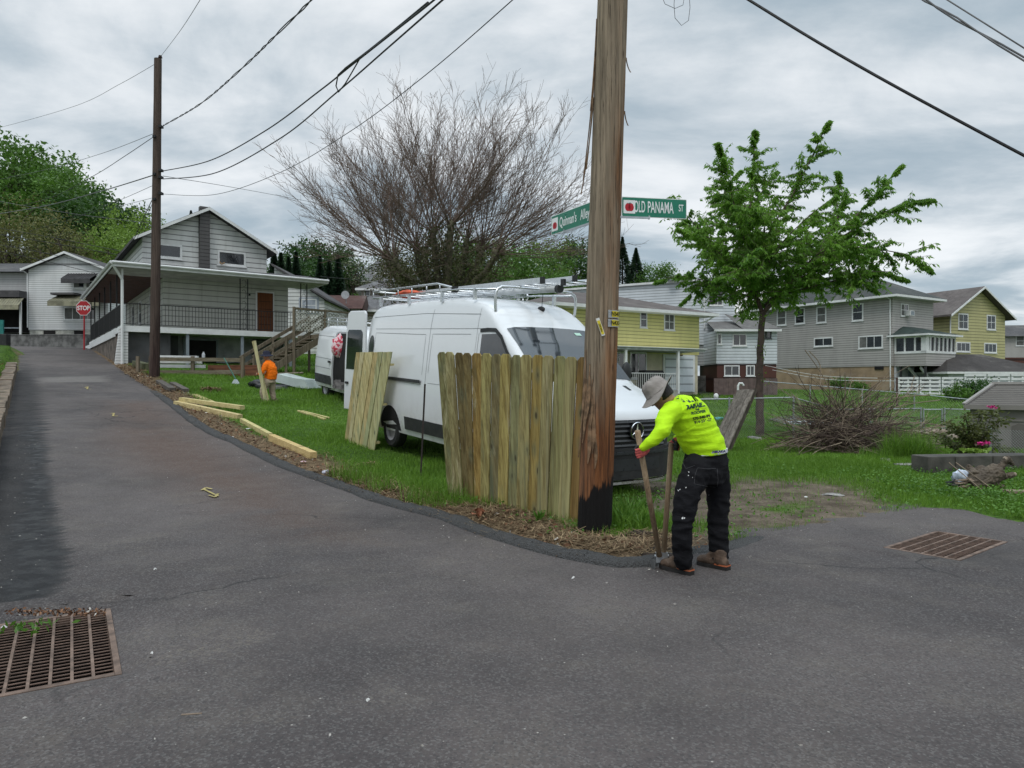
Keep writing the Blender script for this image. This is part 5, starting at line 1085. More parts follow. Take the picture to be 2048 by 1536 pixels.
def lattice(par, fr_, x0, x1, y, z0, z1, sp_=.16):
    mb = MB(); H = z1-z0
    for k in range(-int(H/sp_)-1, int((x1-x0)/sp_)+1):
        for sg in (1, -1):
            xa = x0+k*sp_; xb = xa+H; za, zb_ = (z0, z1) if sg > 0 else (z1, z0); fa = max(0, (x0-xa)/H); fb = min(1, (x1-xa)/H)
            if fb-fa < .05: continue
            mb.beam(fr_(xa+H*fa, y, za+(zb_-za)*fa), fr_(xa+H*fb, y, za+(zb_-za)*fb), .012, .035)
    return mb.build('lattice', M('lattice_paint', (.48, .47, .42), .7, .2, 3, .1, dirt=.3), par)
lattice(dk_, fd, -1.5, .0, -.1, .2, 1.1); lattice(dk_, fd, .1, 2.9, -.1, .25, 1.05)
for x in (-1.5, 0, 1.5, 3.0): p = fd(x, -.1, 0); MB().beam(Vector((p.x, p.y, t1(p.x, p.y)-.1)), p+Vector((0, 0, 1.2)), .1, .1, up=(0, 1, 0)).build('post', OW, dk_)
MB().box(fd, -1.5, 3.0, -.16, -.06, 1.1, 1.18).build('rail', OWX, dk_)
# timber rail fence below the porch
rf = thing('rail_fence', 'low weathered timber rail fence in front of the porch house', 'fence', P(420, 760, 26.5)); A0, A1 = P(300, 718, 26.6), P(490, 720, 27.0); rr0 = P(300, 745, 26.6); rr1 = P(490, 744, 27.0)
MB().beam(A0, A1, .05, .14).build('rail', OWX, rf); MB().beam(rr0, rr1, .05, .16).build('rail', OWX, rf)
for px in (274, 300, 384, 484): p = P(px, 715, 26.8); MB().beam(Vector((p.x, p.y+.06, t1(p.x, p.y)-.2)), p+Vector((0, .06, .05)), .11, .11, up=(0, 1, 0)).build('post', OW, rf)
MB().beam(P(300, 772, 26.6), P(640, 775, 27.5), .12, .3).build('sleeper', OWX, rf)
for i, (yy, x1, lb) in enumerate(((714, 396, 'topmost'), (723, 403, 'middle'), (732, 410, 'lowest'))):
    a, b = P(318, yy, 26.9), P(x1, yy+1, 27.1); tag(MB().beam(a, b, .2, .12).build('white_board', WHITE, origin=a), lb+' of the long white boards lying along the rail fence', 'board', 'stacked white boards')
tag(MB().beam(P(300, 752, 26.3), P(425, 755, 26.4), .1, .05).build('timber', PALE, origin=P(300, 752, 26.3)), 'pale board resting along the lower fence rail', 'board')
# ---------- small houses behind ----------
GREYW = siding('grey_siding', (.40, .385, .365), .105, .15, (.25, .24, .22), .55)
sw = thing('small_white_house', 'small white gabled house with twin window behind the porch house stairs', 'house', P(620, 640, 46)); f2 = FrH(P(598, 640, 46), (1, 0)); f2.o.z = 0
zt = lambda y, d: CH+(768-y)*d/FPX
mb = MB(); mb.prism(f2, [(-1.6, 3.5), (1.65, 3.5), (1.65, zt(600, 46)), (-1.6, zt(535, 46))], -7, 0); mb.build('wall', PW, sw); mb = MB(); mb.prism(f2, [(-1.7, zt(532, 46)), (1.95, zt(603, 46)), (1.95, zt(599, 46)), (-1.7, zt(528, 46))], -7.2, .35); mb.build('roof', RF, sw); window(sw, f2, .15, zt(624, 46), 1.0, .85, (2, 1)); MB().box(f2, .0, 1.3, 0, .03, zt(628, 46), zt(595, 46)).build('window_surround', M('blue_grey_trim', (.3, .33, .38), .6), sw)
bh = thing('brown_roofed_house', 'low house with dark red brown roof and satellite dish', 'house', P(670, 640, 52)); f3 = FrH(P(628, 640, 52), (1, 0.1)); f3.o.z = 0; MB().box(f3, 0, 3.3, -6, 0, 3.5, zt(614, 52)).build('wall', GREYW, bh); mb = MB(); mb.prism(Fr(f3.o, -f3.v, f3.u), [(-.3, zt(617, 52)), (3.0, zt(580, 52)), (6.3, zt(617, 52))], -.2, 3.5); mb.build('roof', shingle('brown_roof', (.075, .04, .035)), bh)
p = f3(2.3, .2, zt(590, 52)); mb = MB(); mb.grid([[p+Vector((q*math.cos(a), -.1-.2*q*q, q*math.sin(a))) for a in np.linspace(0, 2*math.pi, 17)[:-1]] for q in (.02, .15, .3)], True); mb.tube([p, p+Vector((0, .2, -.6))], .03, 5); mb.build('satellite_dish', M('dish_grey', (.35, .36, .38), .5), bh)
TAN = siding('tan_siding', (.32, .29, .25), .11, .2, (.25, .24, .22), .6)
th_ = thing('tan_house', 'taupe house with grey hipped roof half hidden by the bare tree', 'house', P(760, 640, 56)); f4 = FrH(P(679, 640, 56), (1, .12)); f4.o.z = 0
MB().box(f4, 0, 8.6, -7, 0, 3.5, zt(634, 56)+.8).build('wall', TAN, th_); hiproof(th_, f4, 0, 8.6, 0, -7, zt(621, 56)+.05, zt(572, 56), 3.0, 6.0, shingle('grey_roof', (.13, .13, .135)), .5); f5 = Fr(f4(1.4, -3.0, 0), f4.u, f4.v); MB().box(f5, 0, 6.4, -5, 0, zt(600, 56), zt(574, 58)).build('upper_wall', TAN, th_); hiproof(th_, f5, 0, 6.4, 0, -5, zt(574, 58), zt(548, 60), 2, 4.6, shingle('grey_roof', (0, 0, 0)), .45)
window(th_, f5, .25, zt(594, 56), .5, 1.0, (1, 1)); window(th_, f5, 5.1, zt(580, 58)-.4, .9, .6, (2, 0)); window(th_, f4, .45, zt(640, 56), .5, 1.1, (1, 1)); window(th_, f4, 1.25, zt(640, 56), .5, 1.1, (1, 1))
dh = thing('distant_white_house', 'distant white hillside house with grey roof left of the bare tree', 'house', P(730, 600, 90)); f6 = FrH(P(684, 600, 90), (1, 0)); f6.o.z = 0
MB().box(f6, 0, 6.4, -8, 0, 4, zt(562, 90)).build('wall', PW, dh); hiproof(dh, f6, 0, 6.4, 0, -8, zt(562, 90), zt(540, 92), 2, 4, shingle('grey_roof', (0, 0, 0)), .4); f7 = Fr(f6(1.8, -4, 0), f6.u, f6.v); MB().box(f7, 0, 6.2, -6, 0, zt(562, 90), zt(541, 92)).build('upper_wall', PW, dh); hiproof(dh, f7, 0, 6.2, 0, -6, zt(541, 92), zt(517, 96), 1.5, 4.8, shingle('grey_roof', (0, 0, 0)), .4)
for k in range(2): window(dh, f6, 1+k*3, zt(584, 90), .8, .8, (1, 1))
# ---------- left neighbour ----------
nh = thing('left_white_house', 'white two storey house with striped awnings beyond the top of the alley', 'house', P(130, 680, 50)); f8 = FrH(P(57, 680, 50), (1, 0)); f8.o.z = 0; d_ = 50
NW = siding('neighbour_siding', (.62, .63, .63), .15, .25, (.3, .3, .28), .40); xx = lambda px: (px-57)/FPX*d_
MB().box(f8, 0, xx(216), -9, 0, zt(660, d_), zt(539, d_)).build('wall', NW, nh); gable(nh, f8, 0, xx(212), 9, zt(539, d_), zt(508, d_), siding('gable_boards', (.6, .61, .62), .9, .4), RF, .35, .35, .14)
MB().box(f8, 0.05, xx(214), -8.9, -.05, 3.6, zt(660, d_)).build('foundation', M('foundation_blocks', (.42, .42, .38), .8, .3, 3, .2, dirt=.5), nh)
for a, b in ((87, 110), (148, 166)): MB().box(f8, xx(a), xx(b), -.03, .0, zt(673, d_), zt(661, d_)).build('vent_opening', DARK, nh)
window(nh, f8, xx(146), zt(577, d_), .85, 1.0, (1, 1)); window(nh, f8, xx(171), zt(577, d_), .85, 1.0, (1, 1)); AW = M('awning_metal', (.20, .19, .13), .7, .35, 2, .1, dirt=.6, dirtc=(.42, .40, .30)); AWD = M('awning_dark', (.05, .048, .05), .7, .3, 4, .1)
def awning(par, f_, x0, x1, z0, z1, out_, m):
    mb = MB(); mb.prism(Fr(f_(x0, 0, 0), f_.v, f_.u), [(0, z1), (0, z1-.04), (out_, z0), (out_, z0+.04)], 0, x1-x0)
    n = int((x1-x0)/.18)
    for k in range(n+1): x = x0+(x1-x0)*k/n; mb.beam(f_(x, .02, z1+.01), f_(x, out_, z0+.05), .03, .03)
    mb.prism(Fr(f_(x0, out_, 0), f_.u, f_.v), [(0, z0-.28), (x1-x0, z0-.28), (x1-x0, z0+.03), (0, z0+.03)], 0, .02); return mb.build('awning', m, par)
awning(nh, f8, xx(138), xx(195), zt(562, d_), zt(547, d_), .9, AWD); awning(nh, f8, xx(119), xx(222), zt(608, d_), zt(590, d_), 1.3, AW)
MB().box(f8, xx(117), xx(163), 0, .9, zt(592, d_), zt(588, d_)).build('canopy_roof', RF, nh); window(nh, f8, xx(128), zt(640, d_), 2.3, .9, (4, 0))
f9 = Fr(f8(0, -1.5, 0), f8.u, f8.v); MB().box(f9, -7, 0, -7, 0, zt(665, 51), zt(541, 51)).build('wing_wall', siding('wing_siding', (.42, .42, .42), .125, .2), nh); mb = MB(); mb.prism(Fr(f9(-7, 0, 0), -f9.v, f9.u), [(-.5, zt(543, 51)), (3.5, zt(508, 51)), (7.5, zt(543, 51))], -.3, 8.2); mb.build('wing_roof', shingle('wing_roof', (.085, .083, .085)), nh)
MB().box(f9, -7, -.05, 0, 2.4, zt(597, 50), zt(584, 50)).build('porch_roof', RF, nh); awning(nh, Fr(f9(0, 2.3, 0), f9.u, f9.v), -7, .2, zt(612, 49), zt(596, 49), .5, AW); MB().box(f9, -7, -.1, .02, .06, zt(662, 50), zt(598, 50)).build('painted_porch_shade', DARK, nh); MB().box(f9, -7, 0, 2.2, 2.26, zt(655, 49)-.05, zt(655, 49)+.03).build('porch_rail', M('grey_post', (0, 0, 0)), nh)  # dark panel on the porch wall stands in for the porch's shade
for x in (-.1, ): MB().box(f9, x, x+.12, 2.2, 2.3, 3.8, zt(600, 49)).build('porch_post', WHITE, nh)
MB().box(f9, -7, -.1, 1.2, 2.5, 3.4, zt(668, 49)).build('porch_base', M('dark_render', (0, 0, 0)), nh)
gutter_pipe(nh, [f8(-.4, .3, zt(538, d_)), f8(-.05, .05, zt(548, d_)), f8(-.03, .05, zt(655, d_))])
rw = thing('stone_road_wall', 'low grey stone wall at the top of the alley below the left house', 'wall', P(100, 690, 46.5)); f = FrH(P(20, 690, 46.6), (1, -.06)); f.o.z = 0; MB().box(f, -4, 5.2, -.4, 0, 3.3, zt(671, 46.6)).build('wall_face', M('grey_stone', (.13, .13, .125), .9, .5, 3, .9, 14, dirt=.5, dirtc=(.05, .05, .05)), rw); MB().box(f, -4, 5.2, -.42, .03, zt(671, 46.6), zt(669, 46.6)).build('coping', M('grey_stone', (0, 0, 0)), rw)
# stop sign
sp_ = P(167, 616, 38.5); REDS = M('sign_red', (.36, .012, .02), .4, .1, 5, 0); ss = thing('stop_sign', 'red STOP sign on a red post at the top of the alley', 'stop sign', (sp_.x, sp_.y, 3.3)); fs = Fr(sp_, (1, 0, 0), (0, -1, 0)); oc = lambda r: [(r*math.cos(R(22.5+45*k)), r*math.sin(R(22.5+45*k))) for k in range(8)]
MB().prism(fs, oc(.43), -.004, .002).build('border', SIGNW, ss); MB().prism(fs, oc(.405), .002, .005).build('panel', REDS, ss); text_mesh('STOP', .33, SIGNW, ss, Fr(fs(0, .007, -.01), (1, 0, 0), (0, -1, 0)), sx=.85, bold=.008, depth=.001); MB().beam((sp_.x+.02, sp_.y+.03, 3.0), (sp_.x+.02, sp_.y+.03, sp_.z), .06, .05, up=(0, 1, 0)).build('post', REDS, ss)
# left edge: low block wall with bank and a green fence post
lw = thing('low_block_wall', 'low mossy block wall along the left edge of the alley', 'wall', LW[0]); BLKM = M('old_blocks', (.15, .115, .085), .9, .5, 5, .8, 16, dirt=.5, dirtc=(.05, .07, .03)); nrm = Vector((-ld.y, ld.x, 0)); nrm = nrm if nrm.x < 0 else -nrm
for k in range(34):
    p = LW[0]+ld*(-10+k*.62); q = LW[0]+ld*(-10+(k+1)*.62-.02); hh = .30+.05*random.random(); za = g1(p.x, p.y); zb_ = g1(q.x, q.y); off = nrm*(.02+.03*random.random())
    mb = MB(); b0 = [p+off, q+off, q+off+nrm*.3, p+off+nrm*.3]; zs_ = [za, zb_, zb_, za]; mb.add([(b.x, b.y, z-.2) for b, z in zip(b0, zs_)]+[(b.x, b.y, z+hh) for b, z in zip(b0, zs_)], [(3, 2, 1, 0), (4, 5, 6, 7), (0, 1, 5, 4), (1, 2, 6, 5), (2, 3, 7, 6), (3, 0, 4, 7)]); mb.build('block', BLKM, lw, bevel=.012)
gpx = P(4, 690, 33); tag(MB().box(Fr((gpx.x, gpx.y, 0), (1, 0, 0)), -.9, .07, -.04, .04, t1(gpx.x, gpx.y)-.3, zt(640, 33)).build('board_fence', M('teal_paint', (.02, .16, .15), .6, .2, 5, .1), origin=(gpx.x, gpx.y, 2)), 'teal green fence panel at the far left edge', 'fence panel')
gpx = P(12, 690, 32); tag(MB().box(Fr((gpx.x, gpx.y, 0), (1, 0, 0)), -.3, .12, -.15, .15, t1(gpx.x, gpx.y)-.3, zt(668, 32)).build('bin', BLKP, origin=(gpx.x, gpx.y, 2), bevel=.03), 'dark bin standing beside the teal fence panel', 'bin')
# ---------- yellow house (right of the pole) ----------
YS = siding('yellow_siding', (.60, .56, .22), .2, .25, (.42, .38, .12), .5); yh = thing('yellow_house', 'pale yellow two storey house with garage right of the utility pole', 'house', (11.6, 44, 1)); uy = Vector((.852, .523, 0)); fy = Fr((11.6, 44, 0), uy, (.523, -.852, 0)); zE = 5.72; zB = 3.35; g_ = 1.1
MB().box(fy, -11, 0, -8, 0, zB, zE).build('upper_wall', YS, yh); STU = M('cream_stucco', (.50, .46, .34), .85, .12, 2, .3, dirt=.2); MB().box(fy, -11, -.08, -7.9, -.05, .9, zB).build('lower_wall', STU, yh); hiproof(yh, fy, -11, 0, 0, -8, zE+.16, 7.25, -7.2, -4.0, shingle('brown_grey_roof', (.115, .10, .095)), .85, .18)
window(yh, fy, -4.85, 4.85, .55, .98, (1, 1)); window(yh, fy, -2.95, 4.78, .85, 1.0, (2, 1)); window(yh, fy, -8.2, 4.85, .55, .98, (1, 1))
xg = lambda px: next(s_ for s_ in np.linspace(-12, 1, 2600) if (fy(s_, 0, 0).x/fy(s_, 0, 0).y) >= (px-1024)/FPX)
MB().box(fy, xg(1326), xg(1389), -.04, .03, 1.05, 3.32).build('garage_frame', WHITE, yh); gd = MB().box(fy, xg(1330), xg(1385), .02, .05, 1.08, 3.2).build('garage_door', siding('garage_panels', (.58, .62, .66), .5, .1, (.4, .4, .4), .6), yh)
window(yh, fy, xg(1259), 1.85, xg(1293)-xg(1259), 1.55, (2, 0), t=.09); window(yh, fy, xg(1222), 1.85, xg(1252)-xg(1222), 1.55, (2, 0), t=.09); MB().box(fy, xg(1200), xg(1300), 0, .04, .95, 1.8).build('brick_panel', siding('cream_brick', (.55, .5, .3), .22, .1, line=.5), yh)
mb = MB(); mb.box(fy, xg(1150), xg(1372)-.5, 0, 2.0, 3.42, 3.56); mb.build('porch_roof', M('porch_roof_white', (.36, .38, .38), .6, .2, 3, 0), yh); MB().box(fy, xg(1150)-.05, xg(1372)-.4, .02, 2.1, 3.56, 3.60).build('porch_roof_top', WHITE, yh)
py_ = fy(0, 1.9, 0); fp = Fr(py_, uy, fy.v); xp = lambda px: next(s_ for s_ in np.linspace(-13, 2, 3000) if (fp(s_, 0, 0).x/fp(s_, 0, 0).y) >= (px-1024)/FPX)
for px in (1251, 1356): MB().box(fp, xp(px)-.07, xp(px)+.07, -.07, .07, 1.0, 3.43).build('porch_post', WHITE, yh)
railing(yh, fp(xp(1180), 0, 1.2), fp(xp(1352), 0, 1.2), 0, .95, 44, WHITE, .012); MB().box(fp, xp(1180), xp(1356), -1.8, .05, .85, 1.2).build('porch_slab', M('concrete', (.30, .29, .26), .9, .3, 3, .4), yh)
gq = fp(xp(1317), -.6, 1.2); tg = thing('barbecue_grill', 'black covered barbecue behind the white porch railing of the yellow house', 'grill', gq); fq = Fr(gq, uy, fy.v); MB().prism(fq, [(-.75, 0), (.75, 0), (.75, .95), (.62, 1.12), (-.62, 1.12), (-.75, .95)], -.3, .3).build('cover', M('black_cover', (.012, .012, .013), .7, .3, 3, .4), tg); MB().prism(fq, [(-.78, .88), (.78, .88), (.78, .96), (-.78, .96)], -.32, .32).build('lid_edge', BLKP, tg)
MB().tube([fy(xg(1356), 0, 3.28), fy(xg(1356)+.2, .2, 3.3)], .05, 6).build('wall_lamp', M('brass_lamp', (0, 0, 0)), yh); gutter_pipe(yh, [fy(.6, .7, zE), fy(.3, .3, zE-.3), fy(0, .05, zE-.4)])
# ---------- white house behind with annex ----------
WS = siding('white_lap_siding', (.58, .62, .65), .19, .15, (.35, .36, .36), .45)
wh = thing('white_annex_house', 'white sided house with brown based lower annex beside the leafy tree', 'house', (13, 46, 1)); C = Vector((12.25, 48, 0)); fu = Fr(C, (1, .05, 0), (.05, -1, 0)); zT = 8.55
mb = MB(); wv2 = Vector((-.9, .42, 0)).normalized()*9.5; back = Vector((-.05, 1, 0))*7; c4 = [C, C+Vector((2.85, .14, 0)), C+Vector((2.85, .14, 0))+back, C+wv2+back*.6, C+wv2]
mb.add([(p.x, p.y, 4.2) for p in c4]+[(p.x, p.y, zT-(.15 if i in (3, 4) else .0)) for i, p in enumerate(c4)], [(0, 1, 6, 5), (1, 2, 7, 6), (2, 3, 8, 7), (3, 4, 9, 8), (4, 0, 5, 9), (5, 6, 7, 8, 9)]); mb.build('upper_wall', WS, wh)
mb = MB(); mb.beam(C+Vector((-.1, -.08, zT)), C+Vector((3.0, .05, zT)), .16, .14); mb.beam(C+Vector((-.05, -.1, zT)), C+wv2+Vector((0, -.1, zT-.12)), .16, .14); mb.build('roof_edge', WHITE, wh); mb = MB(); mb.add([(p.x, p.y, zT+.09-(.12 if i > 2 else 0)) for i, p in enumerate(c4)], [(0, 1, 2, 3, 4)]); mb.build('roof', RF, wh)
mb = MB(); mb.prism(fu, [(-1.6, zT+.05), (.9, zT+.05), (.15, zT+.42)], -2.5, -.05); mb.build('roof_peak', WS, wh); gutter_pipe(wh, [fu(.75, .06, 5.3), fu(.75, .06, zT)]); window(wh, fu, 1.03, zt(611, 48), 1.0, 1.05, (3, 0)); awning(wh, fu, .95, 2.15, zt(578, 48)-.1, zt(574, 48)+.05, .3, AWD)
fa = Fr((12.96, 45, 0), (1, 0, 0), (0, -1, 0)); MB().box(fa, 0, 3.85, -4.4, 0, 2.82, 4.95).build('annex_wall', WS, wh); MB().box(Fr((11.55, 48.2, 0), (1, 0, 0)), 0, 1.45, -.1, 0, 2.8, 5.4).build('annex_wall', siding('grey_lap_siding', (.36, .38, .39), .19, .1), wh)
mb = MB(); mb.add([fa(-.25, .35, 4.98), fa(4.0, .35, 5.0), fa(4.0, -3, 5.85), fa(.2, -3, 5.75)], [(0, 1, 2, 3)]); mb.add([fa(1.6, .3, 5.0), fa(4.1, .3, 5.05), fa(1.35, -3, 6.3)], [(0, 1, 2)]); mb.build('annex_roof', shingle('mixed_roof', (.13, .125, .12)), wh); MB().box(fa, -.25, 4.0, .3, .38, 4.86, 5.0).build('annex_gutter', WHITE, wh)
BR = siding('brown_boards', (.085, .03, .022), .9, .3, (.05, .03, .03)); MB().box(fa, .05, 3.8, -4.2, -.03, .7, 2.82).build('annex_base', BR, wh); xa = lambda px: ((px-1024)/FPX*45)-12.96
window(wh, fa, xa(1465), zt(692, 45), .9, .78, (2, 0)); window(wh, fa, xa(1434), zt(689, 45), .3, .7, (1, 0)); window(wh, fa, xa(1448), zt(752, 45), .98, .68, (2, 0)); window(wh, fa, xa(1492), zt(752, 45), .55, .68, (2, 0)); window(wh, fa, xa(1530), zt(677, 45), .4, .5, (1, 0), frame=M('dark_render', (0, 0, 0)))
MB().box(Fr((11.75, 48, 0), (1, 0, 0)), 0, 1.25, -.4, 0, .8, 2.1).build('stone_step', M('grey_stone', (0, 0, 0)), wh)
bf = thing('brown_fence', 'low brown board fence in front of the brown based annex', 'fence', P(1480, 780, 42)); ff_ = Fr((P(1428, 780, 42.5).x, 42.5, 0), (1, -.03, 0), (0, -1, 0))
for k in range(13): MB().box(ff_, k*.29, k*.29+.28, -.03, 0, .9, zt(756, 42.5)-.03*random.random()).build('panel', M('brown_grey_board', (.12, .085, .08), .8, .25, 4, .2), bf)
# ---------- grey two storey house ----------
gh = thing('grey_house', 'large grey sided two storey house with tan foundation at right', 'house', (26.8, 50, 1)); fl = Fr((26.8, 50, 0), (.524, -.852, 0), (-.852, -.524, 0)); frt = Fr((26.8, 50, 0), (.852, .524, 0), (.524, -.852, 0))   # left face (x negative runs back), right face
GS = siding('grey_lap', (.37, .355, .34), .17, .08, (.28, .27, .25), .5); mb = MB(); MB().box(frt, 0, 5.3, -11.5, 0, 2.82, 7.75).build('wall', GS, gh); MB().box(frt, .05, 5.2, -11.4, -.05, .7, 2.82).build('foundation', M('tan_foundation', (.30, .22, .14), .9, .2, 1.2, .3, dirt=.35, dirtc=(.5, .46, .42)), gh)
hiproof(gh, Fr(fl(0, 0, 0), fl.u, fl.v), -11.5, 0, 0, -5.3, 7.80, 10.15, -8.6, -4.2, shingle('dark_green_grey_roof', (.062, .068, .066)), .65, .16)
MB().box(frt, 2.2, 2.45, -9.4, -9.1, 9.4, 10.9).build('chimney', M('brick_red', (.2, .09, .06), .9), gh)
def xl(px): return next(s_ for s_ in np.linspace(-12, .5, 2600) if (fl(s_, 0, 0).x/fl(s_, 0, 0).y) >= (px-1024)/FPX)
for a, b, y0, y1 in ((1554, 1573, 651, 620), (1590, 1610, 648, 616), (1633, 1653, 646, 613), (1704, 1727, 642, 607)):
    x0, x1 = xl(a), xl(b); dd_ = fl((x0+x1)/2, 0, 0).y; window(gh, fl, x0, zt(y0, dd_), x1-x0, zt(y1, dd_)-zt(y0, dd_), (1, 1), t=.1, curtain=None)
for a, b, y0, y1, m_ in ((1628, 1666, 693, 675, 2), (1717, 1766, 697, 671, 3)): x0, x1 = xl(a), xl(b); dd_ = fl((x0+x1)/2, 0, 0).y; window(gh, fl, x0, zt(y0, dd_), x1-x0, zt(y1, dd_)-zt(y0, dd_), (m_, 0), t=.09)
x0, x1 = xl(1749), xl(1767); dd_ = 50.5; MB().box(fl, x0, x1, -.02, .01, zt(739, dd_), zt(732, dd_)).build('vent', DARK, gh); gutter_pipe(gh, [fl(-.12, .6, 7.7), fl(-.12, .1, 7.5), fl(-.12, .06, 1.0)])
window(gh, frt, 1.0, zt(632, 50.5), .95, .9, (2, 1)); ac = thing('air_conditioner', 'white window air conditioner in the upper window of the grey house', 'air conditioner', frt(1.7, .2, zt(632, 50.5))); MB().box(frt, 1.5, 2.05, .04, .42, zt(632, 50.5)+.02, zt(621, 50.5)).build('casing', WHITE, ac, bevel=.02); MB().box(frt, 1.56, 1.99, .42, .43, zt(632, 50.5)+.08, zt(622, 50.5)).build('vent_grille', M('grey_post', (0, 0, 0)), ac)
# sunroom on stilts
so2 = frt(.2, 0, 0); W3, P3 = 3.8, 2.2; fsr = Fr(so2+frt.v*P3, frt.u, frt.v); fsl = Fr(so2+frt.v*P3, frt.v, -frt.u)
MB().box(fsr, 0, W3, -P3+.01, 0, 2.8, 3.72).build('sunroom_wall', GS, gh); MB().box(fsr, .05, W3-.05, -P3+.01, -.06, 3.72, 4.9).build('sunroom_glazing', GLASS, gh)
mb = MB()
for x in np.linspace(0, W3, 8): mb.box(fsr, max(0, x-.06), min(W3, x+.06), -.05, .02, 3.7, 4.9)
for y in (-P3+.08, -1.45, -.75): mb.box(fsr, -.02, .05, y-.05, y+.05, 3.7, 4.9)
mb.box(fsr, -.03, .35, -.32, .03, 3.70, 4.9); mb.box(fsr, -.03, W3+.02, -.03, .04, 3.66, 3.82); mb.box(fsr, -.03, .02, -P3+.02, 0, 3.66, 3.82); mb.box(fsr, -.03, W3+.02, -.03, .035, 4.75, 4.93); mb.box(fsr, -.03, .02, -P3+.02, 0, 4.75, 4.93); mb.build('sunroom_frame', WHITE, gh)
hiproof(gh, fsr, 0, W3, 0, -P3, 4.98, 5.65, 1.0, 2.4, shingle('green_roof', (.035, .05, .045)), .35, .12, ry=-P3+.1)
for x, y in ((.05, -.1), (W3-.1, -.1), (.05, -P3+.4)): MB().box(fsr, x, x+.12, y-.06, y+.06, .7, 2.8).build('sunroom_leg', BLKP, gh)
MB().box(frt, .25, 2.6, -.03, .10, .7, 2.8).build('white_lower_wall', M('lower_white', (.45, .47, .5), .7, .1, 2, .1), gh); MB().box(frt, 1.75, 2.1, .10, .12, .8, 2.5).build('lower_door', M('grey_post', (0, 0, 0)), gh)
mb = MB()
for k in range(2): mb.beam(fsr(.4+.0*k, -.6-k*.8, 2.7), fsr(3.2, -.6-k*.8, .9), .06, .2)
mb.build('back_stairs', WHITE, gh)
# ---------- yellow gabled house ----------
y2 = thing('yellow_gabled_house', 'olive yellow gabled house with twin narrow windows behind the grey house', 'house', (36, 57, 1)); ug = Vector((.905, .424, 0)); f_ = Fr(Vector((34.55, 56, 0)), ug, (.424, -.905, 0)); YS2 = siding('olive_yellow_siding', (.44, .41, .20), .24, .1, (.3, .28, .15), .4)
MB().box(f_, 0, 7.1, -9, 0, .8, 7.2).build('wall', YS2, y2); gable(y2, f_, 0, 7.1, 9, 7.2, 9.25, YS2, shingle('brown_grey_roof', (0, 0, 0)), .65, .55, .14)
def xf(px): return next(s_ for s_ in np.linspace(-1, 9, 2600) if (f_(s_, 0, 0).x/f_(s_, 0, 0).y) >= (px-1024)/FPX)
for a, b, y0_, y1_, mm in ((1916, 1936, 659, 627, (2, 1)), (1973, 1991, 660, 630, (2, 1)), (1912, 1940, 704, 684, (3, 0)), (1968, 1993, 706, 686, (3, 0))):
    x0, x1 = xf(a), xf(b); dd_ = f_((x0+x1)/2, 0, 0).y; window(y2, f_, x0, zt(y0_, dd_), x1-x0, zt(y1_, dd_)-zt(y0_, dd_), mm, t=.1)
fw = Fr(f_(6.2, -3.5, 0), ug, f_.v); MB().box(fw, 0, 2.3, -6, 0, .8, 7.0).build('wing_wall', siding('pale_side', (.42, .42, .40), .2, .1), y2); gable(y2, fw, -2.8, 2.3, 6, 7.0, 8.9, siding('pale_side', (0, 0, 0)), RF, .5, .4, .14)
gutter_pipe(y2, [f_(-.5, .4, 7.0), f_(-.1, .1, 6.6), f_(-.1, .08, 3)])
gg = thing('dark_roofed_garage', 'low garage with dark hipped shingle roof in front of the yellow gabled house', 'garage', P(1960, 760, 48)); f0 = Fr(Vector((P(1892, 700, 48).x, 48, 0)), (1, .1, 0), (.1, -1, 0)); MB().box(f0, .2, 7.8, -5, 0, .8, 2.3).build('wall', M('lower_white', (0, 0, 0)), gg); hiproof(gg, f0, .2, 7.8, 0, -5, 2.38, 3.68, 1.9, 4.6, shingle('charcoal_roof', (.055, .05, .048)), .4, .14)
fh = thing('far_grey_house', 'pale grey house at the right edge behind everything', 'house', P(2040, 700, 78)); f0 = FrH(P(2010, 700, 78), (1, -.1)); f0.o.z = 0; MB().box(f0, 0, 9, -8, 0, 1, zt(672, 78)).build('wall', GREYW, fh); mb = MB(); mb.prism(Fr(f0.o, -f0.v, f0.u), [(-.5, zt(673, 78)), (4, zt(645, 78)), (8.5, zt(673, 78))], -.4, 9.4); mb.build('roof', shingle('wing_roof', (0, 0, 0)), fh); window(fh, f0, 1.1, zt(692, 78), .9, 1.1, (1, 1))
tag(MB().box(FrH(Vector((P(2010, 700, 62).x, 62, 0)), (1, 0)), 0, 6, -.1, 0, 1, zt(715, 62)).build('board_fence', BR, origin=P(2030, 720, 62)), 'dark red brown board fence at the right edge', 'fence')
# white pallet fence
wf = thing('white_pallet_fence', 'white painted horizontal slat fence in front of the grey house stilts', 'fence', P(1900, 785, 44)); a_, b_ = P(1795, 770, 45), P(2070, 766, 42); dv = (b_-a_); dv.z = 0; Lf = dv.length; fz = Fr(Vector((a_.x, a_.y, 0)), dv, (dv.y, -dv.x, 0))
for k in range(6):
    mb = MB(); x0 = Lf*k/6+.03; x1 = Lf*(k+1)/6-.03; top_ = 1.98+(.18 if k > 2 else 0)
    for j in range(5): mb.box(fz, x0, x1, 0, .03, top_-.14-j*.24, top_-j*.24)
    for x in (x0, (x0+x1)/2-.05, x1-.1): mb.box(fz, x, x+.1, -.08, -.002, .7, top_-.01)
    mb.build('slat_panel', WHITE, wf)
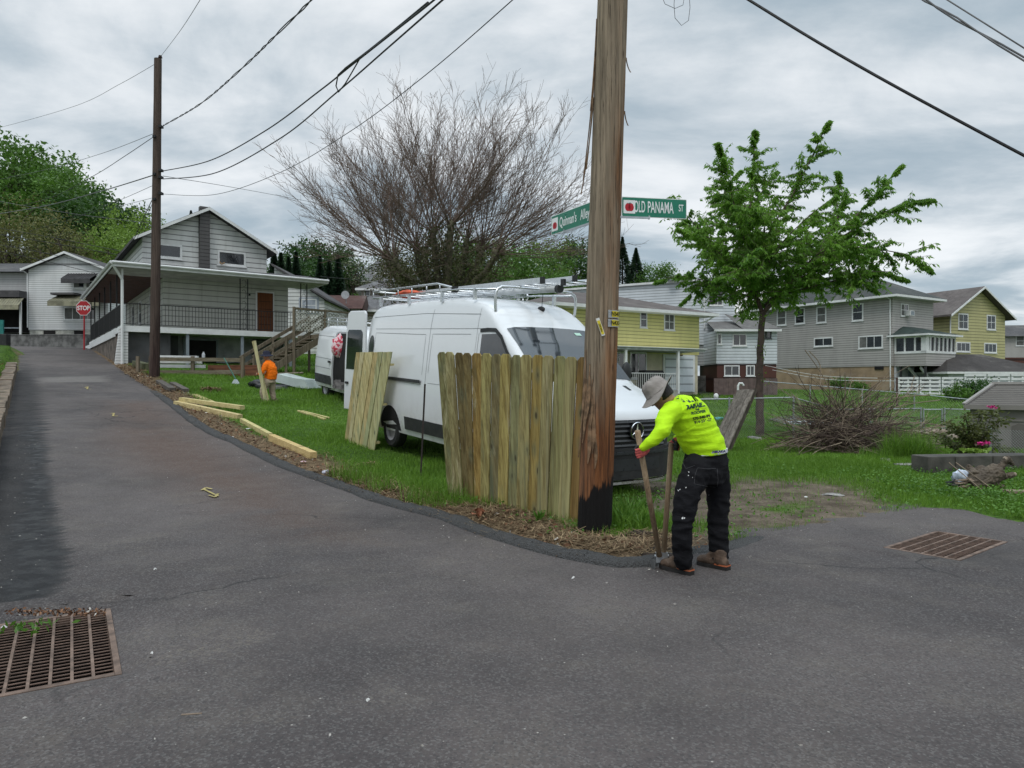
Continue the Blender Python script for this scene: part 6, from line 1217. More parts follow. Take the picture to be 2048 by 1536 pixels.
# grey resin shed
SHM = M('shed_resin', (.20, .185, .17), .65, .08, 3, .1); sh = thing('garden_shed', 'grey brown plastic garden shed with ribbed roof at the right edge', 'shed', P(1990, 900, 20)); c0 = P(1936, 808, 19.5); fsd = Fr(Vector((c0.x, 19.5, 0)), (.83, -.55, 0), (-.55, -.83, 0)); z0_ = -.55
MB().box(fsd, .05, 3.6, -2.2, -.1, z0_, .98).build('wall', SHM, sh); zr_ = 1.56
mb = MB(); mb.prism(Fr(fsd.o, fsd.u, fsd.v), [(-.05, .96), (3.7, .96), (3.1, zr_), (.62, zr_)], -1.15, -1.1)
mb.add([fsd(-.1, .05, .97), fsd(3.75, .05, .97), fsd(3.2, -1.1, zr_), fsd(.62, -1.1, zr_), fsd(-.1, -2.3, .97), fsd(3.75, -2.3, .97)], [(0, 1, 2, 3), (0, 3, 4), (1, 5, 2), (3, 2, 5, 4)]); mb.build('roof', M('shed_roof_dark', (.085, .078, .072), .7, .1, 3, 0), sh)
mb = MB(); n_ = 12
for k in range(n_):
    f_k = (k+.3)/n_; y = .05-1.15*f_k; z = .97+(zr_-.97)*f_k; xl_ = -.1+.72*f_k+.12; mb.box(fsd, xl_, 3.4-.3*f_k, y-.05, y, z+.0, z+.028)
mb.build('roof_ribs', M('shed_rib', (.26, .245, .23), .6, .05, 3, 0), sh); mb = MB()
for a, b in (((-.1, .05, .97), (.62, -1.1, zr_)), ((1.5, .06, .99), (1.9, -1.1, zr_)), ): mb.beam(fsd(*a)+Vector((0, 0, .03)), fsd(*b)+Vector((0, 0, .03)), .09, .05)
mb.box(fsd, .55, 3.3, -1.2, -1.0, zr_-.02, zr_+.05); mb.build('roof_trim', M('shed_trim', (.30, .285, .27), .6, .05, 3, 0), sh); mb = MB(); mb.box(fsd, -.1, 3.75, 0, .08, .86, .975); mb.box(fsd, .1, 3.5, -.1, -.07, .55, .60); mb.build('eave', SHM, sh)
fd2 = Fr(fsd(0, -.1, 0), fsd.u, fsd.v)
for x in (.98, 1.32): mb = MB(); mb.prism(fd2, [(x, -.5), (x+.32, -.5), (x+.32, .46 if x < 1.2 else .42), (x+.16, .5), (x, .42 if x < 1.2 else .46)], 0, .02); mb.build('door_panel', M('shed_panel', (.12, .11, .10), .6, .05, 3, 0), sh)
# dark driveway strip in front of the yellow house
mb = MB(); pp = [G(1395, 786), G(1440, 786), G(1500, 800), G(1600, 838), G(1640, 852), G(1560, 850), G(1480, 822), G(1410, 800)]
mb.poly([(p.x, p.y, t1(p.x, p.y)+.045) for p in pp]); tag(mb.build('path', M('path_asphalt', (.09, .088, .088), .9, .3, 2, .3)), kind='structure')
# ======================= TREES =======================
BARK = M('tree_bark', (.075, .058, .045), .9, .4, 6, .8, 22); BARKD = M('dark_bark', (.05, .042, .036), .9, .4, 6, .6, 20)
def crown_points(rng, n_cl, per, rx, rz, zc, cl_r, shell=.55):
    d = rng.normal(size=(n_cl, 3)); d /= np.linalg.norm(d, axis=1)[:, None]; q = (shell+(1-shell)*rng.random(n_cl))[:, None]; q *= (1+.22*np.sin(d[:, 0]*4+rng.random()*6)[:, None]*np.cos(d[:, 1]*3)[:, None])
    c = d*q*np.array([rx, rx, rz]); c[:, 2] = np.where(c[:, 2] < 0, c[:, 2]*.75, c[:, 2])+zc; e = rng.normal(size=(n_cl, per, 3))*cl_r*np.array([.62, .62, .42]); return (c[:, None, :]+e).reshape(-1, 3), c
def bg_tree(name, label, cat, H, rx, mat, seed, n_cl=95, per=62, ls=.34, shell=.5, trunk=.3, thin=False):
    rng = np.random.default_rng(seed); t = thing(name, label, cat); zc = H*.62; rz = H*.40
    pts, c = crown_points(rng, n_cl, per, rx, rz, zc, rx*.21, shell); pts = pts[pts[:, 2] > H*.12]
    v, f, cl = leaves(pts, rng.uniform(.6, 1.3, len(pts))*ls, rng.uniform(.5, 1, len(pts))*ls*.75, rng=rng); np_mesh('crown', v, f, mat, cl, t)
    mb = MB(); top = Vector((rng.normal()*.4, rng.normal()*.4, H*.62)); mb.tube([(0, 0, -1), (0, 0, 0), (top.x*.4, top.y*.4, H*.3), top], [trunk*1.3, trunk, trunk*.7, trunk*.25], 8)
    for k in rng.choice(len(c), min(len(c), 26), replace=False):
        q = Vector(c[k]); b = Vector((0, 0, H*(.22+.35*rng.random()))); m = b.lerp(q, .5)+Vector((0, 0, .1*H*rng.random())); mb.tube([b, m, q], [trunk*.35, trunk*.18, trunk*.05], 5, cap=False)
    mb.build('trunk', BARK, t, local=True, smooth=True); return t
LG1 = leafmat('leaf_mid_green', (.034, .088, .012), (.10, .205, .028)); LG2 = leafmat('leaf_dark_maple', (.014, .046, .009), (.042, .105, .015)); LG3 = leafmat('leaf_spring_olive', (.07, .08, .024), (.16, .165, .05)); LG4 = leafmat('leaf_yellow_green', (.085, .155, .018), (.19, .30, .045)); LG5 = leafmat('leaf_conifer', (.008, .026, .012), (.022, .05, .022), .1); LG6 = leafmat('leaf_silvery', (.12, .14, .07), (.22, .25, .14))
protoD = {}
spec = [
 ('mid', -2, 262, 74, 15, 'tall bright leafed tree at the top left corner of the wood'), ('mid', 70, 300, 76, 14, 'tall spiky topped green tree second from the left edge'), ('mid', 128, 335, 72, 12.5, 'broad green tree sloping down in the left wood'), ('mid', 168, 380, 74, 12, 'green tree at the right shoulder of the left wood'),
 ('dark', 205, 398, 68, 11, 'dark maple crown at the right end of the left wood'), ('dark', 160, 420, 66, 10.5, 'dark maple crown behind the left white house chimney side'), ('olive', 20, 398, 62, 10.5, 'sparse olive spring tree at the far left edge above the white house'), ('olive', 88, 410, 60, 10, 'sparse olive brown spring tree above the left gable'), ('olive', 140, 448, 58, 8, 'small sparse spring tree just over the left gable peak'),
 ('yellow', 268, 415, 66, 9.5, 'bright yellow green tree left of the dark utility pole'), ('yellow', 228, 452, 60, 7.5, 'small yellow green tree behind the porch house eave'), ('mid', 345, 470, 100, 10, 'green tree peeping over the porch house roof'),
 ('dark', 625, 480, 84, 11, 'round dark green tree right of the porch house'), ('dark', 660, 492, 86, 10, 'dark green tree right behind the round one'), ('silver', 708, 500, 84, 8, 'pale leafed slender tree left of the bare tree'),
 ('olive', 810, 480, 80, 10, 'olive tree behind the left stems of the bare tree'), ('olive', 895, 458, 86, 12, 'tall olive tree directly behind the bare tree'), ('mid', 960, 466, 84, 11.5, 'green tree behind the right stems of the bare tree'), ('olive', 1015, 462, 88, 11.5, 'olive green tree left of the street signs below the twigs'), ('mid', 1060, 486, 80, 10, 'bright round tree below the twig tips'), ('yellow', 1100, 478, 88, 11, 'yellow green tree left of the utility pole'), ('dark', 1150, 484, 90, 11, 'dark tree touching the left side of the utility pole'), ('mid', 985, 530, 72, 7, 'low green tree just above the van roof rack'), ('mid', 1115, 535, 74, 7, 'low green tree beside the van ladder ends'),
 ('mid', 1305, 522, 84, 8, 'airy small tree right of the conifers'), ('mid', 1335, 535, 84, 7.5, 'low leafy tree above the white annex house roof'), ('olive', 1500, 562, 66, 8.5, 'olive tree between the white annex house and the grey house'), ('mid', 1530, 600, 64, 6.5, 'green shrub like tree beside the grey house corner'), ('dark', 600, 520, 70, 7, 'low dark tree behind the porch roof end'),
 ('mid', 745, 575, 74, 5.5, 'low leafy tree behind the taupe house'), ('yellow', 30, 330, 92, 13, 'pale green tree at the back of the left wood'), ('mid', 100, 315, 96, 15, 'tall tree at the back of the left wood')]
kinds = {'mid': (LG1, 95, 62, .36, .5), 'dark': (LG2, 110, 66, .38, .62), 'olive': (LG3, 80, 42, .26, .35), 'yellow': (LG4, 80, 55, .34, .45), 'silver': (LG6, 50, 34, .26, .4)}
for i, (k, px, py, d_, H, lb) in enumerate(spec):
    x = (px-1024)/FPX*d_; zt_ = CH+(768-py)*d_/FPX; zb_ = t1(x, d_); Hn = 12.0; key = (k, i % 2 if k in ('mid', 'olive', 'dark') else 0)
    if key not in protoD:
        m_, a, b, c_, sh_ = kinds[k]; t = bg_tree('background_tree', lb, 'tree', Hn, 4.6, m_, 50+len(protoD), a, b, c_, sh_, trunk=.28); protoD[key] = t
    else: t = copy_tree(protoD[key])
    sc_ = max(H, 1)/Hn; t.location = (x, d_, zt_-H); t.scale = (sc_*random.uniform(.95, 1.2), sc_*random.uniform(.95, 1.2), sc_); t.rotation_euler = (0, 0, random.random()*6.28); t['label'] = lb; t['category'] = 'tree'; t['group'] = 'trees on the hillside'
    if zt_-H > zb_+.3:   # the trunk still reaches the ground
        mb = MB().tube([(x, d_, zb_-1), (x, d_, zt_-H+.5)], [.4, .33], 8); mb.build('lower_trunk', BARK, None if False else t)
# conifers
def conifer(label, px, py, d_, H, r):
    x = (px-1024)/FPX*d_; zt_ = CH+(768-py)*d_/FPX; rng = np.random.default_rng(px); t = thing('conifer', label, 'tree', (x, d_, zt_-H)); n = 7000; h = rng.random(n)**.75; lay = np.floor(h*16)/16+.04*rng.random(n); a = rng.random(n)*6.28; rr = r*(1-h)*(.35+.65*rng.random(n)**.5)*(1+.25*np.sin(a*7+lay*40))
    pts = np.stack([rr*np.cos(a), rr*np.sin(a), H*(.08+.92*h)-rr*.25], 1); v, f, c = leaves(pts, .34, .12, np.stack([np.cos(a), np.sin(a), -.2+0*a], 1)*2, rng=rng); np_mesh('crown', v, f, LG5, c, t); MB().tube([(0, 0, min(-1, t1(x, d_)-(zt_-H)-.5)), (0, 0, H)], [.3, .03], 8).build('trunk', BARKD, t, local=True)
conifer('tall dark conifer just right of the utility pole', 1245, 474, 84, 13, 2.9); conifer('second dark conifer right of the utility pole', 1272, 496, 84, 11, 3.0); conifer('small conifer peeping over the porch house roof', 382, 421, 110, 12, 2.6); conifer('short dark conifer beside the street sign pole', 1222, 520, 82, 9, 2.5)
for i, px in enumerate((548, 562, 577, 592, 640, 658, 676)): conifer(['first', 'second', 'third', 'fourth', 'fifth', 'sixth', 'last'][i]+' of the dark narrow arborvitae row right of the porch house', px, 498+6*(i % 3)+i*2, 64, 6.5, 1.1)
# ---------- bare tree ----------
TWIG = M('bare_twig', (.135, .095, .075), .85, .25, 3, 0); LIMB = M('mossy_limb', (.085, .075, .05), .9, .4, 2, .6, 14, dirt=.5, dirtc=(.05, .062, .022))
bd = 30.0; bx = (895-1024)/FPX*bd; bz = t1(bx, bd); bt = thing('bare_tree', 'large leafless pollarded tree fanning out behind the white van', 'tree', (bx, bd, bz)); rb = random.Random(5)
def PB(px, py, dy=0): return P(px, py, bd)+Vector((0, dy, 0))
knobs = [(768, 505, .5, 812), (800, 535, -1.5, 838), (842, 500, 1.2, 862), (868, 470, -.3, 880), (905, 462, -1, 896), (930, 475, 1.3, 905), (962, 500, .2, 925), (992, 520, -1.2, 945), (880, 520, 2.3, 888), (820, 480, 2.0, 850)]
mb = MB(); base_px = {}
for kx, ky, dy, sx in knobs:
    a = PB(885+(sx-885)*.9, 650, dy*.25); a.z = bz-.2; b = PB(sx, 590, dy*.5); c_ = PB((kx*.6+sx*.4), (ky+585)/2, dy*.8); k = PB(kx, ky, dy)
    mb.tube(smooth_line([a, b, c_, k], .3), [.30-.17*i/20 for i in range(20)]+[.13]*60 if False else .21, 8) if False else None
    ln_ = smooth_line([a, b, c_, k], .3); mb.tube(ln_, [.26-.14*i/(len(ln_)-1) for i in range(len(ln_))], 8); mb.blob(k, (.15, .15, .2), 6, kx, .9)
mb.build('trunk', LIMB, bt, smooth=True)
shoots = MB(); twigs = MB(); ccx, ccy = 868, 545
def grow(mbx, a, dirv, L, r0, n, bend, rng, seg=5):
    pts = [Vector(a)]; d = dirv.normalized(); st = L/seg
    for i in range(seg): d = (d+Vector((rng.gauss(0, .06), rng.gauss(0, .06), bend+rng.gauss(0, .05)))).normalized(); pts.append(pts[-1]+d*st)
    mbx.tube(pts, [r0+(max(.0045, r0*.2)-r0)*i/seg for i in range(seg+1)], n, cap=False); return pts
cen = Vector((0, 0, 0))
for kx, ky, dy, sx in knobs:
    k = PB(kx, ky, dy)
    for j in range(24):
        th = rb.uniform(-.95, .95)+(kx-868)/105*.62; th = max(-1.55, min(1.55, th)); ph = rb.gauss(dy*.18, .40); d = Vector((math.sin(th), math.sin(ph)*.9, math.cos(th)*.95+.05))
        # length to the rounded outline
        ang = abs(th); Lm = (6.75*math.cos(ang)**2+6.9*math.sin(ang)**2)-abs(k.x-bx)*.55*math.sin(abs(th)) * (1 if (k.x-bx)*th > 0 else -.4); Lm *= rb.uniform(.6, 1.02)*math.cos(ph*.6); Lm = max(2.2, Lm-max(0, (480-ky))/47)
        p = grow(shoots, k, d+Vector((0, 0, -.12*abs(math.sin(th)))), Lm, rb.uniform(.012, .030), 4, .028, rb, 9)
        for m_ in range(2, len(p)-1):
            for q in range(rb.choice((2, 3, 3))):
                u_ = (p[m_+1]-p[m_]).normalized(); side = Vector((rb.gauss(0, 1), rb.gauss(0, 1), rb.gauss(.1, .6))).normalized(); dd_ = u_*.9+side*.6; ll = rb.uniform(.5, 1.75)*(1-.35*m_/len(p)); s0 = p[m_].lerp(p[m_+1], rb.random()); p2 = grow(twigs, s0, dd_, ll, .0075, 3, .05, rb, 4)
                for w_ in range(1, 4):
                    if rb.random() < .8: u2 = (p2[w_+1]-p2[w_]).normalized(); s2 = Vector((rb.gauss(0, 1), rb.gauss(0, 1), rb.gauss(0, .7))).normalized(); grow(twigs, p2[w_], u2*.8+s2*.65, ll*rb.uniform(.25, .55), .0055, 3, .04, rb, 2)
shoots.build('branches', TWIG, bt, smooth=True); twigs.build('twigs', TWIG, bt)
# low tangle of fine twigs and ivy about the knobs
rng = np.random.default_rng(4); pts = []
for kx, ky, dy, sx in knobs:
    for f in (.0, .25, .5, .8, 1.0):
        c_ = PB(kx+(sx-kx)*f, ky+18+(585-ky)*f, dy*(1-.4*f)); pts.append(np.array(c_)+rng.normal(size=(260, 3))*np.array([.42, .38, .45]))
pts = np.concatenate(pts); v, f, c = leaves(pts, rng.uniform(.06, .16, len(pts)), .07, rng=rng); IVY = leafmat('ivy_olive', (.035, .038, .014), (.075, .085, .028)); o = np_mesh('ivy', v, f, IVY, c); tag(o, 'olive ivy and epicormic leaves clinging to the bare tree stems', 'ivy', kind='stuff')
tng = MB()
for i in range(420):
    kx, ky, dy, sx = rb.choice(knobs); c_ = PB(kx+rb.gauss(0, 14), ky+rb.uniform(-5, 75), dy); d = Vector((rb.gauss(0, 1), rb.gauss(0, .8), rb.gauss(-.1, .7))); grow(tng, c_, d, rb.uniform(.5, 1.6), .009, 3, rb.choice((-.08, .08)), rb, 4)
tng.build('stem_tangle', TWIG, bt)
# ---------- leafy cherry ----------
cd = 17.6; cb = G(1521, 880); cd = cb.y; ct = thing('leafy_tree', 'young cherry like tree with drooping green leaves in the right yard', 'tree', cb); rc = random.Random(8)
def PC(px, py, dy=0): return P(1525+(px-1525)*((.87 if px > 1525 else .95) if py < 600 else 1), py+(8 if py < 400 else 0), cd)+Vector((0, dy, 0))
CB = M('cherry_bark', (.085, .058, .048), .75, .4, 5, .6, 18); mb = MB(); trk = smooth_line([cb-Vector((0, 0, .15)), PC(1520, 850), PC(1519, 760), PC(1521, 690), PC(1526, 622)], .12); nT = len(trk)
mb.tube([p+Vector((.012*math.sin(i*1.3), 0, 0)) for i, p in enumerate(trk)], [(.155 if i < 3 else .132)-.045*i/nT+.012*noise.noise(Vector((0, 0, i*.9))) for i in range(nT)], 14)
limbs = [([(1525, 628, 0), (1508, 565, .1), (1502, 470, .2), (1512, 330, .3), (1515, 258, .2)], .07), ([(1526, 625, 0), (1560, 592, -.2), (1600, 545, -.6), (1680, 470, -.9), (1755, 400, -1.0), (1790, 352, -1.1)], .075),
 ([(1506, 545, .1), (1530, 470, -.4), (1580, 380, -.8), (1638, 268, -1.0)], .045), ([(1510, 570, .1), (1460, 510, .4), (1400, 440, .8), (1352, 378, .9)], .04), ([(1504, 520, .1), (1455, 430, -.6), (1430, 350, -.9), (1412, 312, -1.1)], .035),
 ([(1512, 590, 0), (1450, 540, -.6), (1390, 500, -1.0), (1335, 478, -1.3)], .035), ([(1515, 600, 0), (1440, 560, .8), (1380, 540, 1.3), (1332, 545, 1.5)], .035), ([(1590, 555, -.5), (1680, 520, .2), (1760, 500, .8), (1826, 524, 1.0)], .04), ([(1620, 530, -.6), (1700, 450, .5), (1745, 380, 1.0), (1742, 320, 1.2)], .035),
 ([(1640, 505, -.8), (1720, 460, -1.6), (1770, 440, -2.0), (1803, 436, -2.2)], .03), ([(1560, 592, -.2), (1640, 575, -1.0), (1710, 560, -1.6), (1770, 572, -1.8)], .03), ([(1502, 480, .2), (1470, 400, .9), (1475, 350, 1.3), (1505, 310, 1.5)], .03),
 ([(1512, 590, 0), (1520, 520, -1.2), (1560, 470, -2.0), (1600, 440, -2.4)], .035), ([(1505, 545, .1), (1500, 480, -1.2), (1460, 450, -1.9), (1420, 450, -2.3)], .035), ([(1508, 560, .1), (1545, 490, 1.0), (1600, 440, 1.8), (1640, 400, 2.2)], .035), ([(1505, 540, .1), (1450, 480, 1.3), (1420, 430, 2.0), (1400, 400, 2.3)], .03),
 ([(1530, 620, 0), (1570, 590, 1.0), (1640, 560, 1.9), (1700, 540, 2.3)], .03), ([(1515, 598, 0), (1480, 570, -1.2), (1440, 560, -1.9), (1390, 575, -2.2)], .03), ([(1502, 440, .25), (1530, 380, .6), (1560, 340, .8), (1580, 320, 1.0)], .025), ([(1503, 500, .2), (1480, 440, -.3), (1450, 400, -.4), (1420, 395, -.4)], .025), ([(1520, 600, 0), (1480, 556, .5), (1430, 550, .9), (1380, 590, 1.1)], .03), ([(1530, 610, 0), (1580, 566, -.9), (1640, 558, -1.5), (1705, 592, -1.9)], .03), ([(1515, 600, 0), (1530, 540, .9), (1560, 528, 1.6), (1605, 560, 2)], .03), ([(1512, 590, 0), (1500, 540, -.9), (1470, 525, -1.5), (1445, 565, -1.8)], .03), ([(1640, 520, -.6), (1710, 515, -1.2), (1770, 525, -1.6), (1820, 555, -1.9)], .03), ([(1600, 545, -.6), (1650, 480, .8), (1710, 465, 1.4), (1790, 478, 1.8)], .03), ([(1508, 560, .1), (1470, 490, -.8), (1420, 470, -1.3), (1370, 480, -1.6)], .03), ([(1560, 592, -.2), (1600, 530, -1.4), (1640, 520, -2.1), (1680, 530, -2.5)], .03)]
tw = MB(); LV, LD = [], []
for pts, r0 in limbs:
    ln_ = smooth_line([PC(*p) for p in pts], .14); n_ = len(ln_); mb.tube(ln_, [r0+(.008-r0)*(i/(n_-1))**.7 for i in range(n_)], 7)
    for i in range(int(n_*.16), n_):
        for _rep in range(2):
            if i <= n_-4 and rc.random() > .85: continue
            u_ = (ln_[min(i+1, n_-1)]-ln_[i-1]).normalized(); sd_ = Vector((rc.gauss(0, 1), rc.gauss(0, 1), rc.gauss(.0, .45))).normalized(); fr_ = i/n_; L_ = (rc.uniform(.35, 1.35)*(1.15-.72*fr_)) if i < n_-3 else .18; d = (u_*.55+sd_*.9) if i < n_-3 else u_
            p = grow(tw, ln_[i], d, L_, .009, 3, -.05, rc, 5)
            if L_ > .55:
                for kk in (2, 3, 4):
                    s3 = Vector((rc.gauss(0, 1), rc.gauss(0, 1), rc.gauss(0, .4))).normalized(); p3 = grow(tw, p[kk], (p[kk]-p[kk-1]).normalized()*.6+s3, rc.uniform(.2, .5), .006, 3, -.05, rc, 3)
                    for a_, b_ in zip(p3[:-1], p3[1:]):
                        for q in range(3): c_ = a_.lerp(b_, rc.random()); dl = (Vector((rc.gauss(0, 1), rc.gauss(0, 1), 0)).normalized()*.8+Vector((0, 0, -.8))).normalized(); LV.append(c_+dl*.07); LD.append(dl*1.6)
            for a_, b_ in zip(p[:-1], p[1:]):
                for q in range(9):
                    c_ = a_.lerp(b_, rc.random()); out_ = Vector((rc.gauss(0, 1), rc.gauss(0, 1), 0)).normalized(); dl = (out_*.75+(b_-a_).normalized()*.5+Vector((0, 0, -.85))).normalized(); LV.append(c_+dl*.07); LD.append(dl*1.6)
mb.build('trunk', CB, ct, smooth=True); tw.build('twigs', CB, ct); LV = np.array(LV); rng = np.random.default_rng(3); v, f, c = leaves(LV, rng.uniform(.11, .21, len(LV)), rng.uniform(.038, .062, len(LV)), np.array(LD), rng=rng, fold=.5)
CH_ = leafmat('cherry_leaf', (.050, .14, .018), (.19, .36, .045), .45); o = np_mesh('foliage', v-np.array(cb), f, CH_, c, ct)
sp2 = [PC(1522+rc.gauss(0, 5), rc.choice((700, 715, 740, 760, 640))+rc.gauss(0, 8), -.1) for _ in range(60)]; sp2 = np.array(sp2); v, f, c = leaves(sp2, .09, .04, rng=rng); np_mesh('trunk_sprouts', v-np.array(cb), f, LG4, c, ct)
# ---------- shrubs ----------
def shrub(name, label, px, py, d_, rx, rz, mat, n=1500, ls=.1, cat='shrub'):
    x = (px-1024)/FPX*d_; z = t1(x, d_); t = thing(name, label, cat, (x, d_, z)); rng = np.random.default_rng(px); p, c = crown_points(rng, 26, n//26, rx, rz, rz*.9, rx*.3, .3); p = p[p[:, 2] > 0]; v, f, cl = leaves(p, rng.uniform(.7, 1.3, len(p))*ls, ls*.5, rng=rng); np_mesh('foliage', v, f, mat, cl, t); mb = MB()
    for k in range(9): q = Vector(c[k]); mb.tube([(0, 0, -.1), q*.5, q], [.03, .02, .006], 5)
    mb.build('stems', BARKD, t, local=True); return t
shrub('shrub', 'small green shrub against the tan foundation of the grey house, left one', 1682, 765, 52, .95, .55, LG1, 900, .16); shrub('shrub', 'small green shrub against the tan foundation of the grey house, right one', 1718, 775, 51, .7, .4, LG1, 700, .15); shrub('shrub', 'leafy bush growing beside the white pallet fence', 1945, 780, 38, 1.15, .62, LG2, 1800, .14); shrub('shrub', 'small leafy bush left of the bigger one at the white pallet fence', 1912, 790, 37, .7, .45, LG1, 1000, .13)
# peony / rose bush with pink flowers
rbp = (1945-1024)/FPX*14.4; pb_ = thing('flowering_bush', 'leggy bush with bronze green leaves and a few pink flowers', 'bush', (rbp, 14.4, t1(rbp, 14.4))); tips = [(1895, 845), (1880, 870), (1905, 860), (1930, 830), (1960, 822), (1990, 822), (2008, 835), (1945, 850), (1975, 862), (1990, 880), (1920, 890), (1955, 900), (2005, 895), (2020, 905), (1890, 885), (1935, 868)]
mb = MB(); LV, LD = [], []; rr_ = random.Random(2)
for px, py in tips:
    a = Vector((rbp+rr_.gauss(0, .12), 14.4+rr_.gauss(0, .1), t1(rbp, 14.4)-.05)); b = P(px, py, 14.4+rr_.uniform(-.4, .4)); m = a.lerp(b, .55)+Vector((0, 0, .12)); ln_ = smooth_line([a, m, b], .06); mb.tube(ln_, .007, 4)
    for i in range(len(ln_)//3, len(ln_)):
        for q in range(15): dl = Vector((rr_.gauss(0, 1), rr_.gauss(0, 1), rr_.gauss(-.2, .5))).normalized(); LV.append(ln_[i]+dl*rr_.uniform(.03, .17)); LD.append(dl*1.5)
mb.build('stems', BARKD, pb_, smooth=True); v, f, c = leaves(np.array(LV), rng.uniform(.06, .12, len(LV)), .045, np.array(LD), rng=rng); np_mesh('foliage', v-np.array(pb_.location), f, leafmat('bronze_leaf', (.045, .055, .016), (.12, .14, .04)), c, pb_)
PINK = M('pink_petal', (.55, .03, .22), .6, .3, 20, 0)
for px, py in ((1983, 814), (1961, 886), (1972, 886)):
    c_ = P(px, py, 14.0); q = np.array(c_)+rng.normal(size=(45, 3))*np.array([.035, .03, .016]); v, f, c = leaves(q, .04, .03, rng=rng); np_mesh('flower', v-np.array(pb_.location), f, PINK, c, pb_)
LV = np.array([P(1950, 901, 13.9)+Vector((rr_.gauss(0, .12), rr_.gauss(0, .1), rr_.gauss(0, .015))) for _ in range(60)]); v, f, c = leaves(LV, .12, .08, rng=rng); o = np_mesh('young_plant', v, f, LG4, c); tag(o, 'light yellow green young plant under the pink flowered bush', 'plant')
# ---------- brush pile ----------
bp = G(1690, 912); bpd = bp.y+.5; bt_ = thing('brush_pile', 'tangled pile of cut dry branches in the right yard', 'brush pile', (bp.x, bpd, bp.z)); rb = random.Random(12); M1, M2 = MB(), MB()
def PP_(px, py, dy=0): return P(px, py, bpd+dy)
for i in range(820):
    lowc = i < 520
    if lowc: c_ = PP_(rb.gauss(1715, 48), rb.gauss(880, 15), rb.gauss(0, .45)); ang = rb.gauss(0, .42)+rb.choice((0, math.pi)); d = Vector((math.cos(ang), rb.gauss(0, .5), math.sin(ang)*.55)); L_ = rb.uniform(.5, 1.5)
    else: c_ = PP_(rb.gauss(1690, 34), rb.gauss(862, 20), rb.gauss(0, .4)); ang = rb.uniform(-.25, math.pi+.25); d = Vector((math.cos(ang), rb.gauss(0, .45), abs(math.sin(ang))*.85+.02)); L_ = rb.uniform(.5, 1.75) if abs(math.cos(ang)) > .5 else rb.uniform(.4, 1.15)
    c_.z = max(c_.z, t1(c_.x, c_.y)+.03); q = M1 if rb.random() < .7 else M2; p = grow(q, c_, d, L_, rb.uniform(.004, .0125), 4, -.07 if rb.random() < .6 else .05, rb, 6)
    for k in (2, 3, 4, 5):
        if rb.random() < .75: grow(q, p[k], (p[k+1]-p[k]).normalized()+Vector((rb.gauss(0, .6), rb.gauss(0, .6), rb.gauss(.1, .5))), L_*rb.uniform(.15, .4), .005, 3, .0, rb, 3)
for a, b, m_ in (((1690, 870), (1712, 948), (1705, 900)), ((1690, 865), (1518, 902), (1600, 880)), ((1620, 870), (1540, 895), (1580, 888)), ((1700, 860), (1880, 800), (1790, 815)), ((1710, 850), (1860, 790), (1780, 800)), ((1700, 858), (1640, 770), (1660, 800)), ((1690, 850), (1610, 700), (1650, 760)), ((1640, 780), (1618, 702), (1640, 730)), ((1720, 862), (1930, 862), (1830, 845)), ((1680, 872), (1560, 850), (1620, 862)), ((1700, 850), (1760, 760), (1735, 790)), ((1680, 850), (1690, 745), (1690, 800))):
    M2.tube(smooth_line([PP_(*a), PP_(*m_, .1), PP_(*b)], .1), .011, 5)
M1.build('dark_branches', M('dead_branch_dark', (.07, .048, .038), .9, .35, 6, .2), bt_); M2.build('pale_branches', M('dead_branch_pale', (.235, .185, .135), .85, .3, 6, .2), bt_)
# ======================= PEOPLE =======================
def remesh(mb, voxel, it=6, disp=None, name='body', mats=None, parent=None):
    me = bpy.data.meshes.new('tmp'); me.from_pydata(mb.v, [], mb.f); o = bpy.data.objects.new('tmp', me); COL.objects.link(o)
    m = o.modifiers.new('r', 'REMESH'); m.mode = 'VOXEL'; m.voxel_size = voxel; s_ = o.modifiers.new('s', 'SMOOTH'); s_.factor = .5; s_.iterations = it
    dg = bpy.context.evaluated_depsgraph_get(); dg.update(); nm = bpy.data.meshes.new_from_object(o.evaluated_get(dg)); bpy.data.objects.remove(o)
    if disp:
        for v in nm.vertices: v.co += v.normal*disp(v.co)
    inv = wmat_of(parent).inverted() if parent else Matrix()
    nm.transform(inv); nm.materials.clear()
    for m_ in (mats if isinstance(mats, (list, tuple)) else [mats]): nm.materials.append(m_)
    nm.polygons.foreach_set('use_smooth', [True]*len(nm.polygons)); ob = bpy.data.objects.new(name, nm); COL.objects.link(ob); ob.parent = parent; return ob
def limb(mb, pts, rad, n=16):
    pts = [Vector(p) for p in pts]; ln_ = smooth_line(pts, .03); t = []; acc = [0]
    for a, b in zip(ln_[:-1], ln_[1:]): acc.append(acc[-1]+(b-a).length)
    kn = [0]
    for a, b in zip(pts[:-1], pts[1:]): kn.append(kn[-1]+(b-a).length)
    tot, kt = acc[-1], kn[-1]; r = [interp(list(zip([k/kt for k in kn], rad)), a/tot) for a in acc]
    d0 = (ln_[1]-ln_[0]).normalized(); d1 = (ln_[-1]-ln_[-2]).normalized(); P0 = []; R0 = []
    for k in (1, .85, .5): P0.append(ln_[0]-d0*r[0]*k); R0.append(r[0]*math.sqrt(max(.001, 1-k*k)))
    P1 = []; R1 = []
    for k in (.5, .85, 1): P1.append(ln_[-1]+d1*r[-1]*k); R1.append(r[-1]*math.sqrt(max(.001, 1-k*k)))
    mb.tube(P0+ln_+P1, R0+r+R1, n)
def ell_loft(mb, rings, n=24):
    """rings: (centre, axis_a vector, axis_b vector)"""
    rows = [[c+a*math.cos(2*math.pi*k/n)+b*math.sin(2*math.pi*k/n) for k in range(n)] for c, a, b in rings]; mb.grid(rows, True); mb.poly(rows[0][::-1]); mb.poly(rows[-1])
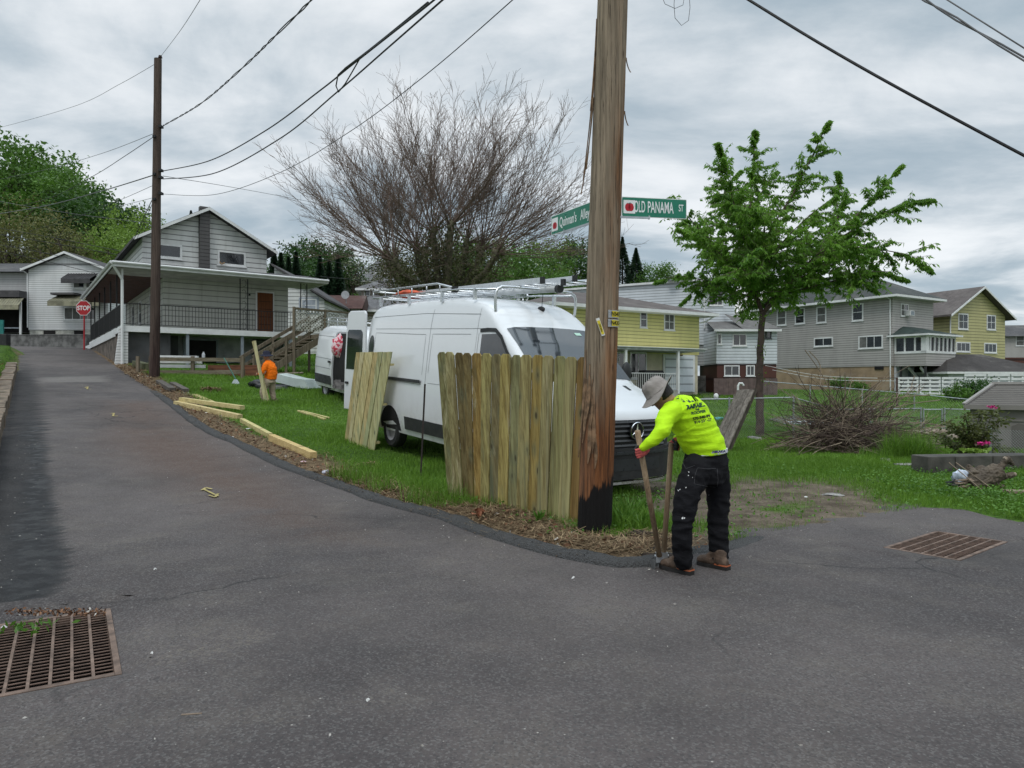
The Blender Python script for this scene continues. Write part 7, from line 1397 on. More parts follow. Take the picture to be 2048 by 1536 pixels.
def folds(freq, amp, seed, st=(1, 1, 1)):
    def f(co):
        q = Vector((co.x*st[0], co.y*st[1], co.z*st[2])); n = noise.noise(q*freq+Vector((seed, 0, 0))); m = noise.noise(q*freq*2.3+Vector((0, seed, 0))); return amp*((1-abs(n)*2.2)*.7+m*.5-.2)
    return f
SKIN = M('skin', (.36, .20, .13), .55, .12, 10, .05)
def cloth(name, col, dirt=0, dirtc=(.1, .09, .07), rough=.85):
    s = NT(name); n = s.noise(5, 6, .6); c = s.mix(s.rng(n, .3, .7), mul(col, .88), mul(col, 1.08)); d = s.noise(9, 6, .7, off=(4, 0, 2)); c = s.mix(s.rng(d, .55, .72, 0, dirt), c, dirtc)
    w1 = s.noise(1, 4, .6, stretch=(11, 11, 30), dist=1.0); s.bump(s.math('ADD', w1, s.math('MULTIPLY', s.noise(300, 2), .12)), .35, .02); return s.done(c, rough, 0, .2)
def hand(mb, palm, toward, across, s=1.0, curl=1.0):
    """a fist closed round a shaft: palm centre, direction of the fingers' roots, direction along the shaft"""
    t = Vector(toward).normalized(); a = Vector(across).normalized(); n = t.cross(a).normalized()
    mb.blob(tuple(palm), (.001, .001, .001), 3); c = Vector(palm); ell_loft(mb, [(c-t*.045*s, a*.030*s, n*.018*s), (c-t*.02*s, a*.042*s, n*.022*s), (c+t*.02*s, a*.044*s, n*.020*s), (c+t*.042*s, a*.040*s, n*.014*s)], 14)
    for k, (o_, L) in enumerate(((-.032, .86), (-.011, 1), (.011, .95), (.031, .78))):
        b = c+t*.04*s+a*o_*s; j1 = b+(t*.028-n*.012)*L*s; j2 = j1+(-n*.028-t*.004)*L*s; j3 = j2+(-t*.026-n*.004)*L*s; limb(mb, [b, j1, j2, j3], [.0115*s, .0105*s, .0098*s, .0088*s], 9)
    b = c-t*.01*s-a*.042*s; j1 = b+(t*.018-n*.022-a*.006)*s; j2 = j1+(t*.022-n*.018+a*.012)*s; limb(mb, [b, j1, j2], [.0135*s, .0120*s, .0105*s], 9)
# ---------------- worker with the post hole digger ----------------
def Q(px, py, d=5.85): return P(px, py, d)
w1 = thing('person', 'worker in neon yellow shirt and grey bucket hat bending over a post hole digger', 'person', G(1385, 1146))
# body under the clothes: one continuous figure
hc = Q(1321, 789, 5.88); ha = Vector((-.60, .12, .72)).normalized(); fwd = Vector((-.72, .35, -.60)); fwd = (fwd-ha*fwd.dot(ha)).normalized(); hs = ha.cross(fwd).normalized()
b = MB()
ell_loft(b, [(hc-ha*.125+fwd*.035, fwd*.028, hs*.030), (hc-ha*.105+fwd*.03, fwd*.062, hs*.050), (hc-ha*.06+fwd*.012, fwd*.085, hs*.066), (hc, fwd*.095, hs*.074), (hc+ha*.05, fwd*.094, hs*.073), (hc+ha*.09, fwd*.072, hs*.056), (hc+ha*.108, fwd*.03, hs*.025)])
limb(b, [hc+fwd*.095-ha*.0, hc+fwd*.112-ha*.025], [.010, .014], 8)
for sg in (1, -1): ell_loft(b, [(hc+hs*sg*.068-ha*.01, fwd*.012, ha*.022), (hc+hs*sg*.080-ha*.01, fwd*.016, ha*.030), (hc+hs*sg*.086-ha*.008, fwd*.010, ha*.022)], 10)
limb(b, [Q(1346, 808, 5.93), Q(1334, 799, 5.91), hc-ha*.06-fwd*.02], [.062, .058, .055])
limb(b, [Q(1412, 905, 5.9), Q(1392, 862, 5.9), Q(1362, 818, 5.9)], [.095, .095, .075]); limb(b, [Q(1400, 925, 5.82), Q(1380, 1012, 5.72), Q(1364, 1125, 5.76)], [.06, .045, .035]); limb(b, [Q(1430, 925, 5.97), Q(1441, 1010, 6.0), Q(1440, 1118, 6.0)], [.06, .045, .035]); limb(b, [Q(1408, 915, 5.86), Q(1424, 915, 5.95)], [.06, .06])
limb(b, [Q(1346, 822, 5.76), Q(1331, 838, 5.66), Q(1325, 862, 5.58), Q(1308, 879, 5.58), Q(1287, 894, 5.60)], [.045, .042, .036, .032, .027]); limb(b, [Q(1362, 812, 6.08), Q(1384, 850, 6.22), Q(1354, 880, 6.06)], [.045, .036, .028]); limb(b, [Q(1348, 820, 5.80), Q(1362, 814, 6.05)], [.05, .05])
limb(b, [Q(1366, 1122, 5.77), Q(1356, 1134, 5.84)], [.03, .022]); limb(b, [Q(1440, 1116, 6.0), Q(1432, 1124, 6.04)], [.03, .022])
body1 = remesh(b, .009, 3, None, 'body', SKIN, w1)
em_ = M('eye_dark', (.02, .015, .012), .2)
for sg in (1, -1): MB().blob(tuple(hc+fwd*.088+hs*sg*.032+ha*.0), (.012, .012, .008), 6, 1, 0).build('eye', em_, body1, smooth=True)
hb = MB(); ell_loft(hb, [(hc-ha*.055-fwd*.03, fwd*.066, hs*.075), (hc-ha*.02-fwd*.022, fwd*.080, hs*.080), (hc+ha*.03-fwd*.012, fwd*.092, hs*.082), (hc+ha*.07-fwd*.008, fwd*.08, hs*.07)]); remesh(hb, .008, 2, folds(60, .003, 2), 'hair', M('black_hair', (.015, .012, .01), .6, .3, 60, .5, 150), w1)
# shirt
SHIRT = cloth('neon_shirt', (.46, .78, .012), .12, (.30, .46, .03), .7); b = MB(); ax = (Q(1345, 803)-Q(1412, 905)).normalized(); Yv = Vector((0, 1, 0))
def ring(px, py, a, bb, d=5.9, tilt=0): 
    c = Q(px, py, d); pr = Vector((ax.z, 0, -ax.x)); return (c, pr.normalized()*a, (Yv+Vector((0, 0, tilt))).normalized()*bb)
rr = [ring(1413, 909, .168, .15), ring(1410, 897, .172, .155), ring(1400, 876, .170, .16), ring(1388, 853, .172, .17), ring(1374, 830, .175, .19), ring(1362, 814, .155, .20), ring(1352, 804, .10, .15), ring(1345, 799, .068, .08)]
flat = Vector((0, 0, 1)); ell_loft(b, [(rr[0][0], Vector((.97, 0, .14))*.166, rr[0][2])]+rr[1:]); limb(b, [Q(1346, 822, 5.76), Q(1331, 838, 5.66), Q(1325, 862, 5.58)], [.088, .074, .066]); limb(b, [Q(1325, 862, 5.58), Q(1308, 879, 5.58), Q(1286, 895, 5.60)], [.064, .050, .037]); limb(b, [Q(1362, 812, 6.08), Q(1384, 850, 6.22)], [.085, .07]); limb(b, [Q(1384, 850, 6.22), Q(1356, 879, 6.07)], [.06, .042])
def sf(co):
    r = (co-Q(1410, 905)); s_ = r.dot(ax); p = Vector((ax.z, 0, -ax.x)); q = r.dot(p); u_ = q*.5+s_*1.0; w_ = s_*.35-q*1.0
    n = noise.noise(Vector((u_*13, w_*3.0, co.y*6))); m = noise.noise(Vector((u_*26+3, w_*6, co.y*9))); f = 1.0 if s_ < .25 else .55
    return (.0105*(1-abs(n)*2.6)*f+.004*m)-.003
shirt = remesh(b, .008, 4, sf, 'shirt', SHIRT, w1)
# trousers
PANTS = cloth('charcoal_work_trousers', (.007, .007, .009), .2, (.02, .019, .02), .85); b = MB(); limb(b, [Q(1396, 935, 5.82), Q(1376, 985, 5.76), Q(1366, 1040, 5.73), Q(1364, 1090, 5.75), Q(1367, 1122, 5.78)], [.122, .108, .084, .078, .074]); limb(b, [Q(1430, 935, 5.98), Q(1437, 985, 6.0), Q(1436, 1040, 6.0), Q(1437, 1085, 6.0), Q(1439, 1112, 6.0)], [.108, .10, .086, .080, .076]); X_ = Vector((1, 0, 0))
ell_loft(b, [(Q(1413, 904, 5.9), X_*.166, Yv*.13), (Q(1412, 920, 5.9), X_*.180, Yv*.145), (Q(1412, 945, 5.9), X_*.180, Yv*.155), (Q(1412, 965, 5.9), X_*.150, Yv*.14)])
def pf_(co): n = noise.noise(Vector((co.x*9+co.z*5, co.y*8, co.z*13))); m = noise.noise(Vector((co.x*18, co.y*18, co.z*24+5))); return .011*(1-abs(n)*2.4)+.005*m-.003
trou = remesh(b, .0085, 4, pf_, 'trousers', PANTS, w1)
bvh = BVHTree.FromObject(trou, bpy.context.evaluated_depsgraph_get()) if False else None
def bvh_of(o):
    me = o.data; mw = wmat_of(o); return BVHTree.FromPolygons([mw @ v.co for v in me.vertices], [tuple(p.vertices) for p in me.polygons])
BT = bvh_of(trou); mb = MB(); rp = random.Random(3); cam0 = Vector((0, 0, CH))
for px, py, r in ((1378, 944, .008), (1377, 951, .005), (1357, 981, .008), (1360, 979, .005), (1346, 1018, .009), (1365, 1036, .011), (1369, 1036, .008), (1349, 962, .005), (1372, 975, .006), (1385, 955, .004), (1418, 990, .004)):
    d = (Q(px, py)-cam0).normalized(); h = BT.ray_cast(cam0, d)
    if h[0]: n = h[1]; u = n.orthogonal().normalized(); v = n.cross(u); mb.poly([h[0]+n*.002+(u*math.cos(a)*r*rp.uniform(.5, 1.3)+v*math.sin(a)*r*rp.uniform(.4, .9)) for a in np.linspace(0, 6.28, 9)[:-1]])
mb.build('paint_splashes', WHITE, trou)
mb = MB(); ST = M('stitching', (.05, .05, .055), .8)
for pts in ([(1395, 936), (1415, 938), (1434, 937)], [(1434, 937), (1436, 960), (1434, 975)], [(1395, 936), (1390, 950), (1388, 968), (1410, 972), (1434, 975)], [(1372, 912), (1366, 925), (1372, 938), (1392, 930)]):
    line = []
    for (a, c), (e, g) in zip(pts[:-1], pts[1:]):
        for k in range(8):
            d = (Q(a+(e-a)*k/8, c+(g-c)*k/8)-cam0).normalized(); h = BT.ray_cast(cam0, d)
            if h[0]: line.append(h[0]+h[1]*.002)
    if len(line) > 2: mb.tube(line, .0022, 4)
mb.build('pocket_seams', ST, trou)
b = MB(); ell_loft(b, [(Q(1414, 907, 5.9), X_*.168+Vector((0, 0, .018)), Yv*.150), (Q(1414, 900, 5.9), X_*.167+Vector((0, 0, .018)), Yv*.150)], 40); wb = b.build('waistband', M('white_elastic', (.55, .56, .62), .7, .1, 20, 0), w1, smooth=True)
# printing on the back, laid onto the shirt
BS = bvh_of(shirt)
def project(p):
    d = (p-cam0).normalized(); h = BS.ray_cast(cam0, d)
    return (h[0]-d*.0035) if h[0] else p
def shirt_text(txt, px, py, size, rot, sx=1.0, m=BLKT, bold=.0012):
    a = R(rot); u = Vector((math.cos(a), 0, math.sin(a))); v = Vector((-math.sin(a), 0, math.cos(a))); fr_ = Fr(Q(px, py, 5.6), u, (0, -1, 0), v); return text_mesh(txt, size, m, shirt, fr_, sx=sx, depth=0.0, bold=bold, wrap=lambda p, z: project(p))
DG_ = M('shirt_print_green', (.01, .05, .035), .7)
shirt_text('RAFAEL', 1391, 812, .043, 10, 1.0, DG_, .003); shirt_text('THE', 1395, 819, .016, 10, 1.0, DG_); shirt_text('ROOFER', 1397, 824.5, .030, 10, 1.0, DG_, .001); shirt_text('570-540-99', 1403, 835, .030, 11, 1.0); shirt_text('914-236-27', 1406, 842, .030, 11, 1.0)
mb = MB()
def sproj(pts):
    out_ = [project(Q(x, y, 5.6)) for x, y in pts]; return out_
for pts in ([(1352, 793), (1358, 792), (1357, 796), (1359, 798), (1352, 798)], [(1362, 799), (1366, 799), (1371, 804), (1366, 804)], [(1368, 794), (1373, 796), (1383, 804), (1378, 805)], [(1373, 791), (1378, 792), (1389, 803), (1384, 804)], [(1381, 790), (1385, 791), (1394, 802), (1390, 803)], [(1387, 793), (1389, 793), (1397, 801), (1395, 802)], [(1362, 797), (1363, 796), (1376, 802), (1376, 803)]): mb.poly(sproj(pts))
for pts in ([(1377, 817), (1404, 811.5), (1404, 812.3), (1377, 818)], ): mb.poly(sproj(pts))
mb.build('roof_logo', DG_, shirt)
t_ = text_mesh('NIKAKA', .026, M('band_print', (.05, .05, .12), .7), wb, Fr(Q(1438, 903.5, 5.725), (1, -.0, .08), (0, -1, 0)), sx=1.1, bold=.002, depth=.0005)
# hat
HATM = cloth('grey_hat', (.27, .245, .225), .1, (.2, .18, .16), .9); HATU = M('hat_underside', (.035, .033, .032), .9); ho = hc+ha*.030; ax2 = (ha+Vector((-.02, -.10, 0))).normalized(); f2_ = (fwd-ax2*fwd.dot(ax2)).normalized(); s2_ = ax2.cross(f2_)
mb = MB(); prof_ = [(0.001, .122), (.035, .121), (.068, .112), (.088, .09), (.096, .055), (.104, .01)]; n = 40; rows = []
for r, z in prof_: rows.append([ho+ax2*(z+.004*math.sin(k*.9))+(f2_*math.cos(2*math.pi*k/n)*1.08+s2_*math.sin(2*math.pi*k/n))*r*(1+.02*math.sin(k*1.9)) for k in range(n)])
def brim(r, k):
    a = 2*math.pi*k/n; e = (r-.104)/.078; front = math.cos(a); back = max(0, -front); return ho+ax2*(.01-.045*e*(1-.6*back)+.060*back**2*e**1.3+.012*e*math.sin(a*3+1))+(f2_*math.cos(a)*1.08+s2_*math.sin(a))*r*(1-.12*back*e)
for r in (.125, .148, .170): rows.append([brim(r, k) for k in range(n)])
mb.grid(rows, True); hat = mb.build('hat', HATM, w1, smooth=True); mb = MB(); mb.grid([[brim(r, k)-ax2*.004 for k in range(n)] for r in (.104, .125, .148, .168)], True); mb.build('hat_lining', HATU, hat, smooth=True); mb = MB(); mb.tube([brim(.170, k) for k in range(n+1)], .003, 5); mb.tube([ho+ax2*.012+(f2_*math.cos(2*math.pi*k/n)*1.08+s2_*math.sin(2*math.pi*k/n))*.1055 for k in range(n+1)], .0022, 4); mb.build('hat_piping', HATM, hat)
# gloves round the handles
H1a, H1b = Q(1275, 862, 5.60), Q(1319, 1112, 5.95); H2a, H2b = Q(1343, 886, 6.02), Q(1327, 1112, 6.0); GLR = M('red_glove', (.50, .10, .09), .85, .3, 20, .3, 80); GLB = M('black_glove', (.018, .018, .02), .7, .2, 20, .2)
def gl(H_a, H_b, py, wrist):
    t = (py-(768-(H_a.z-CH)*FPX/H_a.y))/1; d = (H_b-H_a).normalized()
    best = min(np.linspace(0, 1, 200), key=lambda f: abs((768-(H_a.lerp(H_b, f).z-CH)*FPX/H_a.lerp(H_b, f).y)-py)); c = H_a.lerp(H_b, best); back = (Vector(wrist)-c); back -= d*back.dot(d); n = back.normalized(); tow = -(n.cross(d)); 
    b = MB(); pc = c+n*.030; hand(b, pc, tow, d, 1.02); limb(b, [wrist, pc-tow*.03], [.034, .030]); o = remesh(b, .0045, 2, None, 'glove', [GLR, GLB], w1)
    for p in o.data.polygons:
        q = wmat_of(o) @ p.center
        if (q-c).dot(n) < .012: p.material_index = 1
    return c
gl(H1a, H1b, 901, Q(1286, 896, 5.62)); gl(H2a, H2b, 884+6, Q(1354, 880, 6.06))
# boots
BOOT = M('brown_boot', (.085, .055, .038), .7, .4, 12, .4, 50, dirt=.5, dirtc=(.16, .13, .10)); SOLE = M('boot_sole', (.02, .018, .017), .8, .3, 20, .3); ORG = M('orange_trim', (.42, .12, .05), .6)
def boot(heel, toe, par, up_to):
    heel = Vector(heel); toe = Vector(toe); heel.z = g1(heel.x, heel.y)+.0; toe.z = g1(toe.x, toe.y)+.0; d = (toe-heel); L = d.length; d.normalize(); s_ = Vector((-d.y, d.x, 0)).normalized(); u = Vector((0, 0, 1)); b = MB()
    ell_loft(b, [(heel+d*.0+u*.055, s_*.028, u*.03), (heel+d*.03+u*.06, s_*.038, u*.05), (heel+d*L*.35+u*.065, s_*.042, u*.055), (heel+d*L*.65+u*.058, s_*.05, u*.042), (heel+d*L*.88+u*.052, s_*.047, u*.034), (heel+d*(L-.005)+u*.045, s_*.025, u*.02)])
    limb(b, [heel+d*.07+u*.07, heel+d*.07+u*.13, up_to], [.052, .054, .052]); limb(b, [heel+d*.10+u*.13, heel+d*L*.6+u*.08], [.045, .036]); o = remesh(b, .007, 3, folds(28, .003, 1), 'boot', BOOT, par); mb = MB(); rows = []
    out_ = [(-.012, .030), (.02, .040), (L*.35, .040), (L*.6, .052), (L*.85, .050), (L-.01, .034), (L+.012, .0)]
    loop = [heel+d*x+s_*w_ for x, w_ in out_]+[heel+d*x-s_*w_ for x, w_ in out_[-2::-1]]; mb.grid([[p+u*z for p in loop] for z in (.0, .032)], True); mb.poly([p+u*.032 for p in loop]); mb.poly([p+u*.0 for p in loop][::-1]); mb.build('sole', SOLE, o)
    mb = MB(); k = [heel+d*x+s_*w_*1.03*(1) for x, w_ in out_[:3]]; k2 = [heel+d*x-s_*w_*1.03 for x, w_ in out_[:3]]
    for kk in (k, k2): mb.grid([[p+u*.034 for p in kk], [p+u*.046 for p in kk]])
    mb.grid([[k[0]+u*.034, k2[0]+u*.034], [k[0]+u*.046, k2[0]+u*.046]]); mb.build('boot_trim', ORG, o)
g_a = G(1382, 1150); g_b = G(1318, 1134); boot(g_a, g_a+(g_b-g_a).normalized()*.31, w1, Q(1367, 1112, 5.79)); g_a = G(1455, 1141); boot(g_a, g_a+Vector((-.19, .22, 0)), w1, Q(1440, 1105, 6.0))
# the tool
dg_ = thing('post_hole_digger', 'post hole digger with two worn wooden handles held by the bending worker', 'tool', H1b); HW = wood('ash_handle', (.34, .25, .16), (.20, .135, .08), 'z', 1.4, knots=False); MB().tube([H1a, H1b], [.023, .022], 12).build('handle', HW, dg_, smooth=True); MB().tube([H2a, H2b], [.023, .022], 12).build('handle', HW, dg_, smooth=True)
pv = (H1b+H2b)/2; mb = MB(); mb.box(Fr(pv+Vector((0, 0, -.02)), (1, 0, 0)), -.05, .05, -.02, .02, -.03, .05); mb.tube([pv+Vector((-.06, 0, 0)), pv+Vector((.06, 0, 0))], .012, 8); mb.build('pivot', GALV, dg_)
for sg in (-1, 1):
    rows = [[pv+Vector((sg*(.045+.012*math.sin(t*3.14)), 0, -.02-.22*t))+Vector((sg*.03*math.cos(a), .055*math.sin(a), 0)) for a in np.linspace(-1.2, 1.2, 9)] for t in np.linspace(0, 1, 7)]; mb = MB(); mb.grid(rows); mb.build('blade', M('tool_steel', (.12, .12, .12), .5, .3, 10, .2, metal=.6), dg_, smooth=True)
# ---------------- far worker with the board ----------------
g0 = G(536, 808); wd = g0.y; k_ = wd/FPX
def W(px, py, dy=0): return P(px, py, wd)+Vector((0, dy, 0))
w2 = thing('person', 'worker in orange T-shirt and dark blue hat carrying pale boards across the lawn', 'person', g0); b = MB(); hc = W(533, 712)
ell_loft(b, [(hc+Vector((-.02, 0, -.125)), X_*.03, Yv*.03), (hc+Vector((-.01, 0, -.08)), X_*.07, Yv*.055), (hc, X_*.095, Yv*.072), (hc+Vector((0, 0, .07)), X_*.08, Yv*.06), (hc+Vector((0, 0, .1)), X_*.03, Yv*.03)], 16); limb(b, [hc+Vector((-.095, 0, 0)), hc+Vector((-.112, 0, -.025))], [.01, .013], 8)
limb(b, [W(537, 726), W(534, 716)], [.06, .055]); limb(b, [W(540, 758), W(539, 730)], [.12, .13]); limb(b, [W(536, 760, -.08), W(527, 782, -.1), W(531, 803, -.08)], [.085, .06, .042]); limb(b, [W(542, 760, .08), W(543, 782, .1), W(546, 800, .1)], [.085, .06, .042]); limb(b, [W(531, 803, -.08), W(526, 808, -.12)], [.045, .035]); limb(b, [W(534, 732, -.18), W(534, 746, -.22), W(523, 748, -.24)], [.05, .042, .032]); limb(b, [W(542, 732, .17), W(536, 748, .1), W(524, 742, -.1)], [.05, .042, .032]); hand(b, W(521, 748, -.24), (-.3, -.6, 0), (.2, 0, 1), .95); hand(b, W(522, 741, -.14), (-.3, -.6, 0), (.2, 0, 1), .95)
body2 = remesh(b, .014, 3, None, 'body', SKIN, w2)
for sg in (1, -1): MB().blob(tuple(hc+Vector((-.085, sg*.03, 0))), (.01, .012, .008), 6, 1, 0).build('eye', em_, body2)
ORS = cloth('orange_shirt', (.85, .17, .005), .03, (.6, .15, .02), .75); b = MB(); ell_loft(b, [(W(541, 759), X_*.165, Yv*.16), (W(542, 748), X_*.175, Yv*.18), (W(541, 735), X_*.165, Yv*.20), (W(538, 725), X_*.12, Yv*.18), (W(536, 720), X_*.06, Yv*.07)], 24); limb(b, [W(536, 730, -.17), W(532, 741, -.22), W(527, 748, -.25)], [.085, .075, .06]); limb(b, [W(541, 730, .17), W(537, 744, .12)], [.08, .07]); remesh(b, .013, 3, folds(9, .012, 3, (1, 1, 1.6)), 'shirt', ORS, w2)
KH = cloth('khaki_trousers', (.33, .27, .20), .2, (.2, .17, .13), .85); b = MB(); limb(b, [W(537, 763, -.07), W(528, 782, -.1), W(530, 799, -.08)], [.11, .085, .07]); limb(b, [W(542, 763, .08), W(542, 782, .1), W(545, 797, .1)], [.11, .085, .07]); ell_loft(b, [(W(540, 756), X_*.14, Yv*.14), (W(540, 766), X_*.15, Yv*.16)]); remesh(b, .013, 3, folds(12, .01, 5), 'trousers', KH, w2)
for a_, c_, up_ in (((540, 807, -.08), (524, 808, -.14), (531, 797, -.08)), ((552, 803, .1), (538, 806, .05), (546, 795, .1))):
    a = W(*a_); c = W(*c_); a.z = t1(a.x, a.y)+.01; L_ = .28; c = a+(c-a).normalized()*L_; b = MB(); limb(b, [a+Vector((0, 0, .05)), c+Vector((0, 0, .04))], [.05, .042]); limb(b, [a+Vector((-.04, 0, .05)), W(*up_)], [.05, .05]); remesh(b, .012, 2, None, 'boot', BOOT, w2)
mb = MB(); NAVY = cloth('navy_hat', (.02, .022, .04), 0); ho = hc+Vector((0, 0, .035)); rows = [[ho+Vector((math.cos(a)*r*1.1, math.sin(a)*r, z+.03*math.sin(a*2+1)*(r > .12)*r*4)) for a in np.linspace(0, 2*math.pi, 25)[:-1]] for r, z in ((.001, .12), (.06, .115), (.09, .07), (.1, .01), (.14, -.015), (.175, -.035))]; mb.grid(rows, True); mb.build('hat', NAVY, w2, smooth=True)
bdt = thing('carried_board', 'pale wooden board held upright by the orange shirted worker, front one', 'board', W(535, 800), 'boards carried by the worker'); a, c = W(517, 683, -.34), W(539, 806, -.30); c.z = max(c.z, t1(c.x, c.y)+.02); MB().beam(a, c, .085, .04, up=(0, 1, 0)).build('plank', PALE, bdt, color=(1, 1, .92)); a, c = W(513.5, 684, -.29), W(543, 803, -.25); o = MB().beam(a, c, .06, .04, up=(0, 1, 0)).build('carried_board', PALE, origin=c, color=(.85, .85, .72)); tag(o, 'second pale board held behind the first by the orange shirted worker', 'board', 'boards carried by the worker')
# ======================= SMALL THINGS =======================
def beam_thing(label, a, b, w_, h, tint=(1, .97, .85), mat=None, name='lumber', group='lumber lying along the lawn edge', lift=0):
    A, B = G(*a), G(*b); A.z = t1(A.x, A.y)+h/2+lift; B.z = t1(B.x, B.y)+h/2+lift; mb = MB().beam(A, B, w_, h); o = mb.build(name, mat or LUMB, origin=(A+B)/2, color=tint, bevel=.003); return tag(o, label, 'lumber', group)
LUMB = wood('new_lumber', (.58, .49, .31), (.44, .35, .20), 'x', .6, tint=True, knots=True)
beam_thing('long new timber lying under another at the far end of the verge', (352, 812), (480, 841), .14, .13, (1, .98, .8))
beam_thing('long new timber lying on top of the other at the far end of the verge', (362, 812), (485, 832), .14, .10, (.95, .97, .75), lift=.11)
beam_thing('short pale timber lying on the grass behind the crossed timbers', (390, 795), (436, 816), .15, .06, (1, 1, .8)); beam_thing('small cut timber end beside the crossed timbers', (447, 820), (462, 822), .15, .06, (1, 1, .8))
beam_thing('middle timber lying along the verge between the crossed pile and the thick one', (484, 848), (541, 881), .10, .10, (.95, 1, .75)); beam_thing('thick yellow timber lying along the verge nearest the camera', (543, 888), (627, 925), .125, .13, (1.05, .95, .70))
beam_thing('left strip of two thin boards lying in the lawn', (596, 827), (650, 842), .06, .04, (.95, 1, .75)); beam_thing('right strip of two thin boards lying in the lawn', (604, 827), (658, 839), .06, .04, (.95, 1, .75))
beam_thing('old dark rotten beam by the foot of the dark utility pole', (318, 768), (345, 787), .2, .12, (.5, .5, .5), OLD, 'old_beam', 'old beams by the dark pole'); beam_thing('old grey beam half buried right of the dark utility pole', (345, 772), (372, 788), .18, .10, (.6, .6, .6), OLD, 'old_beam', 'old beams by the dark pole'); beam_thing('mossy short block at the corner post of the porch house', (272, 735), (292, 742), .3, .25, (.5, .6, .4), OLD, 'old_beam', 'old beams by the dark pole')
# mound of dug turf
def mound(name, label, px, py, rx, ry, rz, mat, n=900, ls=.10, cat='debris'):
    g = G(px, py); t = thing(name, label, cat, g); mb = MB(); mb.blob(g, (rx, ry, rz), 10, px, .5); mb.build('soil', mat, t, smooth=True); th = RNG.random(n)*6.28; r = np.sqrt(RNG.random(n)); x = g.x+rx*r*np.cos(th); y = g.y+ry*r*np.sin(th); z = g.z+rz*np.sqrt(np.clip(1-r*r, 0, 1))*.95+RNG.random(n)*.02
    a = RNG.random(n)*6.28; d = np.stack([np.cos(a), np.sin(a), RNG.uniform(-.4, .5, n)], 1); s_ = np.stack([-np.sin(a), np.cos(a), 0*a], 1)*.004*g.y/9; p = np.stack([x, y, z], 1); L = RNG.uniform(.4, 1.2, n)[:, None]*ls; V = np.empty((n, 4, 3)); V[:, 0] = p-s_; V[:, 1] = p+s_; V[:, 2] = p+d*L+s_; V[:, 3] = p+d*L-s_
    np_mesh('stalks', (V.reshape(-1, 3)-np.array(g)), np.arange(n*4).reshape(n, 4), STRAWM, np.repeat(RNG.random(n), 4), t); return t
SOIL = M('dark_soil', (.035, .025, .018), .95, .5, 14, .9, 30)
mound('turf_heap', 'brown heap of dug turf on the lawn left of the orange shirted worker', 422, 786, .42, .25, .13, M('turf_brown', (.08, .05, .03), .95, .5, 14, .9, 30), 900, .16)
mound('turf_clod', 'dark turf clod with roots at the lawn edge left of the picket panel', 735, 938, .20, .12, .08, SOIL, 500, .12); mound('soil_heap', 'small heap of dark soil dug out beside the post hole digger', 1290, 1078, .26, .16, .07, SOIL, 260, .07); mound('soil_clod', 'dark clod of soil lying in the grass left of the digger foot', 1285, 1103, .05, .04, .035, SOIL, 60, .04)
mound('soil_clods', 'row of dark soil clods along the grass under the picket panel', 905, 1025, .30, .06, .04, SOIL, 160, .06); mound('soil_clod', 'dark soil clod right of the row of clods under the picket panel', 1010, 1026, .12, .07, .06, SOIL, 80, .05)
# post hole
hp = G(1322, 1112); mb = MB(); ring_ = lambda r, z: [(hp.x+r*math.cos(a)*1.2, hp.y+r*math.sin(a), t1(hp.x, hp.y)+z) for a in np.linspace(0, 6.283, 19)[:-1]]; mb.grid([ring_(.22, .0), ring_(.15, .045), ring_(.09, .03), ring_(.08, .012)], True); mb.poly(ring_(.08, .012)); tag(mb.build('post_hole', SOIL, smooth=True), kind='structure')
# pale moulded shell
gt = G(600, 783); ts = thing('moulded_shell', 'pale grey moulded vehicle shell lying on the lawn right of the orange shirted worker', 'shell', gt); fk = Fr(Vector((P(541, 770, gt.y).x, gt.y, t1(gt.x, gt.y))), (1, -.12, 0)); kk = gt.y/FPX
o2 = [(0, 17), (12, 29), (20, 30), (56, 21), (73, 19), (83, 0), (59, 2), (30, 10)]; mb = MB(); base_ = lambda y: CH+(768-y)*kk
def prfl(y, s_): return [fk(x*kk*(1), y, z*kk*s_+.02) for x, z in o2]
rows = [prfl(-.1, .96), prfl(0, 1), prfl(.5, 1.05), prfl(.9, 1.0), prfl(1.0, .9)]; mb.grid(rows, True); mb.poly(rows[0][::-1]); mb.poly(rows[-1]); mb.build('shell', M('pale_gelcoat', (.42, .48, .46), .4, .12, 2, .05, dirt=.3), ts, bevel=.03)
mb = MB(); g = G(548, 783); mb.blob((g.x-.1, g.y+.4, t1(g.x, g.y)+.02), (.75, .5, .16), 12, 4, .7); mb.blob((g.x-.75, g.y+.9, t1(g.x, g.y+.8)+.08), (.45, .4, .22), 10, 9, .7); tag(mb.build('black_tarp', M('black_sheet', (.022, .023, .026), .35, .4, 5, .5), smooth=True, origin=g), 'crumpled black plastic sheet under the pale shell', 'tarp')
tag(MB().beam(P(552, 747, gt.y+1.2), P(606, 745, gt.y+1.2), .12, .04).build('plank', OLD, origin=P(552, 747, gt.y+1.2), color=(1.3, 1.25, 1.1)), 'grey plank resting above the pale shell', 'board')
mb = MB(); c0 = P(470, 766, G(474, 770).y); c0.z = t1(c0.x, c0.y); br_ = thing('broom', 'green handled broom with pale head standing by the rail fence', 'broom', c0); top = P(448, 716, c0.y+.6); MB().tube([c0+Vector((.05, 0, .12)), top], .018, 8).build('handle', M('green_handle', (.03, .12, .09), .5), br_); mb.prism(Fr(c0, (1, 0, 0)), [(-.12, 0), (.16, 0), (.06, .16), (-.02, .16)], -.04, .04); mb.build('head', M('pale_bristles', (.5, .55, .58), .8), br_)
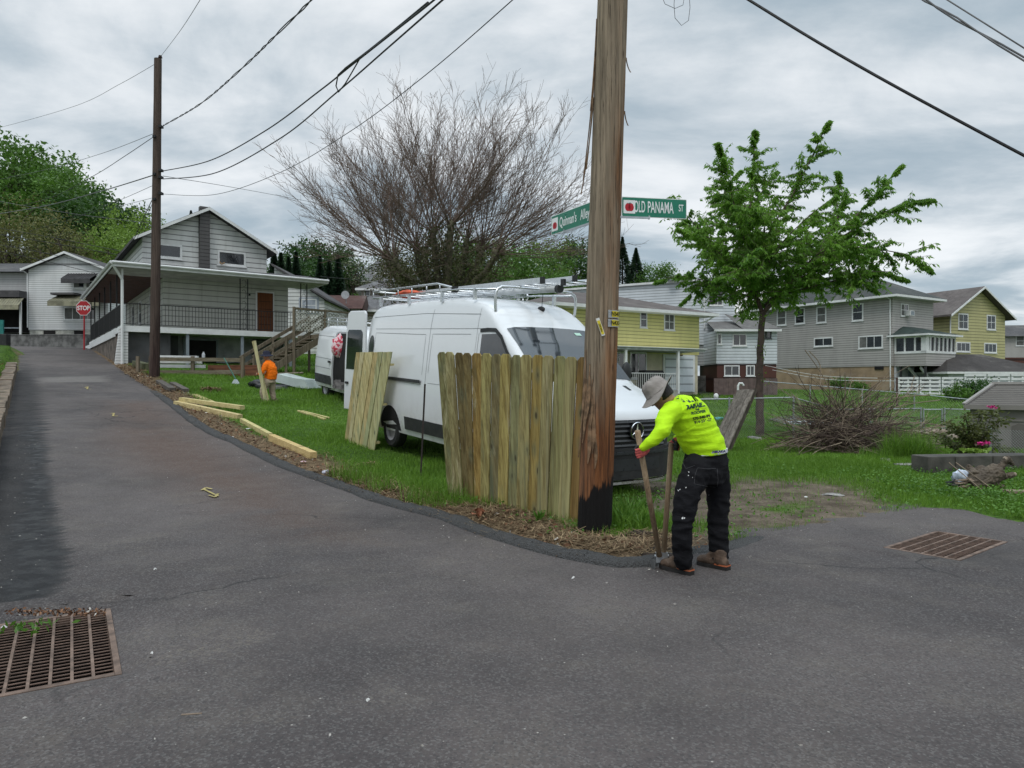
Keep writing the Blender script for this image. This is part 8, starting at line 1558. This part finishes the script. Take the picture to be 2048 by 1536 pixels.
bt2 = P(407, 715, 27); mb = MB(); mb.tube([bt2, bt2+Vector((0, 0, .12)), bt2+Vector((0, 0, .17)), bt2+Vector((0, 0, .22))], [.06, .06, .03, .03], 10); tag(mb.build('bottle', M('bottle_plastic', (.45, .47, .5), .3), origin=bt2), 'white plastic bottle standing on the top fence rail', 'bottle')
g = G(410, 757); tag(MB().box(Fr((g.x, 27.4, t1(g.x, 27.4)), (1, 0, 0)), -.3, 1.6, 0, .1, 0, .42).build('red_board', wood('red_brown_board', (.20, .085, .045), (.12, .05, .03), 'x', .6), origin=(g.x, 27.4, 1.9)), 'red brown board lying behind the rail fence', 'board')
# concrete blocks, log, bag
CONC = M('mossy_concrete', (.075, .07, .062), .9, .4, 2.5, .6, 24, dirt=.7, dirtc=(.035, .04, .03)); d0 = G(1857, 950).y; z0 = t1(P(1857, 950, d0).x, d0); fb_ = Fr(Vector((P(1857, 950, d0).x, d0, z0)), (1, .16, 0)); hb_ = 33/FPX*d0
for i, (x0, x1, lb) in enumerate(((0, .52, 'left end block of the low mossy concrete edging at the right'), (.53, 1.25, 'middle rust stained block of the low concrete edging behind the log'), (1.26, 2.2, 'right block of the low concrete edging at the frame edge'))): tag(MB().box(fb_, x0, x1, random.uniform(-.02, .02), .42, -.05, hb_).build('concrete_block', CONC, origin=fb_(x0, 0, 0), bevel=.012), lb, 'concrete block', 'concrete edging blocks')
st_ = fb_(.95, -.006, hb_*.5); tag(MB().box(fb_, .62, .92, -.024, -.021, .02, hb_-.01).build('rust_stain', RUST2), kind='structure') if False else None
LOGB = M('log_bark', (.10, .08, .06), .9, .45, 4, 1.0, 16); LOGW = M('split_wood', (.25, .19, .14), .8, .3, 8, .4); dl = G(1960, 980).y; Lp = lambda px, py, dy=0: P(px, py, dl+dy); lg = thing('tree_stump', 'sawn gnarled tree stump with branch stubs lying in the weeds at the right', 'log', Lp(1960, 975)); mb = MB()
def taper(pts, r): ln_ = smooth_line([Vector(p) for p in pts], .05); n_ = len(ln_); mb.tube(ln_, [interp(list(zip(np.linspace(0, 1, len(r)), r)), i/(n_-1)) for i in range(n_)], 14)
k3 = dl/FPX; taper([Lp(1938, 972), Lp(1960, 962), Lp(1982, 950), Lp(1998, 940)], [17*k3, 18*k3, 18*k3, 16*k3]); taper([Lp(1990, 945), Lp(2004, 930), Lp(2012, 918)], [11*k3, 6*k3, 5*k3]); taper([Lp(1988, 955), Lp(2008, 953), Lp(2028, 949)], [12*k3, 6*k3, 4.5*k3]); taper([Lp(1980, 965), Lp(2000, 975), Lp(2030, 985)], [12*k3, 6*k3, 4*k3]); taper([Lp(1970, 950, .1), Lp(1955, 938, .2)], [15*k3, 11*k3])
taper([Lp(1950, 952), Lp(1943, 940, .1), Lp(1934, 932, .15)], [12*k3, 7*k3, 5*k3]); taper([Lp(1960, 968), Lp(1962, 980, -.1), Lp(1972, 988, -.15)], [12*k3, 7*k3, 4*k3]); taper([Lp(2012, 918), Lp(2020, 924), Lp(2027, 930)], [8*k3, 5*k3, 3*k3]); rm = remesh(mb, .011, 1, folds(22, .020, 4), 'bark', LOGB, lg); mb = MB()
for a, b, r in ((Lp(2010, 919), Lp(2013, 915), 5), (Lp(2026, 949), Lp(2031, 948.6), 4.5), (Lp(2028, 984), Lp(2033, 986), 4)): MB().tube([a, b], [r*k3, r*k3*.9], 12).build('cut_face', M('cut_wood', (.26, .21, .16), .8, .2, 8, .2), lg)
mb = MB(); rq = random.Random(6)
for i in range(34): a_ = rq.uniform(0, 6.28); r_ = rq.uniform(0, 14)*k3; s_ = Lp(1946, 968)+Vector((0, math.cos(a_)*r_, math.sin(a_)*r_)); mb.tube([s_, s_+Vector((-rq.uniform(12, 38)*k3, math.cos(a_)*.03, math.sin(a_)*.03-.02))], [.018, .004], 4)
mb.build('split_wood', LOGW, lg); mb = MB()
for a, b in (((1898, 925), (1970, 985)), ((1912, 925), (1985, 978))): mb.tube([Lp(*a, .1), Lp(*b, -.25)], .008, 5)
tag(mb.build('pale_stick', M('dead_branch_pale', (0, 0, 0)), origin=Lp(1900, 925)), 'pale thin sticks leaning over the stump', 'sticks')
mb = MB(); mb.blob(Lp(1922, 955, .1), (16*k3, 12*k3, 13*k3), 10, 6, .6); o = mb.build('plastic_bag', M('white_blue_bag', (.5, .56, .66), .5, .25, 8, .5), smooth=True, origin=Lp(1920, 955)); tag(o, 'crumpled white and blue plastic bag beside the stump', 'bag'); mb = MB(); mb.blob(Lp(1908, 970, .12), (12*k3, 12*k3, 7*k3), 10, 16, .9); tag(mb.build('dark_bag', BLKP, smooth=True, origin=Lp(1915, 966)), 'dark rounded bag in front of the plastic bag by the stump', 'bag')
tag(MB().box(Fr(Vector((Lp(1965, 990).x, G(1965, 992).y, 0)), (1, -.1, 0)), 0, 75*k3, 0, .18, t1(Lp(1965, 990).x, dl)+.02, t1(Lp(1965, 990).x, dl)+.05).build('flat_board', LOGW, origin=Lp(1965, 990)), 'flat pale board lying in front of the stump', 'board')
# rocks
ROCK = M('field_stone', (.23, .19, .15), .9, .35, 5, .7, 18, dirt=.4, dirtc=(.07, .07, .05)); FL = M('flat_stone_grey', (.26, .25, .24), .9, .3, 6, .5)
for i, (px, py, w_, h, lb, m_) in enumerate(((1860, 897, 22, 11, 'rounded tan boulder right of the tall grass clump', ROCK), (1835, 872, 26, 7, 'flat tan rock slab under the small garden gate, left one', ROCK), (1872, 868, 28, 8, 'flat tan rock slab under the small garden gate, right one', ROCK), (1905, 880, 20, 7, 'small rock at the foot of the pink flowered bush', ROCK), (1770, 926, 12, 5, 'small grey stone below the brush pile', FL), (1665, 992, 23, 3, 'flat grey stone sunk in the driveway grass', FL), (2018, 905, 34, 8, 'dark flat rock under the chain link fence at the right edge', CONC), (1990, 912, 30, 7, 'dark slab rock left of the one at the right edge', CONC), (1850, 940, 16, 4, 'flat stone in the weeds left of the concrete edging', FL), (1812, 935, 22, 3, 'low flat stone in the grass right below the brush pile', FL), (1510, 882, 14, 5, 'pale stone at the foot of the leafy tree', FL), (1460, 862, 20, 8, 'tan rock behind the leaning grey gate', ROCK))):
    g = G(px, py); k4 = g.y/FPX; mb = MB(); mb.blob((g.x, g.y, t1(g.x, g.y)+h*k4*.15), (w_*k4, w_*k4*.7, h*k4), 10, px, .6); tag(mb.build('rock', m_, smooth=True, origin=g), lb, 'rock', 'rocks in the yard')
for i, (px, py, w_, lb, c_) in enumerate(((1612, 850, 60, 'pale grey plastic sheet lying behind the brush pile', (.42, .45, .48)), (1445, 842, 12, 'small turquoise plastic piece beyond the worker', (.08, .38, .42)))):
    g = G(px, py); k4 = g.y/FPX; mb = MB(); mb.blob((g.x, g.y, t1(g.x, g.y)+.03), (w_*k4, .5, .07), 10, px, .8); tag(mb.build('plastic_sheet', M('sheet%d' % i if False else ('pale_sheet', 'turquoise_plastic')[i], c_, .5, .2, 5, .2), smooth=True, origin=g), lb, 'plastic')
g = Vector((P(1432, 788, 40).x, 40, t1(P(1432, 788, 40).x, 40))); tag(MB().blob(g+Vector((0, 0, .15)), (.14, .14, .18), 8, 2, .1).build('white_bucket', WHITE, origin=g), 'small white bucket on the lawn beside the dark drive', 'bucket')
g = P(1476, 772, 33); tag(MB().tube([Vector((g.x, g.y, t1(g.x, g.y))), g, g+Vector((.06, 0, .12)), g+Vector((.2, 0, .12)), g+Vector((.26, 0, .02))], .05, 8).build('vent_pipe', WHITE, origin=g), 'white bent plastic vent pipe left of the leafy tree', 'pipe')
# litter
def litter(label, px, py, w_, col, name='litter', on=True):
    g = G(px, py); z = (g1(g.x, g.y)+.02) if on else t1(g.x, g.y)+.03; k4 = g.y/FPX; rr_ = random.Random(px); n_ = 7; pts = [(g.x+math.cos(a)*w_*k4*rr_.uniform(.6, 1), g.y+math.sin(a)*w_*k4*.7*rr_.uniform(.6, 1.1), z+rr_.uniform(0, .015)) for a in np.linspace(0, 6.28, n_+1)[:-1]]; mb = MB(); mb.add(pts+[(g.x, g.y, z+.02)], [(i, (i+1) % n_, n_) for i in range(n_)]); return tag(mb.build(name, M('litter_'+label.split()[0]+label.split()[1], col, .8, .1, 20, 0), origin=g), label, 'litter')
litter('pink paper scrap on the leaf litter of the verge', 606, 934, 9, (.55, .38, .42), 'paper_scrap', False); litter('white paper scrap by the middle timber', 497, 864, 8, (.55, .53, .5), 'paper_scrap', False); litter('white wrapper lying on the bare driveway patch', 1612, 1003, 6, (.6, .6, .58), 'wrapper', False); litter('pale chip on the asphalt below the picket panel', 1147, 1162, 5, (.6, .6, .58), 'chip'); litter('white crumbs in the middle of the road near the camera', 736, 1412, 6, (.6, .6, .58), 'chip'); litter('white leaf scrap on the left drain grate', 8, 1262, 9, (.5, .47, .47), 'paper_scrap')
litter('white chip on the asphalt right of the left drain', 310, 1145, 4, (.6, .6, .58), 'chip'); litter('pale chip beside the left drain corner', 304, 1316, 4, (.6, .58, .52), 'chip')
c_ = G(646, 952); mb = MB(); mb.tube([c_+Vector((0, 0, .05)), c_+Vector((.09, -.03, .06))], [.035, .045], 12); tag(mb.build('paper_cup', M('cup_white_blue', (.5, .52, .62), .6), origin=c_), 'crushed white and blue paper cup lying on the verge', 'cup')
c_ = G(380, 1438); MBx = MB().tube([c_+Vector((-.04, 0, .02)), c_+Vector((.05, .01, .022))], .004, 5); tag(MBx.build('twig', LOGW, origin=c_), 'short pale twig on the road near the camera', 'twig')
c_ = G(958, 1046); v, f, cl = leaves(np.array([[c_.x+RNG.normal()*.05, c_.y+RNG.normal()*.03, t1(c_.x, c_.y)+.05+RNG.random()*.04] for _ in range(14)]), .09, .06); tag(np_mesh('dead_leaves', v, f, M('dead_leaf', (.26, .11, .06), .8, .3, 10, .1), cl), 'curled orange brown dead leaves on the verge under the picket panel', 'leaves')
# weeds growing through the left drain and in its corner
c_ = G(60, 1262); pts = np.array([[c_.x+RNG.normal()*.10, c_.y+RNG.normal()*.06, g1(c_.x, c_.y)+.01+RNG.random()*.05] for _ in range(40)]); v, f, cl = leaves(pts, .055, .022); tag(np_mesh('drain_weed', v, f, CLOV, cl), 'small green weed growing through the left storm drain', 'weed')
pts = np.array([[G(20+RNG.random()*190, 1235-RNG.random()*8)[k] if k < 2 else g1(-3.1, 4.9)+.01+RNG.random()*.03 for k in range(3)] for _ in range(240)]); v, f, cl = leaves(pts, .03, .015); tag(np_mesh('drain_moss', v, f, LITM, cl), 'debris and moss along the drain edge', 'debris', kind='stuff')
# weeds at the right of the pole
for px, py, h in ((1262, 1040, .34), (1290, 1030, .28), (1278, 1062, .22), (1250, 1058, .25), (1078, 1052, .16), (2020, 905, .3), (1800, 915, .25)):
    g = G(px, py); n_ = 16; V_, F_, C_, o_ = [], [], [], 0; t = None; az = np.linspace(0, 6.28, n_); pts = np.array([[g.x, g.y, t1(g.x, g.y)]]*n_)+RNG.normal(size=(n_, 3))*np.array([.02, .02, 0]); d = np.stack([np.cos(az)*.6, np.sin(az)*.6, .9+0*az], 1); v, f, cl = leaves(pts+d*h*.45, h*.9, .028, d*2.2); tag(np_mesh('weed', v, f, CLOV, cl), 'broad leafed weed growing from the grass', 'weed', 'weeds beside the pole and yard', kind='stuff')
